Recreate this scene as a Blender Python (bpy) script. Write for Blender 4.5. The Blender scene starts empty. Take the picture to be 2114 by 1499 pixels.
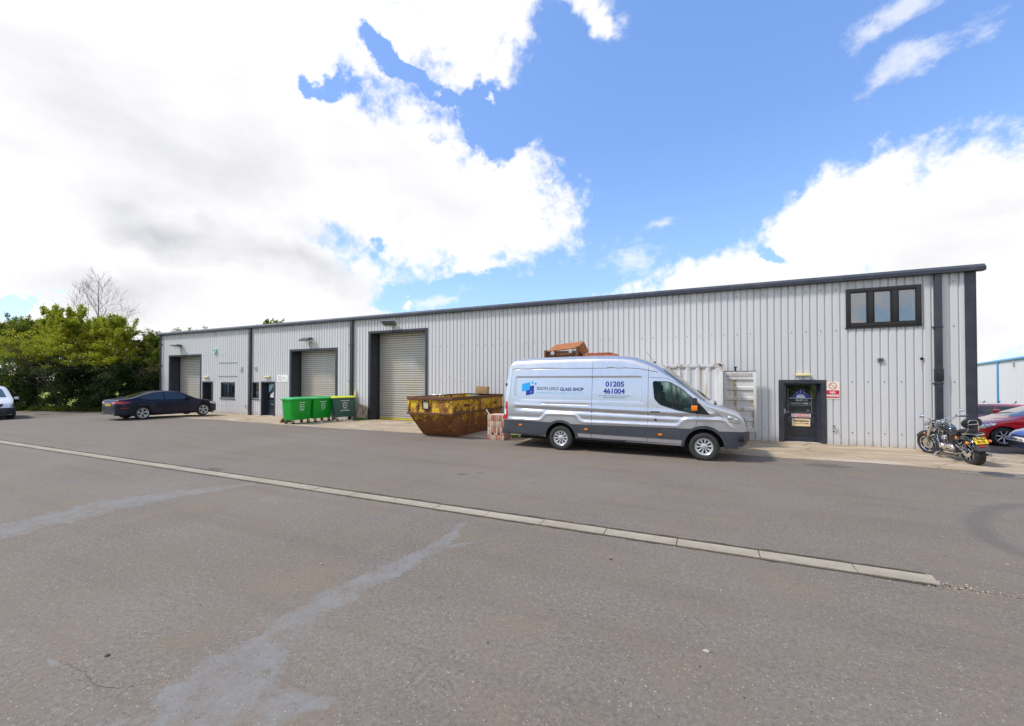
import bpy, bmesh, math, random
from mathutils import Vector, Matrix
from mathutils.bvhtree import BVHTree
random.seed(7)
SC = bpy.context.scene
COL = SC.collection
R = math.radians
PI = math.pi
pi2 = 2 * PI

# ------------------------------------------------------------------ nodes
class NT:
    def __init__(s, tree):
        s.t = tree; s.t.nodes.clear()
    def n(s, typ, **kw):
        nd = s.t.nodes.new(typ)
        for k, v in kw.items():
            if k.startswith('i_'):
                key = k[2:]
                key = int(key) if key.isdigit() else key
                s.set(nd.inputs[key], v)
            else:
                setattr(nd, k, v)
        return nd
    def set(s, sock, v):
        if isinstance(v, bpy.types.NodeSocket): s.t.links.new(v, sock)
        elif v is not None:
            if hasattr(sock, 'default_value'):
                if isinstance(v, (tuple, list)) and len(v) == 3 and sock.type == 'RGBA': v = (*v, 1)
                sock.default_value = v
    def m(s, op, a, b=None, c=None, clamp=False):
        nd = s.t.nodes.new('ShaderNodeMath'); nd.operation = op; nd.use_clamp = clamp
        s.set(nd.inputs[0], a)
        if b is not None: s.set(nd.inputs[1], b)
        if c is not None: s.set(nd.inputs[2], c)
        return nd.outputs[0]
    def mix(s, f, a, b, blend='MIX'):
        nd = s.t.nodes.new('ShaderNodeMix'); nd.data_type = 'RGBA'; nd.blend_type = blend
        s.set(nd.inputs[0], f); s.set(nd.inputs[6], a); s.set(nd.inputs[7], b)
        return nd.outputs[2]
    def rng(s, v, a, b, c=0., d=1., smooth=False):
        nd = s.t.nodes.new('ShaderNodeMapRange'); nd.interpolation_type = 'SMOOTHSTEP' if smooth else 'LINEAR'
        s.set(nd.inputs[0], v)
        for i, q in enumerate((a, b, c, d)): s.set(nd.inputs[1 + i], q)
        return nd.outputs[0]
    def noise(s, vec, scale, detail=4., rough=.55, dist=0., out=0):
        nd = s.t.nodes.new('ShaderNodeTexNoise')
        if vec is not None: s.set(nd.inputs['Vector'], vec)
        nd.inputs['Scale'].default_value = scale; nd.inputs['Detail'].default_value = detail
        nd.inputs['Roughness'].default_value = rough; nd.inputs['Distortion'].default_value = dist
        return nd.outputs[out]
    def voro(s, vec, scale, feature='F1', out='Distance', rand=1.):
        nd = s.t.nodes.new('ShaderNodeTexVoronoi'); nd.feature = feature
        if vec is not None: s.set(nd.inputs['Vector'], vec)
        nd.inputs['Scale'].default_value = scale; nd.inputs['Randomness'].default_value = rand
        return nd.outputs[out]
    def mapping(s, vec, loc=(0, 0, 0), rot=(0, 0, 0), scl=(1, 1, 1), typ='POINT'):
        nd = s.t.nodes.new('ShaderNodeMapping'); nd.vector_type = typ
        s.set(nd.inputs[0], vec)
        nd.inputs[1].default_value = loc; nd.inputs[2].default_value = rot; nd.inputs[3].default_value = scl
        return nd.outputs[0]
    def obj(s): return s.t.nodes.new('ShaderNodeTexCoord').outputs['Object']
    def geo(s): return s.t.nodes.new('ShaderNodeNewGeometry').outputs['Position']

MATS = {}
def newmat(name):
    m = bpy.data.materials.new(name); m.use_nodes = True
    MATS[name] = m
    k = NT(m.node_tree)
    out = k.n('ShaderNodeOutputMaterial')
    p = k.n('ShaderNodeBsdfPrincipled')
    k.t.links.new(p.outputs[0], out.inputs[0])
    return m, k, p

def mat(name, col, rough=.5, metal=0., var=.08, scale=6., bump=0., bscale=60., coat=0., spec=.5, alpha=None, dirt=0., dcol=(.12, .09, .06), flake=0.):
    if name in MATS: return MATS[name]
    m, k, p = newmat(name)
    o = k.obj()
    n1 = k.noise(o, scale, 5., .6)
    c = k.mix(k.rng(n1, .3, .7), tuple(x * (1 - var) for x in col), tuple(min(1, x * (1 + var)) for x in col))
    if dirt:
        n2 = k.noise(o, scale * .7, 7., .7)
        c = k.mix(k.m('MULTIPLY', k.rng(n2, .5, .72), dirt), c, dcol)
    if flake:
        n3 = k.noise(o, 900., 1.)
        c = k.mix(k.rng(n3, .6, .7, 0., flake), c, tuple(min(1, x * 1.8) for x in col))
    k.set(p.inputs['Base Color'], c)
    k.set(p.inputs['Roughness'], k.rng(n1, .2, .8, max(0., rough * .8), min(1., rough * 1.2)))
    p.inputs['Metallic'].default_value = metal
    p.inputs['Specular IOR Level'].default_value = spec
    if coat:
        p.inputs['Coat Weight'].default_value = coat; p.inputs['Coat Roughness'].default_value = .04
    if bump:
        b = k.n('ShaderNodeBump', i_Strength=bump, i_Distance=.01)
        k.set(b.inputs['Height'], k.noise(o, bscale, 4.)); k.set(p.inputs['Normal'], b.outputs[0])
    return m

# ------------------------------------------------------------------ objects
def tag(o, label=None, cat=None, group=None, kind=None):
    if label: o['label'] = label
    if cat: o['category'] = cat
    if group: o['group'] = group
    if kind: o['kind'] = kind
    return o

def thing(name, label, cat, loc=(0, 0, 0), rz=0., group=None):
    o = bpy.data.objects.new(name, None); COL.objects.link(o)
    o.empty_display_size = .2
    o.location = loc; o.rotation_euler = (0, 0, rz)
    tag(o, label, cat, group)
    return o

class MB:
    """collects geometry for one mesh"""
    def __init__(s): s.v = []; s.f = []; s.mi = []
    def add(s, vs, fs, mi=0):
        b = len(s.v); s.v += [tuple(v) for v in vs]
        for f in fs: s.f.append(tuple(b + i for i in f)); s.mi.append(mi)
        return s
    def box(s, x0, x1, y0, y1, z0, z1, mi=0, bev=0., M=None):
        if x0 > x1: x0, x1 = x1, x0
        if y0 > y1: y0, y1 = y1, y0
        if z0 > z1: z0, z1 = z1, z0
        if bev > 0:
            bm = bmesh.new(); bmesh.ops.create_cube(bm, size=1.)
            for v in bm.verts: v.co = Vector((x0 + (v.co.x + .5) * (x1 - x0), y0 + (v.co.y + .5) * (y1 - y0), z0 + (v.co.z + .5) * (z1 - z0)))
            bmesh.ops.bevel(bm, geom=bm.edges[:], offset=min(bev, .49 * min(x1 - x0, y1 - y0, z1 - z0)), segments=2, affect='EDGES', profile=.6)
            s.bm(bm, mi, M); bm.free(); return s
        vs = [(x, y, z) for x in (x0, x1) for y in (y0, y1) for z in (z0, z1)]
        if M is not None: vs = [M @ Vector(v) for v in vs]
        return s.add(vs, [(0, 1, 3, 2), (4, 6, 7, 5), (0, 4, 5, 1), (2, 3, 7, 6), (0, 2, 6, 4), (1, 5, 7, 3)], mi)
    def bm(s, bm, mi=0, M=None):
        bm.verts.index_update()
        return s.add([(M @ v.co) if M is not None else v.co.copy() for v in bm.verts], [[v.index for v in f.verts] for f in bm.faces], mi)
    def tube(s, pts, r, n=8, mi=0, caps=True, closed=False):
        pts = [Vector(p) for p in pts]
        rs = r if isinstance(r, (list, tuple)) else [r] * len(pts)
        rings = []; N = len(pts); up = None
        for i, p in enumerate(pts):
            if closed: d = pts[(i + 1) % N] - pts[i - 1]
            elif i == 0: d = pts[1] - pts[0]
            elif i == N - 1: d = pts[-1] - pts[-2]
            else: d = (pts[i + 1] - pts[i]).normalized() + (pts[i] - pts[i - 1]).normalized()
            if d.length < 1e-9: d = Vector((0, 0, 1))
            d.normalize()
            if up is None:
                up = Vector((0, 0, 1)) if abs(d.z) < .9 else Vector((1, 0, 0))
            a = d.cross(up)
            if a.length < 1e-4: a = d.orthogonal()
            a.normalize(); b = d.cross(a).normalized(); up = -b if b.dot(up) < 0 else b
            rings.append([p + (a * math.cos(pi2 * j / n) + b * math.sin(pi2 * j / n)) * rs[i] for j in range(n)])
            # keep consistent orientation
            if i:
                best = min(range(n), key=lambda q: (rings[-1][q] - rings[-2][0]).length)
                rings[-1] = rings[-1][best:] + rings[-1][:best]
                if n > 2 and (rings[-1][1] - rings[-2][1]).length > (rings[-1][-1] - rings[-2][1]).length:
                    rings[-1] = [rings[-1][0]] + rings[-1][:0:-1]
        vs = [v for rg in rings for v in rg]; fs = []
        for i in range(N if closed else N - 1):
            k2 = (i + 1) % N
            for j in range(n):
                fs.append((i * n + j, i * n + (j + 1) % n, k2 * n + (j + 1) % n, k2 * n + j))
        if caps and not closed:
            fs.append(tuple(range(n))[::-1]); fs.append(tuple((N - 1) * n + j for j in range(n)))
        return s.add(vs, fs, mi)
    def cyl(s, p0, p1, r, n=16, mi=0): return s.tube([p0, p1], r, n, mi)
    def lathe(s, prof, axis='Y', c=(0, 0, 0), n=32, mi=0, closed=False):
        """prof: list of (radius, axial)"""
        vs = []; fs = []; c = Vector(c)
        for r, a in prof:
            for j in range(n):
                t = pi2 * j / n
                if axis == 'Y': v = Vector((r * math.cos(t), a, r * math.sin(t)))
                elif axis == 'Z': v = Vector((r * math.cos(t), r * math.sin(t), a))
                else: v = Vector((a, r * math.cos(t), r * math.sin(t)))
                vs.append(c + v)
        P = len(prof)
        for i in range(P if closed else P - 1):
            k2 = (i + 1) % P
            for j in range(n): fs.append((i * n + j, k2 * n + j, k2 * n + (j + 1) % n, i * n + (j + 1) % n))
        return s.add(vs, fs, mi)
    def prism(s, poly, axis, a0, a1, mi=0, M=None):
        """extrude 2-D polygon along axis"""
        def P(p, a):
            if axis == 'y': v = (p[0], a, p[1])
            elif axis == 'x': v = (a, p[0], p[1])
            else: v = (p[0], p[1], a)
            return M @ Vector(v) if M is not None else v
        n = len(poly)
        vs = [P(p, a0) for p in poly] + [P(p, a1) for p in poly]
        fs = [tuple(range(n)), tuple(range(2 * n - 1, n - 1, -1))] + [(i, (i + 1) % n, n + (i + 1) % n, n + i) for i in range(n)]
        return s.add(vs, fs, mi)
    def sphere(s, c, r, n=12, m=8, mi=0, sc=(1, 1, 1)):
        vs = []; fs = []
        for i in range(m + 1):
            ph = PI * i / m
            for j in range(n):
                t = pi2 * j / n
                vs.append((c[0] + r * sc[0] * math.sin(ph) * math.cos(t), c[1] + r * sc[1] * math.sin(ph) * math.sin(t), c[2] + r * sc[2] * math.cos(ph)))
        for i in range(m):
            for j in range(n): fs.append((i * n + j, (i + 1) * n + j, (i + 1) * n + (j + 1) % n, i * n + (j + 1) % n))
        return s.add(vs, fs, mi)
    def build(s, name, mats, parent=None, smooth=True, ang=35, fix=True, M=None):
        me = bpy.data.meshes.new(name)
        me.from_pydata(s.v, [], s.f)
        if not isinstance(mats, (list, tuple)): mats = [mats]
        for m_ in mats: me.materials.append(m_)
        if len(mats) > 1: me.polygons.foreach_set('material_index', s.mi)
        if M is not None: me.transform(M)
        if fix and len(s.f) < 60000:
            bm = bmesh.new(); bm.from_mesh(me)
            bmesh.ops.remove_doubles(bm, verts=bm.verts[:], dist=1e-5)
            bmesh.ops.recalc_face_normals(bm, faces=bm.faces[:])
            bm.to_mesh(me); bm.free()
        finish(me, smooth, ang)
        return link(name, me, parent)

def finish(me, smooth=True, ang=35):
    if smooth:
        me.polygons.foreach_set('use_smooth', [True] * len(me.polygons))
        me.set_sharp_from_angle(angle=R(ang))
    me.update()

def link(name, me, parent=None):
    o = bpy.data.objects.new(name, me); COL.objects.link(o)
    if parent is not None: o.parent = parent
    return o

def copy_tree(o, parent=None):
    c = o.copy(); COL.objects.link(c)
    if parent is not None: c.parent = parent
    for ch in [q for q in KIDS.get(o.name, [])] if False else list(o.children):
        copy_tree(ch, c)
    return c

def text_mesh(s, size, thick=.002, bold=0., align='CENTER', spacing=1.):
    cu = bpy.data.curves.new('lettering', 'FONT'); cu.body = s; cu.size = size; cu.extrude = thick / 2
    cu.offset = bold; cu.align_x = align; cu.align_y = 'CENTER'; cu.space_character = spacing; cu.resolution_u = 3
    o = bpy.data.objects.new('lettering', cu); COL.objects.link(o)
    bpy.context.view_layer.update()
    dg = bpy.context.evaluated_depsgraph_get()
    me = bpy.data.meshes.new_from_object(o.evaluated_get(dg))
    bpy.data.objects.remove(o); bpy.data.curves.remove(cu)
    return me

def text(name, s, size, m, parent, loc, rot=(90, 0, 0), width=None, bold=0., align='CENTER', thick=.002, spacing=1.):
    me = text_mesh(s, size, thick, bold, align, spacing)
    if width:
        xs = [v.co.x for v in me.vertices]; w = max(xs) - min(xs)
        if w > 0: me.transform(Matrix.Scale(width / w, 4, (1, 0, 0)))
    me.transform(Matrix.Translation(loc) @ Matrix.Rotation(R(rot[2]), 4, 'Z') @ Matrix.Rotation(R(rot[1]), 4, 'Y') @ Matrix.Rotation(R(rot[0]), 4, 'X'))
    me.materials.clear(); me.materials.append(m)
    return link(name, me, parent)

def interp(tab):
    """monotone cubic through (x, v) table"""
    xs = [t[0] for t in tab]; ys = [t[1] for t in tab]; n = len(xs)
    d = [(ys[i + 1] - ys[i]) / (xs[i + 1] - xs[i]) for i in range(n - 1)]
    ms = [d[0]] + [0. if d[i - 1] * d[i] <= 0 else 2 / (1 / d[i - 1] + 1 / d[i]) for i in range(1, n - 1)] + [d[-1]]
    def f(x):
        if x <= xs[0]: return ys[0]
        if x >= xs[-1]: return ys[-1]
        i = max(j for j in range(n - 1) if xs[j] <= x)
        h = xs[i + 1] - xs[i]; t = (x - xs[i]) / h
        return (ys[i] * (1 + 2 * t) * (1 - t) ** 2 + h * ms[i] * t * (1 - t) ** 2 + ys[i + 1] * t * t * (3 - 2 * t) + h * ms[i + 1] * t * t * (t - 1))
    return f
def sst(a, b, x):
    t = min(1., max(0., (x - a) / (b - a))); return t * t * (3 - 2 * t)

def boolean(me, cutters):
    """me minus each cutter mesh; returns new mesh"""
    o = bpy.data.objects.new('body', me); COL.objects.link(o)
    cs = []
    for c in cutters:
        co = bpy.data.objects.new('cut', c); COL.objects.link(co); cs.append(co)
        md = o.modifiers.new('b', 'BOOLEAN'); md.operation = 'DIFFERENCE'; md.object = co; md.solver = 'EXACT'
        try: md.material_mode = 'TRANSFER'
        except Exception: pass
    bpy.context.view_layer.update()
    dg = bpy.context.evaluated_depsgraph_get()
    new = bpy.data.meshes.new_from_object(o.evaluated_get(dg))
    for q in [o] + cs: bpy.data.objects.remove(q)
    return new

def bvh_of(me):
    bm = bmesh.new(); bm.from_mesh(me); t = BVHTree.FromBMesh(bm); bm.free(); return t

def patch(name, poly, axis, bvh, m, parent, off=.004, grid=.05, skirt=True, lift=None, smooth=True, ang=40):
    """2-D outline laid over a body surface. axis: 'y-','y+' (poly = x,z) 'x-','x+' (poly = y,z) 'z' (poly = x,y)"""
    bm = bmesh.new()
    vs = [bm.verts.new((p[0], p[1], 0)) for p in poly]
    bm.faces.new(vs); bmesh.ops.triangulate(bm, faces=bm.faces[:])
    for ax in (0, 1):
        lo = min(p[ax] for p in poly); hi = max(p[ax] for p in poly); nn = int((hi - lo) / grid)
        for i in range(1, nn + 1):
            co = [0, 0, 0]; co[ax] = lo + (hi - lo) * i / (nn + 1); no = [0, 0, 0]; no[ax] = 1
            bmesh.ops.bisect_plane(bm, geom=bm.verts[:] + bm.edges[:] + bm.faces[:], plane_co=co, plane_no=no)
    D = {'y-': Vector((0, 1, 0)), 'y+': Vector((0, -1, 0)), 'x-': Vector((1, 0, 0)), 'x+': Vector((-1, 0, 0)), 'z': Vector((0, 0, -1))}[axis]
    def P(c):
        if axis[0] == 'y': return Vector((c.x, 0, c.y))
        if axis[0] == 'x': return Vector((0, c.x, c.y))
        return Vector((c.x, c.y, 0))
    back = {}
    for v in bm.verts:
        o = P(v.co) - D * 12
        h = bvh.ray_cast(o, D)
        if h[0] is None:
            nr = bvh.find_nearest(P(v.co) - D * .8); loc, nr_n = nr[0], nr[1]
        else: loc, nr_n = h[0], h[1]
        if nr_n.dot(D) > 0: nr_n = -nr_n
        nn_ = (nr_n * .6 - D * .4).normalized()
        v.co = loc + nn_ * off
        back[v] = loc - nn_ * .003
    if skirt:
        be = [e for e in bm.edges if len(e.link_faces) == 1]
        nv = {}
        for e in be:
            for v in e.verts:
                if v not in nv: nv[v] = bm.verts.new(back[v])
        for e in be:
            a, b = e.verts; bm.faces.new((a, b, nv[b], nv[a]))
    bmesh.ops.recalc_face_normals(bm, faces=bm.faces[:])
    me = bpy.data.meshes.new(name); bm.to_mesh(me); bm.free()
    me.materials.append(m)
    # make sure outside faces look outwards
    c = sum((p.normal.dot(-D) * p.area for p in me.polygons))
    if c < 0: me.flip_normals()
    finish(me, smooth, ang)
    return link(name, me, parent)

def surf_line(mb, pts, axis, bvh, r=.004, off=.001, step=.06, n=5):
    D = {'y-': Vector((0, 1, 0)), 'y+': Vector((0, -1, 0)), 'x-': Vector((1, 0, 0)), 'x+': Vector((-1, 0, 0)), 'z': Vector((0, 0, -1))}[axis]
    q = []
    for a, b in zip(pts[:-1], pts[1:]):
        k = max(1, int(math.dist(a, b) / step))
        for i in range(k): q.append((a[0] + (b[0] - a[0]) * i / k, a[1] + (b[1] - a[1]) * i / k))
    q.append(pts[-1]); out = []
    for c in q:
        p = Vector((c[0], 0, c[1])) if axis[0] == 'y' else Vector((0, c[0], c[1])) if axis[0] == 'x' else Vector((c[0], c[1], 0))
        h = bvh.ray_cast(p - D * 12, D)
        if h[0] is not None: out.append(h[0] - D * off)
    if len(out) > 1: mb.tube(out, r, n)
    return mb

def rrect(x0, x1, z0, z1, r, n=5):
    pts = []
    for cx, cz, a in ((x1 - r, z1 - r, 0), (x0 + r, z1 - r, 90), (x0 + r, z0 + r, 180), (x1 - r, z0 + r, 270)):
        for i in range(n + 1):
            t = R(a + 90 * i / n); pts.append((cx + r * math.cos(t), cz + r * math.sin(t)))
    return pts
def rounded(poly, r=.04, n=4):
    out = []; N = len(poly)
    for i in range(N):
        p = Vector(poly[i]); a = Vector(poly[i - 1]) - p; b = Vector(poly[(i + 1) % N]) - p
        rr = min(r, a.length * .45, b.length * .45)
        s = p + a.normalized() * rr; e = p + b.normalized() * rr
        for k in range(n + 1):
            t = k / n; out.append(tuple((1 - t) ** 2 * s + 2 * t * (1 - t) * p + t * t * e))
    return out

def gz(x, y=16.6):
    """yard level: a slight fall towards the west end of the wall, to the hedge, and past the east corner"""
    a = -.10 * sst(-16, -22, x) * sst(12.5, 16.0, y) - .10 * sst(6.9, 7.9, x) - .20 * sst(7.0, 8., x) * sst(20.9, 22.6, y)
    return a + (-.2 - a) * sst(-30, -37, x)

# ------------------------------------------------------------------ camera, light, sky
cam = bpy.data.cameras.new('camera'); co = bpy.data.objects.new('camera', cam); COL.objects.link(co)
cam.sensor_width = 36.; cam.lens = 14.8155; cam.shift_y = .01062; cam.clip_end = 5000.; cam.clip_start = .05
co.location = (0, 0, 2.1); co.rotation_euler = (R(90) + .0127, 0, R(25.0675))
SC.camera = co
SC.view_settings.view_transform = 'Standard'; SC.view_settings.look = 'None'; SC.view_settings.gamma = 1.; SC.view_settings.exposure = .72
SC.cycles.use_denoising = True
SC.cycles.max_bounces = 8; SC.cycles.transparent_max_bounces = 16

SUN_EL = R(50); SUN_AZ = R(237)      # compass style: from +Y towards +X
sv = Vector((math.sin(SUN_AZ) * math.cos(SUN_EL), math.cos(SUN_AZ) * math.cos(SUN_EL), math.sin(SUN_EL)))
sl = bpy.data.lights.new('sun', 'SUN'); sl.energy = 2.1; sl.angle = R(7.); sl.color = (1., .96, .90)
so = bpy.data.objects.new('sun', sl); COL.objects.link(so); so.rotation_euler = sv.to_track_quat('Z', 'Y').to_euler()

W = bpy.data.worlds.new('World'); SC.world = W; W.use_nodes = True
k = NT(W.node_tree)
sky = k.n('ShaderNodeTexSky', sky_type='NISHITA', sun_disc=False, sun_elevation=SUN_EL, sun_rotation=SUN_AZ, air_density=1.1, dust_density=.8, ozone_density=2.5)
gen = k.n('ShaderNodeTexCoord').outputs['Generated']
sep = k.n('ShaderNodeSeparateXYZ', i_0=gen)
dx, dy, dz = sep.outputs
az = k.m('ARCTAN2', dx, dy); el = k.m('ARCSINE', dz)
ae = k.n('ShaderNodeCombineXYZ', i_0=az, i_1=el, i_2=0.).outputs[0]
# wobble the sky coordinates so that every cloud edge is ragged at several sizes
warp = k.noise(gen, 3.2, 6., .62, out=1)
wv = k.n('ShaderNodeVectorMath', operation='SUBTRACT', i_0=warp, i_1=(.5, .5, .5)).outputs[0]
wv = k.n('ShaderNodeVectorMath', operation='SCALE', i_0=wv, i_Scale=.24).outputs[0]
aw = k.n('ShaderNodeVectorMath', operation='ADD', i_0=ae, i_1=wv).outputs[0]
def blob(c, r, rot=0., src=None):
    v = k.mapping(src or aw, (c[0], c[1], 0), (0, 0, R(rot)), (r[0], r[1], 1.), 'TEXTURE')
    v = k.n('ShaderNodeVectorMath', operation='MULTIPLY', i_0=v, i_1=(1, 1, 0)).outputs[0]
    L = k.n('ShaderNodeVectorMath', operation='LENGTH', i_0=v).outputs['Value']
    return k.m('SUBTRACT', 1., L)
def union(bl, src=None):
    o = None
    for b in bl:
        d = k.m('MULTIPLY', blob(b[0], b[1], b[2], src), b[3])
        o = d if o is None else k.m('SMOOTH_MAX', o, d, .12)
    return o
CLOUDS = [((-1.248, 0.436), (0.537, 0.276), 21.8, 1.2), ((-1.121, 0.197), (0.437, 0.163), -1.2, 1.2), ((-0.672, 0.407), (0.429, 0.161), -7.1, 1.1), ((-0.527, 0.697), (0.254, 0.103), 37.4, 0.6), ((-0.662, 0.679), (0.267, 0.09), 6.2, 0.6), ((-0.926, 0.677), (0.395, 0.119), 14.4, 1.0), ((-1.05, 0.405), (0.362, 0.24), 14.2, 1.2), ((-1.271, 0.08), (0.367, 0.108), 5.0, 1.0), ((-0.808, 0.147), (0.171, 0.053), -6.8, 0.8), ((0.43, 0.165), (0.254, 0.218), 14.2, 1.2), ((0.016, 0.167), (0.288, 0.111), 10.4, 1.0), ((0.27, 0.09), (0.331, 0.13), -4.4, 1.0), ((0.237, 0.275), (0.143, 0.092), 23.1, 1.0), ((-0.503, 0.24), (0.092, 0.035), 0.8, 0.45), ((-0.672, 0.175), (0.066, 0.028), 2.3, 0.4), ((0.42, 0.1), (0.03, 0.022), -6.6, 0.7), ((-0.245, 0.71), (0.084, 0.036), -40.7, 0.5)]
HOLES = [((-0.864, 0.578), (0.074, 0.03), 11.6, 0.7), ((-0.738, 0.641), (0.086, 0.032), -31.7, 0.7), ((-0.612, 0.583), (0.102, 0.024), -25.5, 0.8), ((-0.457, 0.553), (0.104, 0.076), 0.4, 0.8), ((-0.736, 0.297), (0.042, 0.018), -15.2, 0.5), ((-0.571, 0.184), (0.227, 0.05), 1.3, 0.7), ((-1.302, 0.143), (0.064, 0.022), 9.4, 0.8), ((0.122, 0.242), (0.05, 0.018), -33.4, 0.4), ((0.434, 0.058), (0.052, 0.022), -3.9, 0.9), ((0.43, 0.136), (0.029, 0.013), -9.0, 0.5)]
WISPS = [((-0.096, 0.32), (0.046, 0.02), 3.8, 0.8), ((0.307, 0.572), (0.088, 0.036), 27.1, 1.0), ((0.312, 0.486), (0.093, 0.033), 13.9, 1.0), ((0.268, 0.546), (0.036, 0.026), 19.2, 0.9), ((-0.594, 0.183), (0.101, 0.02), 1.6, 0.8), ((-0.197, 0.266), (0.076, 0.031), -3.6, 0.5)]
GREYS = [((-1.137, 0.374), (0.354, 0.138), 0.9, 0.4), ((-1.101, 0.269), (0.22, 0.051), -6.7, 0.75), ((-0.922, 0.224), (0.256, 0.063), -13.6, 0.8), ((-0.617, 0.411), (0.337, 0.105), -16.3, 0.45), ((0.334, 0.182), (0.215, 0.112), 5.1, 0.34), ((-0.877, 0.287), (0.163, 0.043), 7.2, 0.4), ((-1.18, 0.154), (0.241, 0.058), 2.9, 0.48)]

dens = union(CLOUDS)
holes = union(HOLES)
fine = k.noise(gen, 7., 10., .66)
fine2 = k.noise(gen, 34., 6., .6)
back = k.rng(k.m('COSINE', k.m('SUBTRACT', az, R(-22))), .15, -.2)       # broken cloud behind the viewer too
bn = k.m('SUBTRACT', k.noise(gen, 2.1, 7., .58), .44)
dens = k.mix(back, dens, bn) if False else k.m('MAXIMUM', dens, k.m('SUBTRACT', k.m('MULTIPLY', k.m('ADD', bn, -.01), 3.4), k.m('MULTIPLY', k.m('SUBTRACT', 1., back), 4.)))
dens = k.m('SUBTRACT', dens, k.m('MULTIPLY', k.m('MULTIPLY', k.m('MAXIMUM', holes, 0.), 2.6), k.rng(k.noise(gen, 16., 8., .68), .36, .60)))
dens = k.m('ADD', dens, k.m('MULTIPLY', k.m('SUBTRACT', fine, .5), 1.6))
dens = k.m('ADD', dens, k.m('MULTIPLY', k.m('SUBTRACT', fine2, .5), .6))
cover = k.rng(dens, -.08, .34, 0., 1., True)
wisps = k.rng(k.m('ADD', union(WISPS), k.m('MULTIPLY', k.m('SUBTRACT', k.noise(k.mapping(gen, scl=(1., 1., 1.7)), 11., 10., .7), .5), 2.6)), .02, .95, 0., .62, True)
cover = k.m('MAXIMUM', cover, wisps)
# grey undersides
gn = k.noise(k.mapping(gen, scl=(1., 1., 2.6)), 3.2, 7., .55)
gm = k.m('MULTIPLY', k.rng(gn, .38, .70, 0., 1., True), .26)
gb = k.m('MULTIPLY', k.m('MAXIMUM', union(GREYS), 0.), 1.)
gb = k.m('MULTIPLY', gb, k.rng(gn, .25, .62, .55, 1.))
thick = k.rng(dens, .1, .9)
grey = k.m('ADD', k.m('MULTIPLY', gm, thick), gb, clamp=True)
ccol = k.mix(grey, (.665, .665, .672), (.36, .365, .395))
sk = k.mix(1., sky.outputs[0], (.135, .138, .150), 'MULTIPLY')
# haze that whitens the blue towards the horizon
hz = k.rng(el, .0, .75, .45, .42, True)
sk = k.mix(hz, sk, k.mix(k.rng(el, .05, .5), (.26, .47, .72), (.125, .265, .64)))
final = k.mix(cover, sk, ccol)
bg = k.n('ShaderNodeBackground', i_Color=final, i_Strength=1.)
k.t.links.new(bg.outputs[0], k.n('ShaderNodeOutputWorld').inputs[0])

# ------------------------------------------------------------------ ground
def sheet(name, xs, ys, zf, m, label=None, kind='structure', attr=None):
    vs = [(x, y, zf(x, y)) for y in ys for x in xs]; nx = len(xs)
    fs = [(j * nx + i, j * nx + i + 1, (j + 1) * nx + i + 1, (j + 1) * nx + i) for j in range(len(ys) - 1) for i in range(nx - 1)]
    me = bpy.data.meshes.new(name); me.from_pydata(vs, [], fs); me.materials.append(m)
    if attr:
        for an, fn in attr.items():
            a = me.attributes.new(an, 'FLOAT', 'POINT'); a.data.foreach_set('value', [fn(v[0], v[1]) for v in vs])
    me.polygons.foreach_set('use_smooth', [True] * len(fs)); me.update()
    o = link(name, me); tag(o, label, None, None, kind)
    return o
def seq(*segs):
    out = []
    for a, b, st in segs:
        n = max(1, round((b - a) / st)); out += [a + (b - a) * i / n for i in range(n)]
    return out + [segs[-1][1]]

def seg_d(px, py, pts):
    best = 1e9; bt = 0
    for (ax, ay, aw_), (bx, by, bw) in zip(pts[:-1], pts[1:]):
        ux, uy = bx - ax, by - ay; t = max(0., min(1., ((px - ax) * ux + (py - ay) * uy) / (ux * ux + uy * uy)))
        d = math.hypot(px - ax - ux * t, py - ay - uy * t) / (aw_ + (bw - aw_) * t)
        if d < best: best = d
    return best
WASH1 = [(-3.28, 5.35, .05), (-3.12, 4.7, .10), (-3.10, 4.3, .14), (-3.22, 3.5, .20), (-3.30, 2.75, .22), (-3.2, 2.3, .24), (-3.15, 1.95, .30), (-3.0, 1.6, .42), (-2.9, 1.3, .45), (-2.8, .9, .4)]
WASH1b = [(-3.10, 4.3, .07), (-2.75, 4.75, .05)]
WASH1c = [(-3.05, 1.62, .30), (-2.55, 1.80, .20), (-2.25, 2.0, .06)]
WASH2 = [(-8.35, 5.45, .10), (-8.75, 4.6, .28), (-9.05, 3.7, .50), (-9.0, 2.9, .50), (-8.8, 2.2, .40)]
CRACK = [(-4.9, 1.36, .012), (-4.2, 1.44, .022), (-3.85, 1.44, .03), (-3.6, 1.47, .02)]
RING = [(6.2, 10.3, .16), (4.76, 10.05, .17), (4.1, 9.5, .20), (3.55, 8.6, .22), (3.3, 7.7, .20), (3.40, 7.0, .17), (3.8, 6.3, .12)]
def f_wash(x, y):
    if y > 7 or x < -12 or x > 0: return 0.
    d = min(seg_d(x, y, WASH1), seg_d(x, y, WASH1b), seg_d(x, y, WASH1c), seg_d(x, y, WASH2), seg_d(x, y, CRACK))
    return max(0., 1. - d * .5)
def f_ring(x, y):
    if x < 2 or y > 12 or y < 5: return 0.
    return max(0., 1. - seg_d(x, y, RING) * .5)
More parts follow.
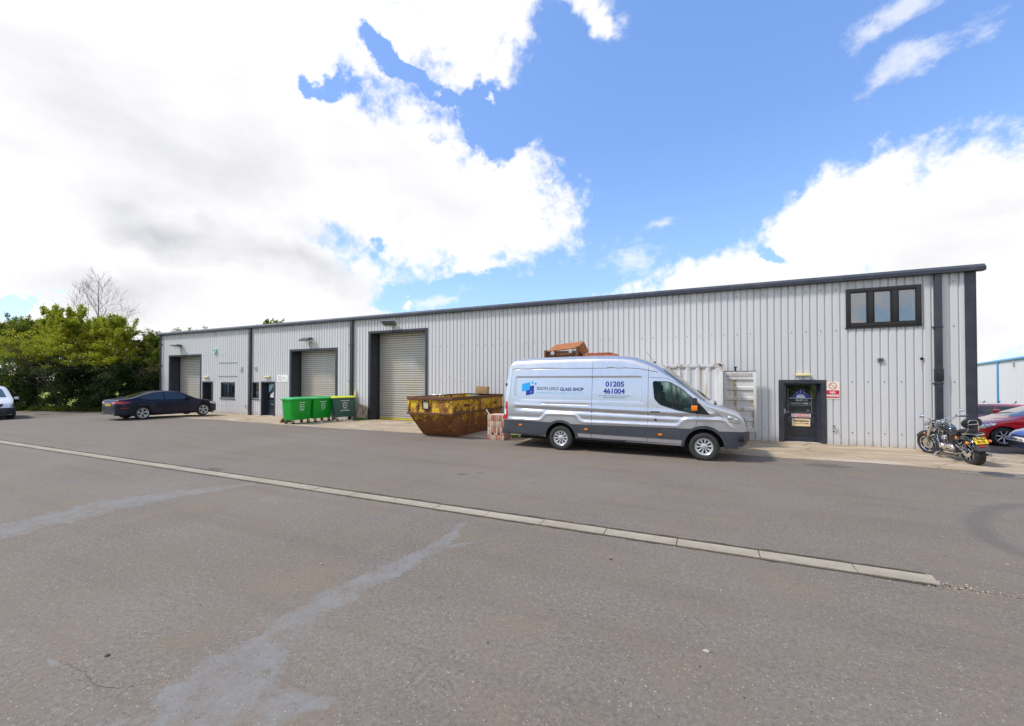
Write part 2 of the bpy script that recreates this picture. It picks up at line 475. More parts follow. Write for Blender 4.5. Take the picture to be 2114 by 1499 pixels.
def f_oil_dark(x, y):  # oily spots, plus broad darker patches under and ahead of the van
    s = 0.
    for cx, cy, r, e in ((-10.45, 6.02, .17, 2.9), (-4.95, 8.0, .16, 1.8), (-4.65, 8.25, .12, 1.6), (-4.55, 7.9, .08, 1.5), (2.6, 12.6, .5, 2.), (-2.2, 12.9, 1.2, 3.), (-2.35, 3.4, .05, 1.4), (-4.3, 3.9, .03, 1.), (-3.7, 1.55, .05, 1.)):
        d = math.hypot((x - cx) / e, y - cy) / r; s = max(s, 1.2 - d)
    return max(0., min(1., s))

def asphalt():
    m, k, p = newmat('asphalt')
    P = k.geo()
    w = k.n('ShaderNodeAttribute', attribute_name='wash').outputs['Fac']
    rg = k.n('ShaderNodeAttribute', attribute_name='ring').outputs['Fac']
    oil_dark = k.n('ShaderNodeAttribute', attribute_name='oil_dark').outputs['Fac']
    big = k.noise(P, .32, 5., .6); mid = k.noise(P, 2.2, 6., .62); fin = k.noise(P, 24., 5., .7); grit = k.noise(P, 120., 3., .7)
    c = k.mix(k.rng(big, .35, .68), (.122, .096, .076), (.212, .172, .142))
    c = k.mix(k.rng(mid, .42, .62, 0., .6), c, (.160, .138, .118))
    c = k.mix(k.rng(fin, .38, .66, 0., .7), c, (.31, .26, .215))
    c = k.mix(k.rng(grit, .45, .66, 0., .7), c, (.070, .062, .056))
    g2 = k.noise(P, 60., 4., .75); c = k.mix(k.rng(g2, .52, .68, 0., .55), c, (.33, .295, .26))
    # worn patches where the stone shows: pale and tan chips
    wear = k.rng(k.m('ADD', k.noise(P, .55, 4., .6), k.m('MULTIPLY', k.m('SUBTRACT', k.noise(P, 5., 4.), .5), .45)), .38, .60)
    vn = k.n('ShaderNodeTexVoronoi'); k.set(vn.inputs['Vector'], P); vn.inputs['Scale'].default_value = 50.
    chip = k.rng(vn.outputs['Distance'], .26, .15)
    sel = k.n('ShaderNodeSeparateColor', i_0=vn.outputs['Color'])
    keep = k.m('GREATER_THAN', sel.outputs[0], k.rng(wear, 0., 1., .80, .28))
    chip = k.m('MULTIPLY', chip, keep)
    tone = k.mix(sel.outputs[1], (.40, .29, .16), (.55, .50, .44))
    tone = k.mix(k.m('GREATER_THAN', sel.outputs[2], .72), tone, (.05, .046, .044))
    c = k.mix(k.m('MULTIPLY', chip, .85), c, tone)
    c = k.mix(k.m('MULTIPLY', wear, .50), c, (.172, .138, .096))
    vm = k.n('ShaderNodeTexVoronoi'); k.set(vm.inputs['Vector'], P); vm.inputs['Scale'].default_value = 30.; sm = k.n('ShaderNodeSeparateColor', i_0=vm.outputs['Color'])
    ch2 = k.m('MULTIPLY', k.rng(vm.outputs['Distance'], .24, .14), k.m('GREATER_THAN', sm.outputs[0], k.rng(wear, 0., 1., .90, .58)))
    c = k.mix(k.m('MULTIPLY', ch2, .8), c, k.mix(sm.outputs[1], (.38, .29, .17), (.46, .43, .38)))
    # dark pits
    vp = k.n('ShaderNodeTexVoronoi'); k.set(vp.inputs['Vector'], P); vp.inputs['Scale'].default_value = 24.
    sp = k.n('ShaderNodeSeparateColor', i_0=vp.outputs['Color'])
    pit = k.m('MULTIPLY', k.rng(vp.outputs['Distance'], .20, .08), k.m('GREATER_THAN', sp.outputs[0], .86))
    c = k.mix(k.m('MULTIPLY', pit, .8), c, (.05, .043, .038))
    tan = k.m('ADD', k.noise(P, 1.1, 6., .66), k.m('MULTIPLY', k.m('SUBTRACT', k.noise(P, 30., 4., .7), .5), .5))
    c = k.mix(k.rng(tan, .50, .68, 0., .55), c, (.225, .172, .115))
    # faint long streaks of tyre polish running with the yard
    st = k.noise(k.mapping(P, rot=(0, 0, R(-2)), scl=(.12, 1.6, 1.)), 1.1, 6., .65)
    c = k.mix(k.rng(st, .50, .75, 0., .34), c, (.112, .092, .080))
    # blue-grey wash marks
    we = k.m('ADD', w, k.m('ADD', k.m('MULTIPLY', k.m('SUBTRACT', k.noise(P, 3.0, 9., .74), .5), 1.55), k.m('MULTIPLY', k.m('SUBTRACT', k.noise(k.mapping(P, rot=(0, 0, R(20)), scl=(1., .3, 1.)), 7., 6., .7), .5), .5)))
    wm = k.m('MULTIPLY', k.rng(we, .48, .68, 0., 1., True), k.rng(k.noise(P, 4., 8., .75), .36, .60, .05, .85))
    wm = k.m('MULTIPLY', wm, k.m('SUBTRACT', 1., k.m('MULTIPLY', chip, .8)))
    c = k.mix(k.m('MULTIPLY', wm, .9), c, (.228, .226, .212))
    edge = k.m('MULTIPLY', k.rng(we, .44, .5), k.rng(we, .56, .5))
    c = k.mix(k.m('MULTIPLY', edge, .25), c, (.16, .13, .10))
    re = k.m('ADD', rg, k.m('MULTIPLY', k.m('SUBTRACT', k.noise(P, 4., 5., .6), .5), .35))
    c = k.mix(k.rng(re, .50, .85, 0., .42), c, (.095, .088, .085))
    oe = k.m('ADD', oil_dark, k.m('MULTIPLY', k.m('SUBTRACT', k.noise(P, 6., 5., .6), .5), .9))
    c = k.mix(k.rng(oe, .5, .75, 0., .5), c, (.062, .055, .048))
    k.set(p.inputs['Base Color'], c)
    p.inputs['Roughness'].default_value = .86; p.inputs['Specular IOR Level'].default_value = .35
    h = k.m('ADD', k.m('MULTIPLY', grit, .5), k.m('MULTIPLY', k.m('ADD', chip, k.m('MULTIPLY', pit, -1.5)), .8))
    h = k.m('MULTIPLY', h, k.m('SUBTRACT', 1., k.m('MULTIPLY', wm, .5)))
    b = k.n('ShaderNodeBump', i_Strength=.55, i_Distance=.006); k.set(b.inputs['Height'], h); k.set(p.inputs['Normal'], b.outputs[0])
    return m

def grassmat(name, a, b, c3):
    m, k, p = newmat(name); P = k.geo()
    c = k.mix(k.rng(k.noise(P, .25, 5.), .35, .65), a, b)
    c = k.mix(k.rng(k.noise(P, 6., 6., .7), .4, .7, 0., .7), c, c3)
    k.set(p.inputs['Base Color'], c); p.inputs['Roughness'].default_value = .9
    bb = k.n('ShaderNodeBump', i_Strength=.8, i_Distance=.05); k.set(bb.inputs['Height'], k.noise(P, 30., 5., .7)); k.set(p.inputs['Normal'], bb.outputs[0])
    return m

def concrete(name, base, warm, stain=.6, crack=True, bright=(.62, .56, .46)):
    m, k, p = newmat(name); P = k.geo()
    n1 = k.noise(P, .9, 6., .6); n2 = k.noise(P, 7., 6., .65); n3 = k.noise(P, 70., 4., .7)
    c = k.mix(k.rng(n1, .35, .65), base, warm)
    c = k.mix(k.rng(n2, .35, .7, 0., .45), c, tuple(x * .72 for x in base))
    st = k.noise(k.mapping(P, scl=(.35, 1.6, 1.)), 1.3, 5., .6)
    c = k.mix(k.rng(st, .5, .7, 0., stain), c, bright)
    c = k.mix(k.rng(n3, .45, .7, 0., .35), c, tuple(x * .55 for x in base))
    if crack:
        vd = k.voro(k.n('ShaderNodeVectorMath', operation='ADD', i_0=P, i_1=k.noise(P, 1.2, 4., out=1)).outputs[0], .35, 'DISTANCE_TO_EDGE')
        c = k.mix(k.rng(vd, .012, .004, 0., .6), c, (.10, .085, .07))
    k.set(p.inputs['Base Color'], c); p.inputs['Roughness'].default_value = .85; p.inputs['Specular IOR Level'].default_value = .3
    b = k.n('ShaderNodeBump', i_Strength=.4, i_Distance=.005); k.set(b.inputs['Height'], n3); k.set(p.inputs['Normal'], b.outputs[0])
    return m

M_asph = asphalt()
M_grass = grassmat('field_grass', (.26, .33, .02), (.42, .44, .03), (.14, .20, .015))
M_apron = concrete('apron_concrete', (.37, .285, .19), (.50, .385, .255), .8)
M_drain = concrete('channel_concrete', (.34, .285, .215), (.43, .37, .285), .5, False, (.48, .415, .325))

sheet('ground', seq((-900, -120, 60), (-120, -44, 6), (-44, 6, 2.), (6, 9, .5), (9, 12, 1.), (12, 120, 6), (120, 900, 60)), seq((-300, -20, 20), (-20, 8, 4), (8, 24, 1.), (24, 60, 4), (60, 1600, 70)), lambda x, y: gz(x, y) - .05, M_grass, 'green field and verge spreading out to the horizon')
YX = seq((-45.5, -14, 1.), (-14, -12, .25), (-12, 2.2, .055), (2.2, 8, .12), (8, 10, .5), (10, 36, 2.)); YY = seq((-22, .2, 2.), (.2, 7.2, .055), (7.2, 12., .12), (12., 20., .5), (20, 60, 4))
sheet('yard_asphalt', YX, YY, lambda x, y: gz(x, y), M_asph, 'worn grey asphalt yard with pale stone chips and blue-grey wash marks', attr={'wash': f_wash, 'ring': f_ring, 'oil_dark': f_oil_dark})
rnd = random.Random(3)
def apron_edge(x): return (13.22 + .10 * math.sin(x * .5) + .05 * math.sin(x * 1.9 + 1) - .25 * sst(-24, -31, x)) 
apx = seq((-31.5, 7.4, .3), (7.4, 13.0, .3))
vs = []; fs = []
for i, x in enumerate(apx):
    e = apron_edge(x) + rnd.uniform(-.02, .02) + .0
    for j in range(7): vs.append((x, e + (16.9 - e) * j / 6 + (1.2 * sst(7, 9, x) if j == 6 else 0), gz(x, e + (16.9 - e) * j / 6) + .005 + (.006 if j else 0)))
for i in range(len(apx) - 1):
    for j in range(6): a = i * 7 + j; fs.append((a, a + 7, a + 8, a + 1))
me = bpy.data.meshes.new('concrete_apron'); me.from_pydata(vs, [], fs); me.materials.append(M_apron); me.update()
bmt = bmesh.new(); bmt.from_mesh(me); bmesh.ops.recalc_face_normals(bmt, faces=bmt.faces[:]); bmt.to_mesh(me); bmt.free()
if me.polygons[0].normal.z < 0: me.flip_normals()
tag(link('concrete_apron', me), 'tan concrete apron along the foot of the warehouse', None, None, 'structure')

# broken gravelly strip east of the building
M_gravel = concrete('gravel_strip', (.24, .205, .17), (.30, .265, .22), .35, False, (.46, .42, .36))
rag = [(7.0, 15.0), (7.6, 14.5), (8.6, 14.3), (9.6, 14.2), (12.9, 14.2), (12.9, 16.2), (9.6, 16.2), (7.8, 15.9)]
mb = MB(); mb.prism([(x, y) for x, y in rounded(rag, .3)], 'z', 0., .001)
o = mb.build('gravel_strip', M_gravel, smooth=False)
for v in o.data.vertices: v.co.z += gz(v.co.x, v.co.y) + .018
tag(o, 'broken grey gravel patch in the concrete beside the motorcycle', None, None, 'structure')

# drainage channel: dished concrete units set end to end
mb = MB(); x = -26.; ln = .915
prof = [(-.108, .000), (-.098, .004), (-.08, .002), (-.045, -.003), (0., -.005), (.045, -.003), (.08, .002), (.098, .004), (.108, .000)]
rnd = random.Random(5)
gaps = MB(); muck = MB()
units = []
while x < 2.02:
    e = min(x + ln - .012, 2.12); dz_ = rnd.uniform(-.003, .003) + .008; dyy = rnd.uniform(-.004, .004)
    yc = lambda q: 5.655 + (q + 12) * .0133 if True else 0
    vs = []
    for q in (x, e):
        sh = .0
        for (y, z) in prof: vs.append((q + (.05 * y if q == e and e > 2 else 0), yc(q) + dyy + y, gz(q, 5.6) + z + dz_ + .012))
    P_ = len(prof); fs = [(i, i + 1, P_ + i + 1, P_ + i) for i in range(P_ - 1)]
    base = [(q, yc(q) + dyy + s_ * .108, gz(q, 5.6) - .03) for q in (x, e) for s_ in (-1, 1)]
    vs += base; b0 = 2 * P_
    fs += [(0, P_, b0 + 2, b0), (P_ - 1, b0 + 1, b0 + 3, 2 * P_ - 1), tuple([b0] + list(range(P_)) + [b0 + 1]), tuple([b0 + 2, b0 + 3] + list(range(2 * P_ - 1, P_ - 1, -1)))]
    mb.add(vs, fs); x += ln
o = mb.build('drainage_channel', M_drain, ang=20)
tag(o, 'pale dished concrete drainage channel crossing the asphalt yard', None, None, 'structure')
# mossy dirt line along both edges
M_moss = mat('gutter_muck', (.055, .046, .028), .95, var=.5, scale=20., bump=.8, bscale=50.)
mb = MB()
for side_, wd in ((1, .075), (-1, .03)):
    xx = -26.; pts = []
    while xx < 2.2: pts.append((xx, 5.655 + (xx + 12) * .0133 + side_ * .107)); xx += .12
    vs = []; fs = []
    for i, (a, b) in enumerate(pts):
        w_ = wd * (.5 + rnd.random()); vs += [(a, b, gz(a, 5.6) + .010), (a, b + side_ * w_ * .5, gz(a, 5.6) + .022 * (wd > .03) + .008), (a, b + side_ * w_, gz(a, 5.6) + .003)]
        if i: q = 3 * i; fs += [(q - 3, q, q + 1, q - 2), (q - 2, q + 1, q + 2, q - 1)]
    mb.add(vs, fs)
o = mb.build('muck_line', M_moss); tag(o, 'dark mossy dirt gathered along the edges of the drainage channel', None, None, 'stuff')

# narrow cracks: ragged ribbons lying in the asphalt, with crumbs of tan grit beside them
def crack(label, pts, wd, seed):
    rr = random.Random(seed); P2 = []
    for (ax, ay), (bx, by) in zip(pts[:-1], pts[1:]):
        n_ = max(2, int(math.hypot(bx - ax, by - ay) / .02))
        for i in range(n_): t = i / n_; P2.append((ax + (bx - ax) * t, ay + (by - ay) * t))
    w1 = 0.; Q = []
    for x, y in P2: w1 = w1 * .85 + rr.gauss(0, .006); Q.append((x + w1, y + rr.gauss(0, .003) + w1 * .6, wd * rr.uniform(.2, 1.2)))
    mb = MB(); vs = []; fs = []
    for i, (x, y, w_) in enumerate(Q):
        e = min(1., min(i, len(Q) - 1 - i) / 6.); vs += [(x, y - w_ * e - .0005, gz(x, y) + .003), (x, y + w_ * e, gz(x, y) + .003)]
        if i: q = 2 * i; fs.append((q - 2, q - 1, q + 1, q))
    mb.add(vs, fs, 0)
    for x, y, w_ in Q:
        for _ in range(4):
            a, b = x + rr.gauss(0, .04), y + rr.gauss(0, .03); s_ = rr.uniform(.002, .0045); mb.sphere((a, b, gz(a, b) + .001), s_, 5, 3, 1)
    o = mb.build('surface_crack', [mat('crack_dark', (.085, .08, .078), .95), mat('tan_grit', (.42, .32, .19), .9, var=.3)], smooth=False, fix=False); tag(o, label, None, None, 'structure')  # dark ribbon colour with tan grit crumbs
crack('crack in the asphalt at the lower left with tan grit beside it', [(-4.35, 1.44), (-4.1, 1.46), (-3.85, 1.44), (-3.6, 1.5), (-3.45, 1.68), (-3.40, 1.85)], .0018, 1)
crack('fine crack running off the end of the drainage channel', [(2.15, 5.72), (2.6, 5.76), (3.2, 5.70), (4.0, 5.78)], .006, 2)

# ------------------------------------------------------------------ warehouse
def cladding(name, col, stain=(.34, .26, .17)):
    m, k, p = newmat(name); P = k.geo(); s = k.n('ShaderNodeSeparateXYZ', i_0=P)
    z = s.outputs[2]
    streak = k.noise(k.mapping(P, scl=(4., 4., .18)), 1.6, 6., .65)
    sheetn = k.n('ShaderNodeTexWhiteNoise', noise_dimensions='1D'); k.set(sheetn.inputs['W'], k.m('FLOOR', k.m('DIVIDE', s.outputs[0], 1.0)))
    c = k.mix(k.rng(streak, .35, .68), tuple(x * .97 for x in col), tuple(min(1, x * 1.02) for x in col))
    c = k.mix(k.m('MULTIPLY', sheetn.outputs[0], .30), c, tuple(x * .93 for x in col))
    low = k.m('ADD', k.rng(z, .55, -.2), k.m('MULTIPLY', k.m('SUBTRACT', k.noise(P, 2.2, 6., .7), .5), 1.0))
    c = k.mix(k.rng(low, .45, 1.15, 0., .65), c, stain)
    top = k.m('MULTIPLY', k.rng(z, 4.75, 5.2), k.rng(k.noise(k.mapping(P, scl=(9., 9., .6)), 1.2, 4.), .42, .62))
    c = k.mix(k.m('MULTIPLY', top, .45), c, (.24, .235, .22))
    sp = k.noise(P, 26., 4., .7)
    c = k.mix(k.rng(sp, .66, .74, 0., .4), c, (.30, .26, .20))
    k.set(p.inputs['Base Color'], c); p.inputs['Roughness'].default_value = .48; p.inputs['Specular IOR Level'].default_value = .4
    b = k.n('ShaderNodeBump', i_Strength=.12, i_Distance=.02); k.set(b.inputs['Height'], k.noise(k.mapping(P, scl=(1, 1, .4)), 1.4, 3.)); k.set(p.inputs['Normal'], b.outputs[0])
    return m
M_clad = cladding('pale_grey_cladding', (.605, .605, .60))
M_navy = mat('anthracite_flashing', (.030, .033, .046), .42, var=.2, scale=3., dirt=.35, dcol=(.10, .095, .09), spec=.5)
M_navy2 = mat('anthracite_gutter_lit', (.058, .062, .074), .42, var=.15, scale=3., dirt=.4, dcol=(.14, .13, .12))  # paler copy of the flashing: light on the upturned lip put into colour
M_dark = mat('dark_reveal', (.020, .021, .028), .55, var=.2)
M_door = mat('navy_door_panel', (.017, .022, .036), .30, var=.2, coat=.2)
M_black = mat('black_rubber', (.016, .016, .017), .62, var=.25)
M_screw = mat('screw_head', (.13, .13, .135), .4, .6)
M_roof = mat('roof_sheet', (.30, .31, .31), .6, dirt=.5)
M_cream = mat('cream_plastic', (.74, .66, .36), .45, var=.06)
M_white = mat('white_sign', (.80, .80, .77), .45, var=.03)
M_galv = mat('galvanised', (.46, .47, .47), .38, .7, var=.15, scale=20.)
M_red = mat('sign_red', (.62, .014, .035), .45, var=.04)
M_brown = mat('dark_brown_pvc', (.014, .011, .011), .38, var=.15)

def shutter_mat():
    m, k, p = newmat('roller_shutter_slats'); P = k.geo(); s = k.n('ShaderNodeSeparateXYZ', i_0=P)
    n1 = k.noise(k.mapping(P, scl=(1.2, 1, .7)), .9, 5., .6); n2 = k.noise(k.mapping(P, scl=(6., 1, .4)), 1.4, 5.)
    c = k.mix(k.rng(n1, .38, .60), (.53, .53, .51), (.58, .51, .38))
    c = k.mix(k.rng(n2, .42, .7, 0., .5), c, (.60, .60, .58))
    row = k.n('ShaderNodeTexWhiteNoise', noise_dimensions='1D'); k.set(row.inputs['W'], k.m('FLOOR', k.m('DIVIDE', s.outputs[2], .1)))
    c = k.mix(k.m('MULTIPLY', row.outputs[0], .22), c, (.40, .37, .31))
    k.set(p.inputs['Base Color'], c); p.inputs['Roughness'].default_value = .38; p.inputs['Metallic'].default_value = .25
    return m
M_shut = shutter_mat()

def glassmat(name, tint, mixv=.85, rough=.03, body=(.012, .016, .018)):
    m, k, p = newmat(name)
    P = k.obj()
    k.set(p.inputs['Base Color'], k.mix(k.noise(P, 2.), body, tuple(x * 1.5 for x in body)))
    p.inputs['Roughness'].default_value = rough; p.inputs['Specular IOR Level'].default_value = .6; p.inputs['Coat Weight'].default_value = 1.; p.inputs['Coat Roughness'].default_value = rough
    tr = k.n('ShaderNodeBsdfTransparent'); k.set(tr.inputs[0], (*tint, 1))
    mx = k.n('ShaderNodeMixShader', i_0=mixv); k.t.links.new(tr.outputs[0], mx.inputs[1]); k.t.links.new(p.outputs[0], mx.inputs[2])
    out = [n for n in k.t.nodes if n.type == 'OUTPUT_MATERIAL'][0]; k.t.links.new(mx.outputs[0], out.inputs[0])
    return m
M_winglass = glassmat('window_glass', (.75, .8, .82), .62)
M_doorglass = glassmat('door_glass', (.5, .55, .6), .75)
M_upglass = glassmat('reflective_window_glass', (.7, .75, .78), .72, .01, (.02, .025, .03))
_p = [n for n in M_upglass.node_tree.nodes if n.type == 'BSDF_PRINCIPLED'][0]; _p.inputs['IOR'].default_value = 2.6; _p.inputs['Coat IOR'].default_value = 2.2
_k = NT.__new__(NT); _k.t = M_upglass.node_tree; _b = _k.n('ShaderNodeBump', i_Strength=.25, i_Distance=.02); _k.set(_b.inputs['Height'], _k.noise(_k.geo(), 1.3, 2.)); _k.set(_p.inputs['Normal'], _b.outputs[0]); _k.set(_p.inputs['Coat Normal'], _b.outputs[0])

WY = 16.63; XL, XR = -35.55, 6.93; ZT = 5.24
WH = thing('warehouse', 'long low grey corrugated metal warehouse with black gutter and corner trims', 'warehouse', (0, 0, 0))
OPEN = [(-34.38, -30.64, 3.71), (-21.91, -18.26, 3.75), (-15.93, -12.31, 4.51),      # roller doors
        (-30.42, -29.33, 1.91), (-24.46, -23.27, 1.92), (2.18, 3.36, 2.01)]           # entrance doors
WINS = [(-28.46, -27.02, .91, 1.91), (-25.32, -24.68, .93, 1.92), (3.98, 5.74, 3.77, 4.92)]
holes = [(a, b, -1., c) for a, b, c in OPEN] + WINS
pitch = .2; px = []
x = XL
while x < XR - .01:
    for o_, d in ((0., 0.), (.132, 0.), (.143, .034), (.171, .034), (.184, 0.)):
        px.append((x + o_, d))
    x += pitch
px = [q for q in px if q[0] < XR - .005] + [(XR, 0.)]
for a, b, *_ in holes:
    for e in (a, b):
        for i in range(len(px) - 1):
            if px[i][0] < e - 1e-4 and px[i + 1][0] > e + 1e-4:
                t = (e - px[i][0]) / (px[i + 1][0] - px[i][0]); px.insert(i + 1, (e, px[i][1] + t * (px[i + 1][1] - px[i][1]))); break
mb = MB()
for (x0, d0), (x1, d1) in zip(px[:-1], px[1:]):
    if x1 - x0 < 1e-5: continue
    mid = (x0 + x1) / 2; iv = [(gz(mid) - .02, ZT)]
    for a, b, z0, z1 in holes:
        if a < mid < b:
            nv = []
            for s_, e_ in iv:
                if z0 > s_: nv.append((s_, min(e_, z0)))
                if z1 < e_: nv.append((max(s_, z1), e_))
            iv = nv
    for s_, e_ in iv:
        if e_ - s_ > .01: mb.add([(x0, WY + d0, s_), (x1, WY + d1, s_), (x1, WY + d1, e_), (x0, WY + d0, e_)], [(0, 1, 2, 3)])
ow = mb.build('wall', M_clad, WH, smooth=False)
# gable ends, back and roof
mb = MB(); BY = 36.6
def gable(xx):
    prof = [(WY + .03, -.3), (BY, -.3), (BY, ZT), ((WY + BY) / 2, ZT + 1.25), (WY + .03, ZT)]
    return [(xx, y, z) for y, z in prof]
for xx in (XL, XR):
    # corrugated end: vertical ribs
    y = WY + .03
    while y < BY - .01:
        for (a, da), (b, db) in (((0, 0), (.12, 0)), ((.12, 0), (.14, .03)), ((.14, .03), (.18, .03)), ((.18, .03), (.2, 0))):
            y0, y1 = y + a, min(BY, y + b)
            if y1 <= y0: continue
            rz_ = lambda q: ZT + 1.25 * (1 - abs(q - (WY + BY) / 2) / ((BY - WY) / 2))
            sx = -1 if xx > 0 else 1
            mb.add([(xx + sx * da, y0, -.4), (xx + sx * db, y1, -.4), (xx + sx * db, y1, rz_(y1)), (xx + sx * da, y0, rz_(y0))], [(0, 1, 2, 3)])
        y += .2
mb.add([(XL, BY, -.4), (XR, BY, -.4), (XR, BY, ZT), (XL, BY, ZT)], [(0, 1, 2, 3)])
mb.build('side_wall', M_clad, WH, smooth=False)
mb = MB(); RY = (WY + BY) / 2
mb.add([(XL - .1, WY - .05, ZT + .12), (XR + .1, WY - .05, ZT + .12), (XR + .1, RY, ZT + 1.37), (XL - .1, RY, ZT + 1.37), (XR + .1, BY + .1, ZT + .12), (XL - .1, BY + .1, ZT + .12)], [(0, 1, 2, 3), (3, 2, 4, 5)])
mb.build('roof', M_roof, WH, smooth=False)
# gutter: sloped upper lip and vertical lower face
mb = MB()
GX0, GX1 = XL - .16, 7.13
def gut(poly, mi): mb.prism([(y, z) for y, z in poly], 'x', GX0, GX1, mi)
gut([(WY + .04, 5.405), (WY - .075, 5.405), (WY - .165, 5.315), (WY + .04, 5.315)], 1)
gut([(WY + .04, 5.313), (WY - .168, 5.313), (WY - .168, 5.215), (WY - .13, 5.205), (WY + .04, 5.205)], 0)
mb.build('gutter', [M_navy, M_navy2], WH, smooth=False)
mb = MB(); x = GX0 + 2.9
while x < GX1:
    for dz_ in (0, .035, .07): mb.box(x, x + .014, WY - .174, WY - .168, 5.235 + dz_, 5.248 + dz_)
    mb.box(x - .02, x + .03, WY - .171, WY - .168, 5.22, 5.31)
    x += 3.05
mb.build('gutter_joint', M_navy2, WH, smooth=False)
# corner trims
for a, b in ((6.73, 6.955), (XL - .05, XL + .16)):
    mb = MB(); mb.box(a, b, WY - .022, WY - .002, gz(a) - .02, 5.205); s_ = b if a > 0 else a
    mb.box(s_ - .004 if a > 0 else s_ - .02, s_ + .02 if a > 0 else s_ + .004, WY - .022, WY + .3, -.3, 5.205)
    z = .35
    while z < 5.1: mb.sphere(((a + b) / 2 + .02, WY - .024, z), .011, 8, 5, 1); z += .46
    mb.build('corner_trim', [M_navy, M_screw], WH)
# screws in rows
mb = MB(); rnd = random.Random(11)
for z in (.42, 2.02, 3.66, 4.98):
    x = XL + .5
    while x < XR - .3:
        if not any(a - .12 < x < b + .12 and z0 - .1 < z < z1 + .12 for a, b, z0, z1 in holes) and rnd.random() < .8:
            mb.cyl((x - .06, WY - .001, z), (x - .06, WY - .012, z), .017, 6)
        x += .4
tag(mb.build('screw', M_screw, WH, smooth=False), kind='stuff')

# trims round openings (flashing), reveals, shutters
def frame_trim(mb, x0, x1, z1, w, depth, zb=None, sill=False):
    zb0 = gz((x0 + x1) / 2) - .01 if zb is None else zb
    y = WY - .016
    mb.box(x0 - w * .45, x0 + w * .55, y, WY + .05, zb0, z1 + w * .45)
    mb.box(x1 - w * .55, x1 + w * .45, y, WY + .05, zb0, z1 + w * .45)
    mb.box(x0 + w * .55, x1 - w * .55, y, WY + .05, z1 - w * .3, z1 + w * .45)
    mb.box(x0 + w * .5, x0 + w * .53, WY + .05, WY + depth, zb0, z1)
    mb.box(x1 - w * .53, x1 - w * .5, WY + .05, WY + depth, zb0, z1)
    mb.box(x0 + w * .53, x1 - w * .53, WY + .05, WY + depth, z1 - .02, z1)
    if sill: mb.box(x0 - w * .45 - .02, x1 + w * .45 + .02, WY - .05, WY + depth, zb0 - .05, zb0)
for a, b, z1 in OPEN[:3]:
    mb = MB(); frame_trim(mb, a, b, z1, .15, .66)
    rd = mb.build('roller_door', M_navy, WH, smooth=False)
    zb = gz(a); y0 = WY + .64
    mb = MB(); gp = MB(); z = zb + .09
    xa, xb = a + .06, b - .06
    vs = []; nsl = 0
    while z < z1 + .02:
        seg = [(z, 0.004), (z + .014, -.018), (z + .052, -.024), (z + .088, -.018), (z + .096, .004), (z + .100, .016), (z + .112, .016)]
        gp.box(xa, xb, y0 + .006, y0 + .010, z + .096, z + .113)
        for zz, dy_ in seg: vs += [(xa, y0 + dy_, zz), (xb, y0 + dy_, zz)]
        nsl += len(seg); z += .1145
    mb.add(vs, [(2 * i, 2 * i + 1, 2 * i + 3, 2 * i + 2) for i in range(nsl - 1)])
    mb.build('shutter', M_shut, rd, ang=25)
    gp.build('slat_gap', mat('slat_gap_shade', (.10, .092, .078), .8), rd, smooth=False)  # dark strips paint in the shadow gap between slats
    mb = MB(); mb.box(xa, xb, y0 - .02, y0 + .02, zb + .01, zb + .085)
    mb.build('bottom_bar', mat('safety_yellow', (.70, .56, .03), .5, var=.15) if a > -17 else M_galv, rd, smooth=False)
    mb = MB()
    for s_ in (xa - .005, xb - .075): mb.box(s_, s_ + .08, y0 - .06, y0 - .03, zb, z1)
    mb.build('guide_rail', M_dark, rd, smooth=False)
# entrance doors
def entrance(x0, x1, z1, wide, glz0, style):
    zb = gz((x0 + x1) / 2)
    mb = MB(); frame_trim(mb, x0, x1, z1, wide, .27)
    d = mb.build('entrance_door', M_navy, WH, smooth=False)
    a, b = x0 + wide * .55, x1 - wide * .55; y = WY + .22
    mb = MB(); fw = .09
    mb.box(a, a + fw, y, y + .06, zb + .02, z1 - .02, bev=.008); mb.box(b - fw, b, y, y + .06, zb + .02, z1 - .02, bev=.008)
    mb.box(a + fw, b - fw, y + .002, y + .058, z1 - .02 - fw, z1 - .02, bev=.008); mb.box(a + fw, b - fw, y + .002, y + .058, zb + .02, zb + .16, bev=.008)
    mb.box(a + fw, b - fw, y + .002, y + .058, zb + glz0 - .08, zb + glz0, bev=.008)
    mb.build('door_leaf', M_door, d)
    mb = MB(); mb.box(a + fw, b - fw, y + .02, y + .05, zb + .16, zb + glz0 - .08); mb.box(a + fw + .05, b - fw - .05, y + .012, y + .02, zb + .21, zb + glz0 - .13, bev=.004)
    mb.build('lower_panel', M_door, d)
    mb = MB(); mb.box(a + fw, b - fw, y + .026, y + .036, zb + glz0, z1 - .02 - fw)
    mb.build('door_glass', M_doorglass, d, smooth=False)
    mb = MB(); hx = a + .05 if style else b - .05
    mb.tube([(hx, y - .002, zb + 1.0), (hx, y - .05, zb + 1.0), (hx + (.11 if style else -.11), y - .05, zb + 1.0)], .011, 8)
    mb.box(hx - .02, hx + .02, y - .008, y, zb + .92, zb + 1.1, bev=.003)
    mb.build('handle', M_galv, d)
    mb = MB(); mb.box(x0 + wide * .5, x1 - wide * .5, WY - .0, WY + .3, zb - .02, zb + .022)
    mb.build('threshold', mat('pale_threshold', (.48, .45, .40), .7), d, smooth=False)
    # dark lobby behind the glass
    mb = MB(); mb.add([(a, y + 1.4, zb), (b, y + 1.4, zb), (b, y + 1.4, z1), (a, y + 1.4, z1), (a, y + .07, zb), (b, y + .07, zb), (b, y + .07, z1), (a, y + .07, z1)],
                      [(0, 1, 2, 3), (4, 0, 3, 7), (1, 5, 6, 2), (7, 3, 2, 6), (4, 5, 1, 0)])
    mb.build('lobby', mat('dim_lobby', (.06, .062, .065), .8), d, smooth=False)
    return d, a, b, y, zb
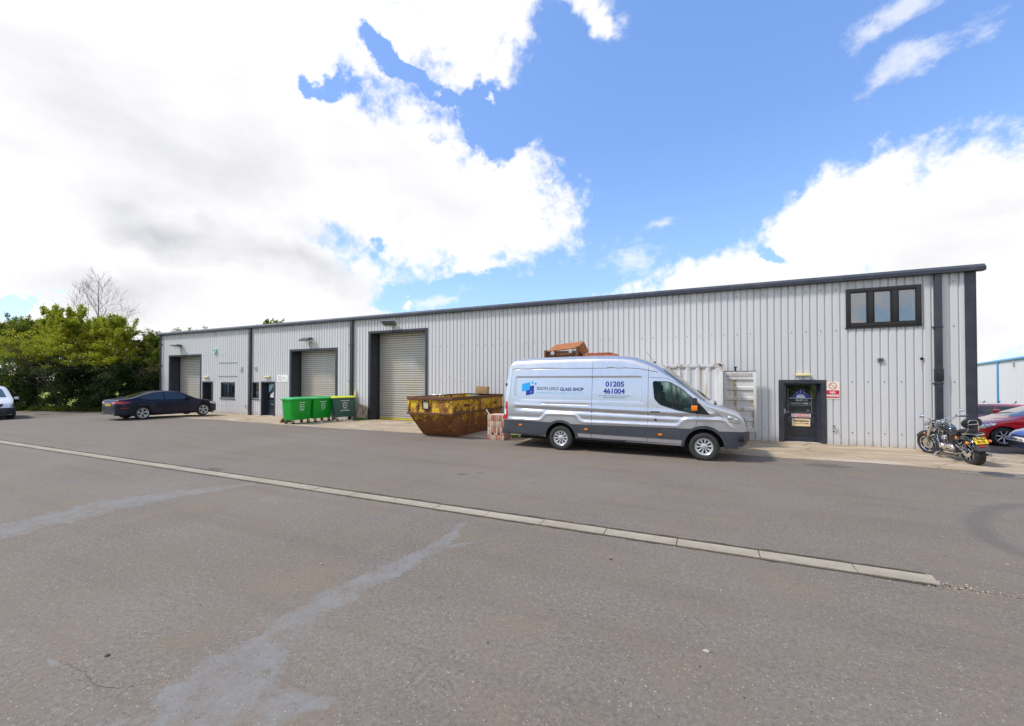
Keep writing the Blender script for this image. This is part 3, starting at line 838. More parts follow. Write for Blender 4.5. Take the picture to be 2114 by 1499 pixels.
d1 = entrance(*OPEN[3], .10, .25, 0)
mb = MB(); mb.box(-30.05, -29.6, WY + .9, WY + .93, .5, 1.6); mb.build('blind', mat('ochre_blind', (.16, .13, .06), .8), d1[0], smooth=False)
mb = MB(); mb.box(-29.95, -29.62, WY + .20, WY + .21, .28, .40); mb.build('letter_plate', M_white, d1[0], smooth=False)
d2 = entrance(*OPEN[4], .10, .95, 0)
M_poster = mat('poster_blue', (.25, .50, .55), .5); M_paper = mat('paper', (.62, .64, .62), .6)
mb = MB(); y = d2[3] + .015
mb.prism([(-24.1, 1.78), (-23.62, 1.78), (-24.1, 1.3)], 'y', y, y + .004); mb.build('poster', M_poster, d2[0], smooth=False)
mb = MB(); mb.prism([(-23.98, 1.0), (-23.45, 1.0), (-23.45, 1.25), (-23.6, 1.42), (-23.98, 1.15)], 'y', y, y + .004); mb.box(-23.9, -23.5, y + .3, y + .304, .86, 1.5); mb.build('notice', M_paper, d2[0], smooth=False)
mb = MB(); mb.box(-23.85, -23.55, d2[3] - .004, d2[3] + .012, .55, .6); mb.build('letter_plate', M_galv, d2[0], smooth=False)

d3, a3, b3, y3, zb3 = entrance(*OPEN[5], .15, .98, 1)
# splayed outer flashing on the right of the reception door
mb = MB()
mb.add([(3.33, WY - .018, 2.03), (3.42, WY - .018, 2.03), (3.42, WY - .018, -.01), (3.33, WY - .018, -.01), (3.20, WY + .2, 2.0), (3.20, WY + .2, -.01)], [(0, 1, 2, 3), (0, 3, 5, 4)])
mb.build('jamb_flashing', M_navy, d3, smooth=False)
# window logo and door signs
M_lblue = mat('decal_blue', (.02, .035, .25), .4); M_lwhite = mat('decal_white', (.55, .60, .66), .45); M_lgrey = mat('decal_grey', (.28, .30, .31), .5)
cx = (a3 + b3) / 2 + .0; yl = y3 + .020; L = 'window_logo'
mb = MB(); mb.prism([(cx - .30, 1.47), (cx + .30, 1.47), (cx + .17, 1.63), (cx + .06, 1.75), (cx - .03, 1.75), (cx - .15, 1.63)], 'y', yl, yl + .003)
mb.build('window_logo', M_lblue, d3, smooth=False); lg = d3
mb = MB(); mb.prism([(cx + .13 * math.cos(R(i * 15)), 1.475 + .12 * math.sin(R(i * 15))) for i in range(13)], 'y', yl - .003, yl - .001)
mb.box(cx - .33, cx + .33, yl - .001, yl, 1.455, 1.468)
mb.build('sun_disc', M_lwhite, lg, smooth=False)
mb = MB()
for an in (35, 60, 90, 120, 145):
    c_, s_ = math.cos(R(an)), math.sin(R(an)); r0, r1 = .15, .15 + (.12 if an == 90 else .09)
    mb.add([(cx + r0 * c_ - .004 * s_, yl - .002, 1.475 + r0 * s_), (cx + r1 * c_ - .004 * s_, yl - .002, 1.475 + r1 * s_), (cx + r1 * c_ + .004 * s_, yl - .002, 1.475 + r1 * s_), (cx + r0 * c_ + .004 * s_, yl - .002, 1.475 + r0 * s_)], [(0, 1, 2, 3)])
mb.build('ray', M_lwhite, lg, smooth=False)
# two illegible white words on the glass: rows of small strokes
rnd = random.Random(4)
for z_, x0_, x1_ in ((1.37, cx - .14, cx + .18), (1.26, cx - .30, cx + .27)):
    x = x0_; mb = MB()
    while x < x1_:
        w_ = rnd.uniform(.03, .045)
        mb.box(x, x + .006, yl, yl + .002, z_, z_ + .06); mb.box(x + .006, x + w_ - .012, yl, yl + .002, z_ + rnd.choice((0, .028, .054)), z_ + rnd.choice((.034, .060)))
        if rnd.random() < .6: mb.box(x + w_ - .012, x + w_ - .006, yl, yl + .002, z_, z_ + .06)
        x += w_
    mb.build('lettering', M_lgrey, lg, smooth=False)
mb = MB()
for q in ((cx - .36, cx - .352, .96, 1.78), (cx + .30, cx + .308, .96, 1.78), (cx - .352, cx + .30, 1.0, 1.006), (cx - .352, cx + .30, 1.225, 1.232)): mb.box(q[0], q[1], yl + .001, yl + .003, q[2], q[3])
mb.build('decal_line', M_lgrey, d3, smooth=False)
mb = MB(); mb.box(cx - .26, cx + .24, y3 + .36, y3 + .40, .95, 1.12); mb.box(cx + .16, cx + .24, y3 + .012, y3 + .018, 1.03, 1.09)
mb.build('counter', mat('dim_counter', (.12, .12, .12), .6), d3, smooth=False)

def plate(name, label, cat, x0, x1, z0, z1, y, m, parent=None):
    mb = MB(); mb.box(x0, x1, y - .006, y, z0, z1)
    o = mb.build(name, m, parent, smooth=False)
    if label: tag(o, label, cat)
    return o
s1 = plate('door_sign', 'narrow red and white no smoking strip stuck above the Reception sign', 'sign', cx - .27, cx + .27, .835, .945, y3 - .002, M_white)
mb = MB(); mb.box(cx - .13, cx + .24, y3 - .010, y3 - .008, .85, .93); mb.build('red_panel', M_red, s1, smooth=False)
text('lettering', 'NO SMOKING', .06, M_white, s1, (cx + .055, y3 - .012, .888), width=.33, bold=.002)
def ring(mb, cx_, cz_, r, w_, y0, y1, n=28, a0=0, a1=360, ex=1.):
    k_ = max(3, int(n * abs(a1 - a0) / 360))
    for i in range(k_):
        t0, t1 = R(a0 + (a1 - a0) * i / k_), R(a0 + (a1 - a0) * (i + 1) / k_)
        P4 = [(cx_ + (r + s_) * math.cos(t) * ex, cz_ + (r + s_) * math.sin(t)) for t, s_ in ((t0, -w_ / 2), (t0, w_ / 2), (t1, w_ / 2), (t1, -w_ / 2))]
        mb.prism(P4, 'y', y0, y1)
mb = MB(); ring(mb, cx - .20, .89, .038, .008, y3 - .0105, y3 - .0085); mb.prism([(cx - .23, .910), (cx - .225, .916), (cx - .170, .870), (cx - .175, .864)], 'y', y3 - .0115, y3 - .0107); mb.build('prohibition_symbol', M_red, s1, smooth=False)
s2 = plate('reception_sign', 'yellowish paper sign reading Reception with an arrow, on the office door', 'sign', cx - .255, cx + .255, .535, .79, y3 - .002, mat('manila_paper', (.78, .60, .36), .6, var=.05))
M_ink = mat('ink_brown', (.06, .035, .02), .6)
text('lettering', 'Reception', .10, M_ink, s2, (cx, y3 - .0095, .715), width=.43, bold=.003)
mb = MB(); mb.box(cx - .19, cx + .15, y3 - .0105, y3 - .0085, .624, .634); mb.prism([(cx + .15, .605), (cx + .21, .629), (cx + .15, .653)], 'y', y3 - .0105, y3 - .0085)
mb.build('arrow', M_ink, s2, smooth=False)
mb = MB(); mb.box(cx - .255, cx + .255, y3 - .014, y3 - .003, .795, .808); tag(mb.build('sign_rail', mat('maroon_strip', (.10, .02, .025), .5), s2, smooth=False))

# no parking sign (two stacked panels)
npx0, npx1 = 3.405, 3.775
s3 = plate('no_parking_sign', 'cream and red no parking sign fixed beside the reception door', 'sign', npx0, npx1, 1.47, 2.02, WY - .004, mat('sign_cream', (.78, .76, .62), .45, var=.03))
mb = MB(); mb.box(npx0 + .015, npx1 - .015, WY - .0125, WY - .0105, 1.50, 1.745); mb.build('red_panel', M_red, s3, smooth=False)
ccx, ccz = (npx0 + npx1) / 2, 1.885
mb = MB(); ring(mb, ccx, ccz, .098, .020, WY - .0125, WY - .0105)
c_, s_ = math.cos(R(-40)), math.sin(R(-40)); w2 = .009
mb.prism([(ccx - .09 * c_ + w2 * s_, ccz - .09 * s_ - w2 * c_), (ccx + .09 * c_ + w2 * s_, ccz + .09 * s_ - w2 * c_), (ccx + .09 * c_ - w2 * s_, ccz + .09 * s_ + w2 * c_), (ccx - .09 * c_ - w2 * s_, ccz - .09 * s_ + w2 * c_)], 'y', WY - .0135, WY - .0128)
mb.build('prohibition_symbol', M_red, s3, smooth=False)
text('lettering', 'NO', .09, M_white, s3, (ccx, WY - .014, 1.672), bold=.004); text('lettering', 'PARKING', .09, M_white, s3, (ccx, WY - .014, 1.572), width=.315, bold=.004)

# windows
def casement(x0, x1, z0, z1, n, m_frame, depth, fw, proud, mg=None):
    mb = MB(); y = WY - proud
    ft = fw
    mb.box(x0 - .03, x0 + ft, y, y + .09, z0 - .03, z1 + .03, bev=.008); mb.box(x1 - ft, x1 + .03, y, y + .09, z0 - .03, z1 + .03, bev=.008)
    mb.box(x0 + ft, x1 - ft, y + .002, y + .088, z1 - ft, z1 + .03, bev=.008); mb.box(x0 + ft, x1 - ft, y + .002, y + .088, z0 - .03, z0 + ft, bev=.008)
    for i in range(1, n):
        xm = x0 + (x1 - x0) * i / n; mb.box(xm - ft * .8, xm + ft * .8, y + .001, y + .089, z0 + ft, z1 - ft, bev=.008)
    w = mb.build('window', m_frame, WH)
    for i in range(n):
        a = x0 + (x1 - x0) * i / n + ft * .9; b = x0 + (x1 - x0) * (i + 1) / n - ft * .9
        mb = MB(); mb.box(a - .02, b + .02, y + .05, y + .058, z0 + ft - .02, z1 - ft + .02); mb.build('pane', mg or M_winglass, w, smooth=False)
        mb = MB()
        for q in ((a, a + .02, z0 + ft, z1 - ft), (b - .02, b, z0 + ft, z1 - ft)): mb.box(q[0], q[1], y + .012, y + .05, q[2], q[3], bev=.004)
        mb.box(a + .02, b - .02, y + .013, y + .049, z0 + ft, z0 + ft + .02, bev=.004); mb.box(a + .02, b - .02, y + .013, y + .049, z1 - ft - .02, z1 - ft, bev=.004)
        mb.build('sash', m_frame, w)
    # room behind
    mb = MB(); yb = y + 1.5
    mb.add([(x0, y + .1, z0), (x1, y + .1, z0), (x1, yb, z0), (x0, yb, z0), (x0, y + .1, z1), (x1, y + .1, z1), (x1, yb, z1), (x0, yb, z1)], [(0, 1, 2, 3), (4, 5, 6, 7), (3, 2, 6, 7), (0, 3, 7, 4), (1, 2, 6, 5)])
    mb.build('room', mat('dim_room', (.045, .048, .05), .9), w, smooth=False)
    mb = MB(); mb.box(x0 - .05, x1 + .05, WY - .045, WY + .02, z0 - .075, z0 - .032); mb.build('sill', m_frame, w, smooth=False)
    return w
w3 = casement(*WINS[2][:2], *WINS[2][2:], 3, M_brown, .1, .085, .055, M_upglass)
mb = MB(); mb.prism([(5.48 + .26 * math.cos(R(i * 12)), 3.86 + .22 * math.sin(R(i * 12))) for i in range(16)], 'y', WY + .30, WY + .33)
mb.build('round_panel', mat('peach_panel', (.80, .42, .26), .6), w3, smooth=False)
w1 = casement(*WINS[0][:2], *WINS[0][2:], 2, M_navy, .1, .06, -.03)
mb = MB()
xx = -27.95
while xx < -27.5: mb.box(xx, xx + .075, WY + .28, WY + .29, .95, 1.85); xx += .085
mb.build('blind', mat('bright_blue_blind', (.05, .27, .52), .6), w1, smooth=False)
w2_ = casement(*WINS[1][:2], *WINS[1][2:], 1, M_navy, .1, .055, -.03)
mb = MB(); mb.box(-24.86, -24.83, WY + .2, WY + .23, 1.0, 1.6); mb.build('blind_cord', M_galv, w2_, smooth=False)
# blocked-up openings above the west window: two drip flashings
for z in (2.30, 3.16):
    mb = MB(); mb.box(-28.7, -26.8, WY - .035, WY + .02, z, z + .035); mb.box(-28.68, -26.82, WY - .02, WY + .02, z - .03, z); mb.build('drip_flashing', M_galv, WH, smooth=False)
# downpipes
def downpipe(x, w_, z1, brackets, hopper=None, rnd_=False):
    mb = MB(); zb = gz(x)
    if rnd_: mb.tube([(x, WY - .09, zb + .02), (x, WY - .09, z1)], w_ / 2, 14)
    else: mb.box(x - w_ / 2, x + w_ / 2, WY - .125, WY - .012, zb + .01, z1, bev=.022)
    d = mb.build('downpipe', M_navy, WH)
    mb = MB()
    for z in brackets:
        mb.box(x - w_ / 2 - .035, x + w_ / 2 + .012, WY - .132, WY - .002, z - .025, z + .025, bev=.005)
    mb.build('bracket', M_navy, d)
    if hopper:
        mb = MB(); mb.box(x - w_ / 2 - .012, x + w_ / 2 + .012, WY - .135, WY - .008, hopper, hopper + .36, bev=.01); mb.build('pipe_collar', mat('collar_black', (.016, .017, .022), .35), d)
downpipe(6.125, .165, 5.205, (1.98, 3.64), 2.05)
downpipe(-17.10, .20, 5.205, (2.0, 3.9)); downpipe(-25.45, .20, 5.205, (2.3, 4.9)); downpipe(-35.28, .09, 5.205, (1.3, 3.1, 4.6), None, True)

# -------- things fixed on the wall
M_lens = glassmat('lamp_glass', (.8, .85, .85), .5, .1, (.25, .27, .27))
M_ldark = mat('lamp_housing', (.055, .058, .060), .4, var=.2)
def floodlight(name_label, x, z, yaw, tilt, wid, m_b):
    t = thing('floodlight', name_label, 'floodlight', (x, WY - .02, z), 0, 'floodlights above the roller doors')
    Mx = Matrix.Translation((0, -.30, .02)) @ Matrix.Rotation(R(yaw), 4, 'Z') @ Matrix.Rotation(R(tilt), 4, 'X')
    mb = MB()
    h = wid / 2
    pr = [(-.22, -.02), (.16, -.05), (.24, -.01), (.24, .03), (.13, .095), (-.05, .075), (-.20, .02)]
    mb.prism(pr, 'x', -h, h, 0, Mx); mb.build('housing', m_b, t, smooth=False)
    mb = MB(); mb.prism([(-h + .03, -.19), (h - .03, -.19), (h - .03, .15), (-h + .03, .15)], 'z', -.058, -.050, 0, Mx @ Matrix.Rotation(R(-4), 4, 'X')); mb.build('lens', M_lens, t, smooth=False)
    mb = MB()
    for s_ in (-1, 1): mb.tube([Mx @ Vector((s_ * (h + .01), .1, .02)), Mx @ Vector((s_ * (h + .01), .2, -.08)), Vector((s_ * .07, -.05, -.10)), Vector((s_ * .05, 0., -.10))], .014, 6)
    mb.box(-.08, .08, -.03, .015, -.16, -.04, bev=.004); mb.build('bracket', M_galv, t)
    mb = MB(); mb.tube([(0., -.012, -.15), (.01, -.012, -.5)], .009, 6); mb.build('cable', M_black, t)
    return t
floodlight('slim tilted floodlight above the westmost roller door behind the dark car', -32.95, 4.37, 8, -8, .62, M_ldark)
floodlight('dark curved floodlight above the roller door behind the green bins', -20.28, 4.27, 0, 16, .66, M_ldark)
floodlight('floodlight with bright glass above the tallest roller door beside the skip', -14.38, 4.87, 12, -24, .66, mat('lamp_alu', (.22, .225, .22), .35, .6))
def bulkhead(label, x, z, wid):
    t = thing('bulkhead_light', label, 'wall light', (x, WY - .01, z), 0, 'cream bulkhead lights over the entrance doors')
    mb = MB(); mb.box(-wid / 2, wid / 2, -.105, -.022, -.04, .045, bev=.035); mb.build('diffuser', M_cream, t)
    mb = MB(); mb.box(-wid / 2 + .02, wid / 2 - .02, -.022, .012, -.05, .055, bev=.006); mb.build('base', mat('aged_cream', (.50, .44, .28), .5), t)
bulkhead('long cream wall light over the reception door', 2.79, 2.245, .42)
bulkhead('cream wall light over the door behind the dark car', -29.97, 2.25, .50)
bulkhead('cream wall light over the door left of the oval white sign', -23.88, 2.24, .50)
t = thing('alarm_box', 'pale mint alarm box high on the wall right of the westmost roller door', 'alarm', (-29.05, WY - .01, 3.92))
mb = MB(); pts = [(-.15, .17), (.15, .17), (.155, .02), (.10, -.14), (0., -.19), (-.10, -.14), (-.155, .02)]
mb.prism(rounded(pts, .05), 'y', -.09, 0); mb.build('casing', mat('mint_plastic', (.40, .66, .58), .4), t)
mb = MB(); mb.prism(rounded([(-.06, .10), (.06, .10), (.06, .0), (-.06, .0)], .02), 'y', -.097, -.091); mb.build('badge', mat('teal_badge', (.03, .22, .22), .4), t)
def wallvent(label, x, z, w_, h_, m_):
    t = thing('wall_vent', label, 'vent', (x, WY - .005, z), 0, 'small louvred boxes on the warehouse wall')
    mb = MB(); mb.box(-w_ / 2, w_ / 2, -.05, .02, -h_ / 2, h_ / 2, bev=.008); mb.build('casing', m_, t)
    mb = MB()
    for i in range(5): mb.box(-w_ / 2 + .018, w_ / 2 - .018, -.056, -.051, -h_ / 2 + .02 + i * (h_ - .04) / 5, -h_ / 2 + .02 + i * (h_ - .04) / 5 + .010)
    mb.build('louvre', M_dark, t, smooth=False)
wallvent('grey louvred box below the upstairs window', 4.79, 2.70, .145, .13, mat('vent_grey', (.27, .29, .28), .5))
wallvent('small square vent left of the second downpipe from the west', -26.35, 2.75, .17, .30, M_clad)
wallvent('small square vent right of the second downpipe from the west', -24.98, 2.78, .17, .22, M_clad)
t = thing('pipe_stub', 'dark open pipe stub in the wall left of the east downpipe', 'pipe', (5.77, WY, 2.715))
mb = MB(); mb.lathe([(.028, .02), (.028, -.03), (.040, -.03), (.040, .02)], 'Y', (0, 0, 0), 20); mb.build('pipe', M_black, t)
mb = MB(); mb.lathe([(.0, -.004), (.028, -.006)], 'Y', n=16); mb.build('bore', mat('black_bore', (.004, .004, .004), .9), t)
mb = MB(); mb.prism([(-.005, -.04), (.012, -.04), (.006, -.34), (.002, -.34)], 'y', -.004, -.002); mb.build('rust_run', mat('rust_run', (.36, .24, .14), .8), t, smooth=False)
def wall_tap(label, x, z):
    t = thing('outside_tap', label, 'tap', (x, WY, z))
    mb = MB(); mb.tube([(0, .0, 0), (0, -.07, 0), (.0, -.11, -.015), (.0, -.115, -.07)], [.014, .014, .013, .011], 8); mb.build('spout', mat('brass_tap', (.35, .25, .12), .4, .8), t)
    mb = MB(); mb.tube([(-.035, -.06, .05), (.035, -.06, .055)], .009, 8); mb.tube([(0, -.06, 0), (0, -.06, .05)], .008, 8); mb.build('handle', M_dark, t)
    mb = MB(); mb.tube([(-.01, -.012, -.13), (-.01, -.045, -.13)], .022, 10); mb.build('waste_outlet', M_black, t)
    return t
wall_tap('brass garden tap low on the wall below the no parking sign', 3.62, .56); wall_tap('garden tap low on the wall beside the second downpipe from the west', -25.85, .45)
# company sign
t = tag(plate('company_sign', None, None, -23.05, -22.12, 1.95, 2.36, WY - .006, mat('gloss_white', (.82, .83, .82), .3)), 'white company sign with pink arc, beside the roller door behind the bins', 'sign')
mb = MB(); ring(mb, -22.72, 2.15, .135, .022, WY - .0145, WY - .0125, 40, 95, 285, 1.7); mb.build('pink_arc', mat('pink_ink', (.75, .05, .28), .5), t, smooth=False)
mb = MB(); ring(mb, -22.72, 2.15, .115, .008, WY - .0145, WY - .0125, 40, 20, 100, 1.9); mb.build('blue_arc', mat('pale_blue_ink', (.35, .62, .80), .5), t, smooth=False)
rnd = random.Random(9)
for z_, a_, b_ in ((2.16, -22.88, -22.45), (2.10, -22.86, -22.48)):
    x = a_; mb = MB()
    while x < b_: w_ = rnd.uniform(.025, .05); mb.box(x, x + w_, WY - .0145, WY - .0125, z_, z_ + rnd.uniform(.025, .04)); x += w_ + .012
    mb.build('blurred_wording', mat('pale_blue_ink', (.35, .62, .80)), t, smooth=False)
mb = MB(); mb.prism([(-22.38 + .05 * math.cos(i) * (1 + .3 * (i % 2)), 2.15 + .10 * math.sin(i)) for i in [R(40 * q) for q in range(9)]], 'y', WY - .0145, WY - .0125); mb.build('yellow_mark', mat('yellow_green', (.66, .72, .30), .5), t, smooth=False)

# ------------------------------------------------------------------ neighbouring unit with blue trims
ang = R(90 - 15.2)     # wall direction seen from +X
o0 = Vector((18.96, 39.76, 0)); dr = Vector((math.cos(R(74.45)), math.sin(R(74.45)), 0)); rot = math.atan2(dr.y, dr.x)
NB = thing('neighbour_unit', 'pale grey corrugated unit with bright blue gutter and downpipe behind the red cars', 'warehouse', o0, rot)
M_nclad = cladding('neighbour_cladding', (.68, .69, .69)); M_blue = mat('bright_blue_trim', (.03, .30, .55), .35, var=.1)
mb = MB(); x = -14.
while x < 44:
    for (a, da), (b, db) in (((0, 0), (.2, 0)), ((.2, 0), (.23, .03)), ((.23, .03), (.3, .03)), ((.3, .03), (.333, 0))):
        mb.add([(x + a, da * -1, -.4), (x + b, db * -1, -.4), (x + b, db * -1, 3.5), (x + a, da * -1, 3.5)], [(0, 1, 2, 3)])
    x += .3333
for xx in (-14., 44.): mb.add([(xx, 0, -.4), (xx, -12, -.4), (xx, -12, 3.5), (xx, 0, 3.5)], [(0, 1, 2, 3)])
mb.build('wall', M_nclad, NB, smooth=False)
mb = MB(); mb.prism([(.08, 3.45), (.12, 3.52), (.08, 3.64), (-.02, 3.66), (-.02, 3.45)], 'x', -14.1, 44.1); mb.build('gutter', M_blue, NB, smooth=False)
mb = MB(); mb.add([(-14, 0, 3.62), (44, 0, 3.62), (44, -12, 4.5), (-14, -12, 4.5)], [(0, 1, 2, 3)]); mb.build('roof', M_roof, NB, smooth=False)
for x in (-4., 7.5, 19.):
    mb = MB(); mb.box(x, x + .18, .01, .10, -.3, 3.45, bev=.02); mb.build('downpipe', M_blue, NB)
for x in (2.4,): 
    mb = MB(); mb.box(x, x + .2, .01, .08, 3.0, 3.3, bev=.01); mb.build('wall_box', M_galv, NB)

# ------------------------------------------------------------------ vehicles
def paint(name, col, metal=.0, rough=.28, coat=1., flake=.0, dirt=.15, bumpy=.015):
    m, k, p = newmat(name); P = k.obj()
    n = k.noise(P, 3., 6., .65)
    z = k.n('ShaderNodeSeparateXYZ', i_0=P).outputs[2]
    c = k.mix(k.rng(n, .3, .7), tuple(x * .95 for x in col), col)
    lowd = k.m('MULTIPLY', k.rng(z, .9, .25), k.rng(k.noise(P, 7., 6., .7), .35, .65))
    c = k.mix(k.m('MULTIPLY', lowd, dirt), c, (.20, .17, .13))
    k.set(p.inputs['Base Color'], c); p.inputs['Metallic'].default_value = metal; p.inputs['Specular IOR Level'].default_value = .25
    k.set(p.inputs['Roughness'], k.rng(n, .2, .8, rough * .85, rough * 1.2))
    p.inputs['Coat Weight'].default_value = coat; p.inputs['Coat Roughness'].default_value = .05
    b = k.n('ShaderNodeBump', i_Strength=bumpy, i_Distance=.01); k.set(b.inputs['Height'], k.noise(P, 1.6, 1.)); k.set(p.inputs['Normal'], b.outputs[0]); k.set(p.inputs['Coat Normal'], b.outputs[0])
    return m
M_silver = paint('silver_van_paint', (.665, .668, .69), .80, .28)
M_bmw = paint('black_blue_car_paint', (.003, .005, .020), .0, .4, coat=.38, dirt=.02, bumpy=.0)
M_redp = paint('bright_red_paint', (.66, .012, .016), .0, .3)
M_redp2 = paint('raspberry_red_paint', (.50, .02, .04), .2, .32)
M_bluep = paint('royal_blue_paint', (.008, .05, .36), .2, .28)
M_vwhite = paint('white_van_paint', (.72, .74, .75), .0, .35)
M_trim = mat('slate_plastic_cladding', (.050, .055, .066), .48, var=.12, scale=3., bump=.15, bscale=300., dirt=.12, dcol=(.12, .11, .10))
M_trimk = mat('black_plastic', (.018, .018, .020), .5, var=.2)
M_well = mat('wheel_well', (.010, .010, .010), .9)
M_tyre = mat('tyre_rubber', (.028, .027, .027), .78, var=.3, scale=14., bump=.3, bscale=120., dirt=.3, dcol=(.09, .08, .07))
M_rims = mat('silver_wheel_cover', (.56, .57, .58), .30, .55, var=.06)
M_rimd = mat('dark_brake_void', (.022, .022, .024), .6)
M_chrome = mat('chrome', (.78, .79, .80), .08, 1., var=.03)
M_gap = mat('shut_line', (.012, .012, .014), .7)
M_glassd = glassmat('tinted_car_glass', (.3, .36, .36), .93, .02, (.012, .018, .022))
M_glasss = glassmat('windscreen_glass', (.45, .58, .55), .88, .02, (.05, .075, .075))
M_glassv = glassmat('green_side_glass', (.80, .98, .93), .16, .01, (.01, .04, .035))
M_lampc = glassmat('headlamp_clear', (.9, .95, .95), .8, .08, (.60, .62, .64))
_p = [n for n in M_lampc.node_tree.nodes if n.type == 'BSDF_PRINCIPLED'][0]; _p.inputs['Metallic'].default_value = .6
M_orange = mat('orange_lamp', (.85, .22, .01), .25, coat=.6)
M_redl = mat('red_lamp', (.45, .008, .012), .2, coat=.8)
M_yplate = mat('yellow_number_plate', (.85, .55, .01), .4, var=.03)
M_wplate = mat('white_number_plate', (.78, .79, .76), .4, var=.03)
M_ink2 = mat('plate_ink', (.012, .012, .014), .5)

def body_mesh(d):
    zt, rc, plan, zb = interp(d['zt']), interp(d['rc']), interp(d['plan']), interp(d['zb'])
    wt = interp(d['w']); x0, x1 = d['x']; n = d.get('n', 2.7); NZ, NC = d.get('nz', 26), 8
    st = d.get('step', .06); xs = []
    x = x0
    while x < x1 - 1e-6:
        xs.append(x); e = min(x - x0, x1 - x); x += max(.008, min(st, .012 + e * .18))
    xs.append(x1)
    disp = d.get('disp')
    vs = []; fs = []; rows = []
    for x in xs:
        t = zt(x); ze = t - rc(x); b = zb(x); ze = max(ze, b + .05); row = []
        for i in range(NZ + 1):
            z = b + (ze - b) * i / NZ
            y = wt(z) * plan(x)
            if i == 0: y -= .03
            if disp: y -= disp(x, z)
            row.append((x, max(.02, y), z))
        ye = wt(ze) * plan(x)
        n = d['nf'](x) if 'nf' in d else d.get('n', 2.7)
        for i in range(1, NC + 1):
            ph = PI / 2 * i / NC
            row.append((x, ye * max(0., math.cos(ph)) ** (2 / n), ze + (t - ze) * math.sin(ph) ** (2 / n)))
        row[-1] = (x, 0., t)
        rows.append(row)
    L = len(rows[0])
    full = [r + [(p[0], -p[1], p[2]) for p in r[-2::-1]] for r in rows]
    F = len(full[0])
    for r in full: vs += r
    for i in range(len(full) - 1):
        for j in range(F - 1): a = i * F + j; fs.append((a, a + 1, a + F + 1, a + F))
        fs.append((i * F + F - 1, i * F, (i + 1) * F, (i + 1) * F + F - 1))
    for e in (0, len(full) - 1):
        b = e * F; h = F // 2
        for j in range(h):
            q = (b + j, b + F - 1 - j, b + F - 2 - j, b + j + 1)
            if len(set(q)) < 4 or j + 1 == h: q = (b + j, b + F - 1 - j, b + j + 1)
            fs.append(q if e else q[::-1])
    if d.get('post'): vs = [d['post'](*v) for v in vs]
    me = bpy.data.meshes.new('body'); me.from_pydata(vs, [], fs)
    bm = bmesh.new(); bm.from_mesh(me); bmesh.ops.remove_doubles(bm, verts=bm.verts[:], dist=1e-6); bmesh.ops.recalc_face_normals(bm, faces=bm.faces[:]); bm.to_mesh(me); bm.free()
    return me

def mesh_of(mb, name='cut'):
    me = bpy.data.meshes.new(name); me.from_pydata(mb.v, [], mb.f)
    bm = bmesh.new(); bm.from_mesh(me); bmesh.ops.recalc_face_normals(bm, faces=bm.faces[:]); bm.to_mesh(me); bm.free(); return me

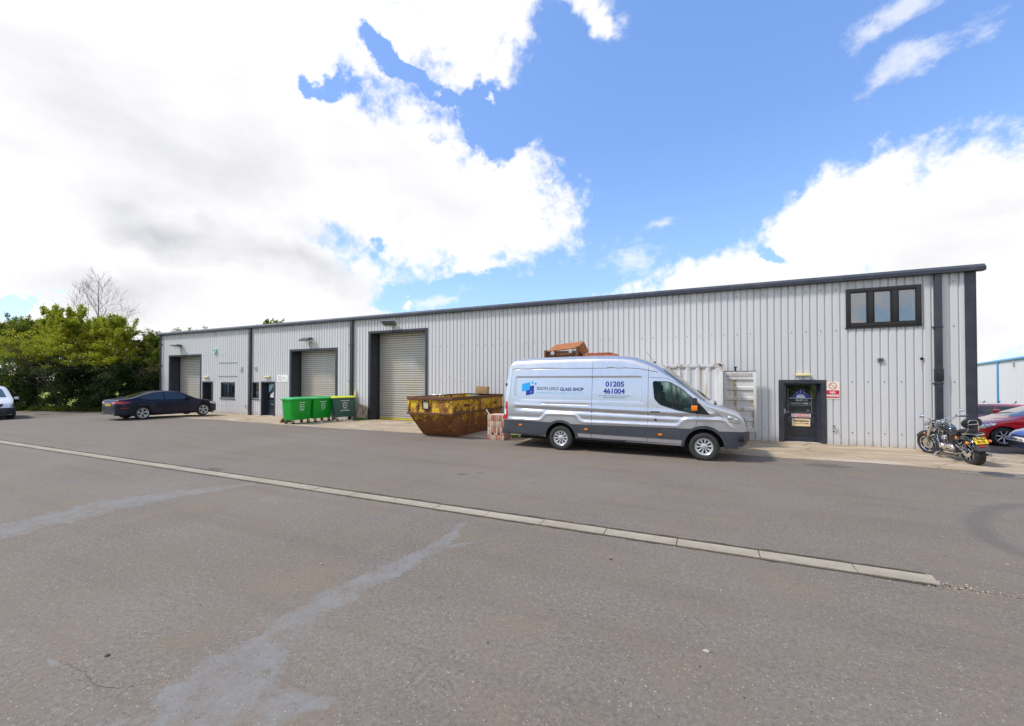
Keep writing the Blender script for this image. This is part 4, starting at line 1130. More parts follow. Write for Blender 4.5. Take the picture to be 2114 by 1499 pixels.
def wheel(parent, x, y, z, r, w, rr, style, side, cover=M_rims, steer=0.):
    """side -1: outer face towards -y"""
    s = side
    Mx = Matrix.Translation((x, y, z)) @ Matrix.Rotation(R(steer), 4, 'Z')
    mb = MB(); mb.lathe([(.001, s * -.02), (rr * .96, s * -.02), (rr * .98, s * (w / 2 - .03)), (rr * .98, s * -w / 2), (.001, s * -w / 2)], n=32)
    wh = mb.build('wheel', M_rimd, parent, M=Mx)
    mb = MB(); h = w / 2; sh = r - rr
    prof = [(rr, -h * .80), (rr + sh * .15, -h * .93), (rr + sh * .5, -h), (r - .035, -h * .96), (r - .012, -h * .84), (r, -h * .60)]
    tr = []
    for i, (a, b_) in enumerate(((-.60, -.42), (-.36, -.10), (-.04, .04 + .06), (.16, .36), (.42, .60))):
        tr += [(r, a * h), (r, b_ * h)] + ([(r - .009, (b_ + .02) * h), (r - .009, (b_ + .05) * h)] if i < 4 else [])
    prof = prof[:-1] + tr + [(r - .012, h * .84), (r - .035, h * .96), (rr + sh * .5, h), (rr + sh * .15, h * .93), (rr, h * .80)]
    mb.lathe([(a, s * b_) for a, b_ in prof], n=48); mb.build('tyre', M_tyre, wh, M=Mx, ang=30)
    mb = MB(); f = lambda a: s * a
    o = h * .82
    mb.lathe([(rr * .985, f(-h * .2)), (rr * 1.0, f(o * .9)), (rr * 1.03, f(o)), (rr * 1.0, f(o + .008)), (rr * .95, f(o)), (rr * .91, f(o - .03)), (rr * .90, f(o - .06))], n=40)
    def spoke(a0, r0, r1, w0, w1, d0, d1, th=.03):
        c_, s_ = math.cos(a0), math.sin(a0)
        def P(rad, t, dep): return (rad * c_ - t * s_, f(dep), rad * s_ + t * c_)
        v = [P(r0, -w0, d0), P(r0, w0, d0), P(r1, w1, d1), P(r1, -w1, d1), P(r0, -w0, d0 - th), P(r0, w0, d0 - th), P(r1, w1, d1 - th), P(r1, -w1, d1 - th)]
        v2 = [P(r0, 0, d0 + .008), P(r1, 0, d1 + .008)]
        mb.add(v + v2, [(0, 8, 9, 3), (8, 1, 2, 9), (4, 7, 6, 5), (0, 3, 7, 4), (1, 5, 6, 2), (0, 4, 5, 1, 8), (3, 9, 2, 6, 7)])
    if style == 'cover':
        mb.lathe([(.001, f(o - .005)), (rr * .20, f(o - .004)), (rr * .27, f(o - .012)), (rr * .40, f(o - .022)), (rr * .42, f(o - .05))], n=30)
        for i in range(10): spoke(pi2 * i / 10 + .1, rr * .34, rr * .95, rr * .055, rr * .155, o - .02, o - .012)
        mb.lathe([(rr * .80, f(o - .022)), (rr * .86, f(o - .006)), (rr * .97, f(o))], n=40)
    elif style == 'yspoke':
        mb.lathe([(.001, f(o - .03)), (rr * .16, f(o - .03)), (rr * .22, f(o - .045)), (rr * .22, f(o - .07))], n=24)
        for i in range(5):
            a = pi2 * i / 5 + .35
            for q in (-1, 1):
                # two arms forking into Y
                c0 = a + q * .13; spoke(c0, rr * .16, rr * .55, rr * .045, rr * .040, o - .04, o - .022)
                for g_ in (-.16, .20):
                    a1 = c0; a2 = c0 + q * g_ * .9 + q * .06
                    p0 = Vector((rr * .52 * math.cos(a1), 0, rr * .52 * math.sin(a1))); p1 = Vector((rr * .96 * math.cos(a2), 0, rr * .96 * math.sin(a2)))
                    dd = (p1 - p0); nn_ = Vector((-dd.z, 0, dd.x)).normalized() * rr * .038
                    vs = [p0 - nn_, p0 + nn_, p1 + nn_ * .8, p1 - nn_ * .8]
                    mb.add([(v.x, f(o - .024), v.z) for v in vs[:2]] + [(v.x, f(o - .008), v.z) for v in vs[2:]] + [(v.x, f(o - .05), v.z) for v in vs], [(0, 1, 2, 3), (4, 7, 6, 5), (0, 3, 7, 4), (1, 5, 6, 2), (0, 4, 5, 1), (3, 2, 6, 7)])
    else:
        mb.lathe([(.001, f(o - .02)), (rr * .2, f(o - .02)), (rr * .24, f(o - .05))], n=24)
        for i in range(7): spoke(pi2 * i / 7 + .2, rr * .15, rr * .95, rr * .09, rr * .075, o - .03, o - .01)
    mb.build('rim', cover, wh, M=Mx)
    mb = MB(); mb.lathe([(.001, f(o + .004 if style == 'cover' else o - .02)), (rr * .12, f(o + .003 if style == 'cover' else o - .022)), (rr * .13, f(o - .03))], n=20)
    mb.build('hub_cap', M_galv if style != 'cover' else M_rims, wh, M=Mx)
    return wh

def make_body(t, d, mpaint, arches, cut_polys=()):
    me = body_mesh(d)
    cuts = []
    wmax = max(w for _, w in d['w'])
    for (x, z, r, dep) in arches:
        for s in (-1, 1):
            mb = MB(); mb.lathe([(.0001, s * (wmax - dep)), (r, s * (wmax - dep)), (r, s * (wmax + .3)), (.0001, s * (wmax + .3))], n=48, c=(x, 0, z)); cuts.append(mesh_of(mb))
    for poly in cut_polys:
        mb = MB(); mb.prism(poly, 'y', -2, 2); cuts.append(mesh_of(mb))
    nm = boolean(me, cuts)
    nm.materials.clear(); nm.materials.append(mpaint); nm.materials.append(M_well)
    for p in nm.polygons:
        c = p.center; mi = 0
        for (x, z, r, dep) in arches:
            if math.hypot(c.x - x, c.z - z) < r * 1.003 and not (abs(p.normal.y) > .5 and abs(c.y) > wmax - dep + .02): mi = 1
        for poly in cut_polys:
            xs = [q[0] for q in poly]; zs = [q[1] for q in poly]
            if min(xs) - .01 < c.x < max(xs) + .01 and min(zs) - .01 < c.z < max(zs) + .01 and abs(p.normal.y) < .2: mi = 1
        p.material_index = mi
    finish(nm, True, 30)
    o = link('body', nm, t); return o, bvh_of(me)

def arc(cx, cz, r, a0, a1, n=14): return [(cx + r * math.cos(R(a0 + (a1 - a0) * i / n)), cz + r * math.sin(R(a0 + (a1 - a0) * i / n))) for i in range(n + 1)]
def arch_trim(t, bvh, axis, cx, cz, r0, r1, a0, a1, m, name='arch_trim', off=.02):
    return patch(name, arc(cx, cz, r1, a0, a1, 22) + arc(cx, cz, r0, a1, a0, 22), axis, bvh, m, t, off, .08)

# =================================================== the silver panel van
def seg_to(z, a, b): return sst(a, b, z)
def van_disp(x, z):
    d = 0.
    # recessed upper panel with soft edge
    def inside(x0, x1, z0, z1, e):
        return sst(x0 - e, x0 + e, x) * (1 - sst(x1 - e, x1 + e, x)) * sst(z0 - e, z0 + e, z) * (1 - sst(z1 - e, z1 + e, z))
    d += .016 * inside(-1.50, 2.33, 1.46 - .10 * sst(-1.2, -1.5, x) * -1, 2.17, .022)
    cz = 1.215 - .022 * (x + 1.5)                      # long pressed groove
    if -1.5 < x < 4.1: d += .034 * math.exp(-((z - cz) / .045) ** 2) * sst(-1.55, -1.2, x) * (1 - sst(3.3, 3.7, x)) - .014 * math.exp(-((z - cz - .10) / .05) ** 2)
    if -.7 < x < 1.0: d += .012 * math.exp(-((z - 1.365) / .014) ** 2) * sst(-.7, -.5, x) * (1 - sst(.8, .95, x)) - .006 * math.exp(-((z - 1.335) / .02) ** 2) * sst(-.7, -.5, x) * (1 - sst(.8, .95, x))
    # lower swage rising over the wheels
    def sw(xc): return .20 * (1 - sst(.42, .68, abs(x - xc)))
    zl = .865 + sw(0.) + sw(3.87)
    d -= .020 * math.exp(-((z - zl) / .035) ** 2) * sst(-1.8, -1.5, x) * (1 - sst(4.3, 4.6, x))
    d += .014 * math.exp(-((z - zl - .085) / .05) ** 2) * sst(-1.8, -1.5, x) * (1 - sst(4.3, 4.6, x))
    d += .010 * math.exp(-((z - 2.42) / .008) ** 2) * sst(-1.7, -1.6, x) * (1 - sst(2.2, 2.5, x))
    return d
def van_post(x, y, z):
    return (x + sst(-1.3, -1.9, x) * (.05 * max(0., z - .8) / .6 if z < 1.4 else .05 + .13 * ((z - 1.4) / 1.3) ** 1.3), y, z)
VAN = dict(post=van_post, nf=lambda x: 3.2 - .95 * sst(2.4, 3.0, x) * (1 - sst(3.9, 4.3, x)), x=(-1.90, 4.885), step=.05, nz=92, n=3.2, disp=van_disp,
    zt=[(-1.90, 2.58), (-1.82, 2.70), (-1.6, 2.765), (-.5, 2.80), (.95, 2.81), (1.7, 2.79), (2.05, 2.755), (2.35, 2.66), (2.7, 2.52), (3.07, 2.30), (3.38, 2.05), (3.79, 1.70), (4.07, 1.49), (4.25, 1.41), (4.57, 1.29), (4.72, 1.20), (4.80, 1.09), (4.85, .96), (4.885, .80)],
    rc=[(-1.9, .20), (-1.6, .26), (1.7, .26), (2.4, .27), (2.8, .24), (3.4, .20), (3.9, .15), (4.2, .09), (4.5, .09), (4.885, .10)],
    plan=[(-1.90, .945), (-1.84, .975), (-1.7, 1.), (3.9, 1.), (4.3, .975), (4.55, .925), (4.70, .86), (4.80, .78), (4.86, .68), (4.885, .60)],
    zb=[(-1.9, .42), (-1.5, .40), (-.5, .37), (2., .35), (4., .33), (4.6, .34), (4.885, .50)],
    w=[(.3, 1.00), (.5, 1.02), (.8, 1.03), (1.2, 1.03), (1.5, 1.015), (1.9, .975), (2.3, .92), (2.55, .875), (2.8, .80)])
van = thing('panel_van', 'long high-roof silver panel van with slate lower cladding and blue glass shop lettering', 'van', (-4.0, 12.95, 0.))
SIDEWIN = rounded([(2.615, 2.045), (3.03, 2.03), (3.28, 1.89), (3.62, 1.60), (3.66, 1.21), (3.22, 1.285), (2.80, 1.42), (2.66, 1.57)], .06)
vb, vt = make_body(van, VAN, M_silver, [(0., .36, .47, .34), (3.87, .36, .475, .34)], [SIDEWIN])
for s in ('y-', 'y+'):
    # slate cladding strips (with the arches left free)
    patch('side_cladding', [(-1.87, .42), (-.53, .38), (-.52, .45)] + arc(0, .36, .52, 168, 118, 8) + [(-.35, .815), (-1.87, .835)], s, vt, M_trim, van, .012, .09)
    patch('side_cladding', [(.50, .535), (3.36, .50)] + arc(3.87, .36, .53, 160, 122, 6) + [(3.50, .765), (.35, .79)] + arc(0, .36, .52, 58, 22, 6), s, vt, M_trim, van, .012, .09)
    patch('sill', [(.49, .37), (3.36, .33), (3.36, .40), (.49, .425)], s, vt, M_trim, van, .014, .12)
    arch_trim(van, vt, s, 0., .36, .465, .535, -2, 182, M_trim)
    arch_trim(van, vt, s, 3.87, .36, .47, .545, -2, 182, M_trim)
    patch('front_bumper', arc(3.87, .36, .53, 2, 52, 8) + [(4.22, .775), (4.55, .775), (4.84, .765), (4.875, .60), (4.86, .50), (4.70, .36), (4.39, .345)], s, vt, M_trim, van, .014, .06)
    # side glass: fixed quarter divided by a thin bar
    patch('side_window', SIDEWIN, s, vt, M_glassv, van, -.004, .3, skirt=False)
    mb = MB()
    surf_line(mb, SIDEWIN + SIDEWIN[:1], s, vt, .013, -.004); surf_line(mb, [(3.06, 2.02), (3.14, 1.33)], s, vt, .013, -.004)
    mb.build('window_seal', M_trimk, van)
    patch('mirror_panel', rounded([(3.62, 1.60), (3.80, 1.44), (4.02, 1.185), (3.66, 1.205)], .02), s, vt, M_trimk, van, .006, .1)
    mb = MB()
    for ln_ in ([(.95, 2.66), (.93, .40)], [(2.50, 2.55), (2.50, 2.16), (2.48, .37)], [(2.50, 2.155), (2.94, 2.13), (3.24, 2.0), (3.72, 1.45)], [(3.72, 1.18), (3.72, 1.05), (3.66, .80)]):
        surf_line(mb, ln_, s, vt, .005, -.001)
    surf_line(mb, [(-1.62, 2.40), (-1.6, 2.42), (1.9, 2.415), (2.25, 2.395), (2.75, 2.29)], s, vt, .007, 0.)
    if s == 'y-': surf_line(mb, [(-1.60, 2.6), (-1.66, 1.5), (-1.72, 1.42)], s, vt, .004, -.001)
    surf_line(mb, [(4.05, 1.35), (4.15, 1.28), (4.18, 1.25), (4.38, 1.02), (4.71, .97)], s, vt, .004, -.001)
    mb.build('panel_gap', M_gap, van)
    mb = MB(); surf_line(mb, rounded([(-1.50, 2.17), (2.33, 2.17), (2.33, 1.45), (-1.22, 1.45), (-1.50, 1.60)], .10) + [rounded([(-1.50, 2.17), (2.33, 2.17), (2.33, 1.45), (-1.22, 1.45), (-1.50, 1.60)], .10)[0]], s, vt, .004, .0); mb.build('panel_crease', mat('crease_shade', (.22, .22, .235), .4, .3), van)  # thin grey line paints the shade along the pressed panel edge
    hl = patch('headlight', rounded([(4.17, 1.275), (4.38, 1.27), (4.60, 1.19), (4.74, 1.05), (4.70, .975), (4.39, 1.03)], .03), s, vt, M_lampc, van, .008, .06)
    hx = -1 if s == 'y-' else 1
    mb = MB()
    for cx_, cz_, r_ in ((4.46, 1.12, .055), (4.60, 1.07, .045)):
        h = vt.ray_cast(Vector((cx_, hx * 5, cz_)), Vector((0, -hx, 0)))[0]
        if h: mb.sphere((h.x, h.y - hx * .0, h.z), r_, 14, 8, 0, (1, .45, 1))
    mb.build('reflector', M_chrome, hl)
    for cx_, cz_ in ((-1.28, .70), (.78, .665), (2.80, .625)): patch('side_marker', rounded(rrect(cx_ - .055, cx_ + .055, cz_ - .025, cz_ + .025, .012), .004), s, vt, M_orange, van, .028, .1)
    patch('tail_light', rounded([(-1.885, 1.42), (-1.74, 1.40), (-1.73, .86), (-1.885, .84)], .02), s, vt, M_redl, van, .012, .1)
    tl = patch('reversing_lens', rounded([(-1.885, 1.18), (-1.78, 1.17), (-1.78, 1.0), (-1.885, .99)], .01), s, vt, M_wplate, van, .016, .1)
    mb = MB(); yy = hx * 1.03
    mb.box(2.56, 2.80, yy + hx * .035, yy + hx * .012, 1.205, 1.24, bev=.011); mb.box(2.57, 2.61, yy + hx * .018, yy - hx * .02, 1.205, 1.24); mb.box(2.75, 2.79, yy + hx * .018, yy - hx * .02, 1.205, 1.24)
    mb.build('door_handle', M_trimk, van)
    mb = MB(); mb.cyl((2.69, yy - hx * .03, 1.01), (2.69, yy + hx * .006, 1.01), .030, 16); mb.build('fuel_lock', M_trimk, van)
    # door mirror
    mb = MB(); mb.box(3.60, 3.72, hx * 1.09, hx * 1.27, 1.26, 1.62, bev=.035); mb.box(3.64, 3.75, hx * .99, hx * 1.12, 1.27, 1.33, bev=.012)
    mr = mb.build('door_mirror', M_trimk, van)
    mb = MB(); mb.box(3.585, 3.64, hx * 1.262, hx * 1.278, 1.30, 1.43, bev=.012); mb.box(3.64, 3.727, hx * 1.262, hx * 1.278, 1.30, 1.43, bev=.012); mb.build('indicator', M_orange, mr)
    mb = MB(); mb.box(3.594, 3.600, hx * 1.10, hx * 1.26, 1.29, 1.59); mb.build('mirror_glass', M_chrome, mr, smooth=False)
# front details
patch('windscreen', rounded([(-.95, 1.55), (.95, 1.55), (.925, 1.85), (.885, 2.14), (.82, 2.32), (.65, 2.40), (-.65, 2.40), (-.82, 2.32), (-.885, 2.14), (-.925, 1.85)], .05), 'x+', vt, M_glasss, van, .006, .08)
patch('grille', rounded([(-.52, .80), (.52, .80), (.58, 1.06), (-.58, 1.06)], .05), 'x+', vt, M_trimk, van, .012, .06)
patch('front_bumper', rounded([(-.70, .42), (.70, .42), (.72, .77), (-.72, .77)], .03), 'x+', vt, M_trim, van, .018, .06)
mb = MB()
for z in (.84, .90, .96, 1.02): surf_line(mb, [(-.5, z), (.5, z)], 'x+', vt, .012, .014)
mb.build('grille_bar', M_chrome, van)
o = patch('number_plate', [(-.26, .50), (.26, .50), (.26, .61), (-.26, .61)], 'x+', vt, M_wplate, van, .026, .3)
for s_ in (-1, 1):
    mb = MB(); mb.box(4.64, 4.80, s_ * .70, s_ * .93, .53, .66, bev=.03); mb.build('fog_recess', mat('fog_black', (.008, .008, .009), .4), van)
mb = MB()
mb.tube([(4.02, -.55, 1.50), (3.86, -.30, 1.66), (3.70, .10, 1.79)], .010, 6); mb.tube([(4.02, .25, 1.52), (3.86, .45, 1.66), (3.76, .75, 1.72)], .010, 6)
mb.build('wiper', M_trimk, van)
mb = MB(); mb.box(3.98, 4.18, -.72, .72, 1.44, 1.462, bev=.008); mb.build('scuttle_vent', M_trimk, van)
mb = MB(); mb.tube([(2.55, 0., 2.60), (2.32, 0., 2.92)], .006, 6); mb.lathe([(.035, 2.575), (.03, 2.61), (.008, 2.625)], 'Z', (2.56, 0, 0), 12); mb.build('aerial', M_trimk, van)
mb = MB(); mb.box(-1.95, -1.80, -.98, .98, .40, .60, bev=.03); mb.build('rear_bumper', M_trim, van)
mb = MB()
for z in (.75, 1.78): mb.box(-1.93 + .10 * (z > 1), -1.80, -.95, -.86, z + .1, z + .2, bev=.01)
mb.build('door_hinge', M_trimk, van)
# cab interior seen through the side glass
mb = MB()
for yc in (-.5, .5):
    mb.box(2.60, 2.78, yc - .25, yc + .25, 1.0, 1.72, bev=.05); mb.box(2.63, 2.74, yc - .13, yc + .13, 1.74, 1.92, bev=.04)
mb.build('seat', mat('seat_cloth', (.03, .03, .034), .9), van)
mb = MB(); cc = Vector((3.30, -.5, 1.40)); pts = [cc + Matrix.Rotation(R(-62), 3, 'Y') @ Vector((.19 * math.cos(a), .19 * math.sin(a), 0)) for a in [pi2 * i / 20 for i in range(20)]]
mb.tube(pts, .014, 6, closed=True); mb.tube([cc, (3.5, -.5, 1.28)], .03, 6); mb.build('steering_wheel', M_trimk, van)
mb = MB(); mb.box(3.38, 3.9, -.9, .9, 1.15, 1.34, bev=.04); mb.build('dashboard', mat('dash_grey', (.03, .034, .036), .7), van)
mb = MB(); mb.box(-1.4, 4.2, -.72, .72, .25, .42); mb.cyl((0, -.8, .36), (0, .8, .36), .06, 10); mb.cyl((3.87, -.8, .36), (3.87, .8, .36), .05, 10); mb.build('underbody', M_well, van)
for (x, s) in ((0., -1), (0., 1), (3.87, -1), (3.87, 1)): wheel(van, x, s * .905, .36, .36, .225, .215, 'cover', s)
for x in (-.53, 4.28): pass
# lettering and logo on the near side
vy = -1.001
def sideplate(name, poly, m, par, y=vy - .0): mb = MB(); mb.prism(poly, 'y', y - .003, y + .006); return mb.build(name, m, par, smooth=False)
def yside(x, z): 
    h = vt.ray_cast(Vector((x, -5, z)), Vector((0, 1, 0)))[0]; return h.y
def tosurf(o, off=.003):
    for v in o.data.vertices:
        h = vt.ray_cast(Vector((v.co.x, -5, v.co.z)), Vector((0, 1, 0)))[0]
        if h: v.co.y = h.y - off - (.002 if v.co.y < -1. else 0)
    return o
M_cyan = mat('logo_cyan', (.0, .36, .80), .35, coat=.3); M_lnavy = mat('logo_navy', (.006, .02, .26), .35, coat=.3); M_ltxt = mat('letter_grey', (.10, .105, .13), .4)
M_tnavy = mat('letter_navy', (.02, .035, .15), .4); M_tsky = mat('letter_sky', (.30, .58, .80), .4)
def logo_sq(x0, z0, w_, h_, sk, m_): return tosurf(sideplate('logo_square', rounded([(x0, z0), (x0 + w_, z0 + sk), (x0 + w_, z0 + h_ + sk), (x0, z0 + h_)], .03), m_, van))
logo_sq(-1.12, 1.60, .26, .26, .055, M_lnavy)
q = logo_sq(-1.26, 1.72, .265, .235, .055, M_cyan)
for v in q.data.vertices: v.co.y -= .003
logo_sq(-.955, 1.955, .075, .07, .015, M_cyan); logo_sq(-.845, 1.93, .06, .055, .012, mat('logo_blue', (.01, .22, .60), .35)); q = logo_sq(-.975, 1.685, .05, .05, .01, M_cyan)
for v in q.data.vertices: v.co.y -= .003
def vtext(s, x0, x1, zc, size, m_, bold=0.): 
    o = text('lettering', s, size, m_, van, ((x0 + x1) / 2, -1.0, zc), width=x1 - x0, bold=bold); return tosurf(o)
vtext('SOUTH LINCS', -.775, -.07, 1.815, .135, M_ltxt, .002); vtext('GLASS SHOP', -.03, .69, 1.800, .135, M_tnavy, .004)
vtext('MANUFACTURERS OF QUALITY SEALED UNITS', -.775, .69, 1.690, .062, M_tsky, .001)
vtext('01205', 1.33, 1.85, 1.955, .20, M_lnavy, .0065); vtext('461004', 1.27, 1.87, 1.755, .20, M_lnavy, .0065)
vtext('Unit 2 Riverside, Endeavour Way, Freiston', 1.13, 2.02, 1.635, .05, M_ltxt); vtext('Boston, Lincolnshire, PE22 0JW', 1.27, 1.90, 1.583, .05, M_ltxt)

# =================================================== generic saloon / hatch builder
def car(name, label, loc, rz, d, group=None):
    t = thing(name, label, 'car', loc, rz, group)
    B = d['body']; wb = d['wb']; wr = d['wr']
    bo, bv = make_body(t, B, d['paint'], [(0, wr, d['ar'], .30), (wb, wr, d['ar'], .30)])
    for s in ('y-', 'y+'):
        sg = -1 if s == 'y-' else 1
        for pl in d['glass']: patch('side_window', rounded(pl, .03), s, bv, M_glassd, t, .003, .09)
        mb = MB()
        for ln_ in d['gaps']: surf_line(mb, ln_, s, bv, .004, -.0005, .08)
        mb.build('panel_gap', M_gap, t)
        if 'chrome' in d:
            mb = MB()
            for ln_ in d['chrome']: surf_line(mb, ln_, s, bv, .008, .004, .08)
            mb.build('window_trim', d.get('trimmat', M_chrome), t)
        for pl in d['head']:
            h = patch('headlight', rounded(pl, .03), s, bv, M_lampc, t, .006, .06)
        for pl in d['tail']: patch('tail_light', rounded(pl, .02), s, bv, M_redl, t, .006, .06)
        for pl in d.get('sill', []): patch('sill', pl, s, bv, d.get('sillm', M_trimk), t, .008, .1)
        mb = MB()
        for hx, hz in d['handles']:
            h = bv.ray_cast(Vector((hx, sg * 5, hz)), Vector((0, -sg, 0)))[0]
            mb.box(hx - .09, hx + .09, h.y - sg * .005, h.y + sg * .03, hz - .014, hz + .016, bev=.01)
        mb.build('door_handle', d.get('handlem', d['paint']), t)
        mx, mz = d['mirror']; h = bv.ray_cast(Vector((mx, sg * 5, mz)), Vector((0, -sg, 0)))[0]
        mb = MB(); mb.box(mx - .05, mx + .09, h.y + sg * .06, h.y + sg * .26, mz - .02, mz + .12, bev=.04); mb.box(mx, mx + .06, h.y - sg * .02, h.y + sg * .08, mz - .02, mz + .03, bev=.01); mb.build('door_mirror', d['paint'], t)
    for nm, ax, pl, m_, off in d['ends']: patch(nm, pl, ax, bv, m_, t, off, .06)
    hw = max(w for _, w in B['w'])
    for x in (0, wb):
        for s in (-1, 1): wheel(t, x, s * (hw - .125), wr, wr, .22, d['rim'], d['rs'], s, d.get('rimm', M_rims), d.get('steer', 0) if x else 0)
    mb = MB(); mb.box(-.6, wb + .5, -hw + .35, hw - .35, wr * .55, wr + .05); mb.build('underbody', M_well, t)
    return t, bv
def mirror_poly(p): return p

SALOON = dict(x=(-1.07, 3.80), step=.07, nz=26, n=2.8,
    zt=[(-1.07, .80), (-1.04, .98), (-.96, 1.06), (-.55, 1.125), (-.20, 1.21), (.25, 1.36), (.70, 1.452), (1.15, 1.475), (1.6, 1.455), (2.0, 1.34), (2.35, 1.16), (2.62, 1.03), (3.0, .965), (3.4, .88), (3.62, .78), (3.74, .66), (3.80, .54)],
    rc=[(-1.07, .06), (-.9, .07), (-.2, .09), (.4, .10), (1.6, .10), (2.2, .07), (2.7, .08), (3.3, .10), (3.80, .06)],
    plan=[(-1.07, .56), (-1.055, .66), (-1.02, .76), (-.94, .86), (-.80, .935), (-.5, .985), (-.2, 1.), (2.8, 1.), (3.2, .97), (3.5, .90), (3.68, .80), (3.77, .70), (3.80, .62)],
    zb=[(-1.07, .32), (-.6, .24), (0, .19), (3.2, .18), (3.6, .20), (3.80, .28)],
    w=[(.15, .88), (.35, .925), (.6, .93), (.80, .925), (.92, .895), (.98, .86), (1.15, .76), (1.35, .65), (1.48, .58)],
    disp=lambda x, z: .014 * math.exp(-((z - .80) / .03) ** 2) * sst(-.6, 0, x) * (1 - sst(2.9, 3.3, x)) - .010 * math.exp(-((z - .87) / .03) ** 2) - .02 * math.exp(-((z - .42) / .06) ** 2) * sst(.5, 1., x) * (1 - sst(2.0, 2.4, x)) * -.8)
_w = math.hypot(1, 1)
bmw, bbv = car('saloon_car', 'glossy black-blue saloon with silver twin-spoke wheels parked nose-in by the west entrance', (-29.25, 12.85, 0), 0, dict(
    body=SALOON, wb=2.93, wr=.335, ar=.375, paint=M_bmw, rim=.245, rs='yspoke', rimm=mat('alloy', (.75, .74, .72), .35, .5),
    glass=[[(.02, 1.20), (.42, 1.345), (.80, 1.40), (.98, 1.405), (.98, 1.01), (.25, 1.02), (-.10, 1.10)], [(1.04, 1.41), (1.55, 1.38), (1.90, 1.27), (2.20, 1.10), (2.24, 1.01), (1.04, 1.01)]],
    gaps=[[(1.01, 1.43), (1.01, .98), (.98, .30)], [(2.30, 1.0), (2.34, .75), (2.28, .32)], [(.02, 1.02), (.25, .70), (.40, .45), (.42, .30)], [(2.45, 1.02), (3.1, .93), (3.45, .80)], [(-1.0, .86), (-.6, .90), (-.45, 1.1)], [(-1.05, .62), (-.5, .60), (-.38, .52)]],
    chrome=[[(-.12, 1.10), (.25, 1.005), (2.24, 1.0)]], trimmat=M_trimk,
    head=[[(3.25, .79), (3.48, .80), (3.70, .70), (3.72, .63), (3.45, .66), (3.28, .71)]],
    tail=[[(-1.06, .84), (-.55, .885), (-.52, .93), (-.80, .965), (-1.03, .965)]],
    sill=[[(.40, .18), (2.50, .18), (2.50, .27), (.40, .27)]], handles=[(.85, .86), (1.88, .85)], mirror=(2.10, 1.03),
    ends=[('rear_window', 'z', rounded([(-.45, -.52), (.28, -.50), (.36, 0), (.28, .50), (-.45, .52)], .06), M_glassd, .004),
          ('windscreen', 'z', rounded([(1.78, -.52), (2.48, -.66), (2.56, 0), (2.48, .66), (1.78, .52)], .06), M_glassd, .004),
          ('tail_light', 'x-', rounded([(-.66, .85), (-.36, .875), (-.36, .93), (-.66, .965)], .02), M_redl, .006), ('tail_light', 'x-', rounded([(.66, .85), (.36, .875), (.36, .93), (.66, .965)], .02), M_redl, .006),
          ('number_plate', 'x-', [(-.26, .74), (.26, .74), (.26, .85), (-.26, .85)], M_yplate, .012),
          ('rear_valance', 'x-', [(-.66, .36), (.66, .36), (.66, .52), (-.66, .52)], M_trimk, .008),
          ('grille', 'x+', [(-.40, .40), (.40, .40), (.45, .58), (-.45, .58)], M_trimk, .01)]))
# heading: nose turned towards the wall; near (right-hand) wheels sit on the measured marks
def place_side(t, rear, heading, halfw, right=True):
    a = R(heading); d_ = Vector((math.cos(a), math.sin(a))); l = Vector((-d_.y, d_.x)) * (halfw if right else -halfw)
    t.location = (rear[0] + l.x, rear[1] + l.y, gz(rear[0], rear[1])); t.rotation_euler = (0, 0, a)
place_side(bmw, (-26.85, 11.80), 90.5, .86)
text('lettering', 'LN70 XKV', .085, M_ink2, bmw, (-1.085, 0, .795), (90, 0, -90), width=.44, bold=.002)
mb = MB()
for s_ in (-1, 1): mb.lathe([(.035, -1.11), (.04, -1.11), (.04, -1.0), (.035, -1.0)], 'X', (0, s_ * .55, .34), 16)
mb.build('exhaust_tip', M_chrome, bmw)
patch('bumper_reflector', [(-.9, .60), (-.62, .62), (-.62, .65), (-.9, .63)], 'y-', bbv, M_redl, bmw, .008, .1)

HATCH = dict(x=(-.62, 3.36), step=.08, nz=22, n=2.6,
    zt=[(-.62, .80), (-.60, 1.02), (-.52, 1.15), (-.30, 1.36), (.0, 1.44), (.5, 1.46), (.95, 1.42), (1.45, 1.27), (1.95, 1.06), (2.2, .945), (2.35, .905), (2.8, .81), (3.1, .72), (3.26, .62), (3.36, .50)],
    rc=[(-.62, .06), (0, .10), (1.3, .10), (2., .07), (2.5, .09), (3.36, .07)],
    plan=[(-.62, .82), (-.55, .90), (-.3, .97), (.2, 1.), (2.4, 1.), (2.8, .95), (3.08, .86), (3.25, .75), (3.33, .64), (3.36, .56)],
    zb=[(-.62, .34), (-.3, .24), (2.6, .18), (3.2, .20), (3.36, .28)],
    w=[(.15, .84), (.4, .885), (.65, .89), (.85, .87), (.96, .83), (1.2, .73), (1.45, .60), (1.52, .55)],
    disp=lambda x, z: .012 * math.exp(-((z - .72) / .04) ** 2) * sst(.2, .6, x) * (1 - sst(2.2, 2.6, x)))
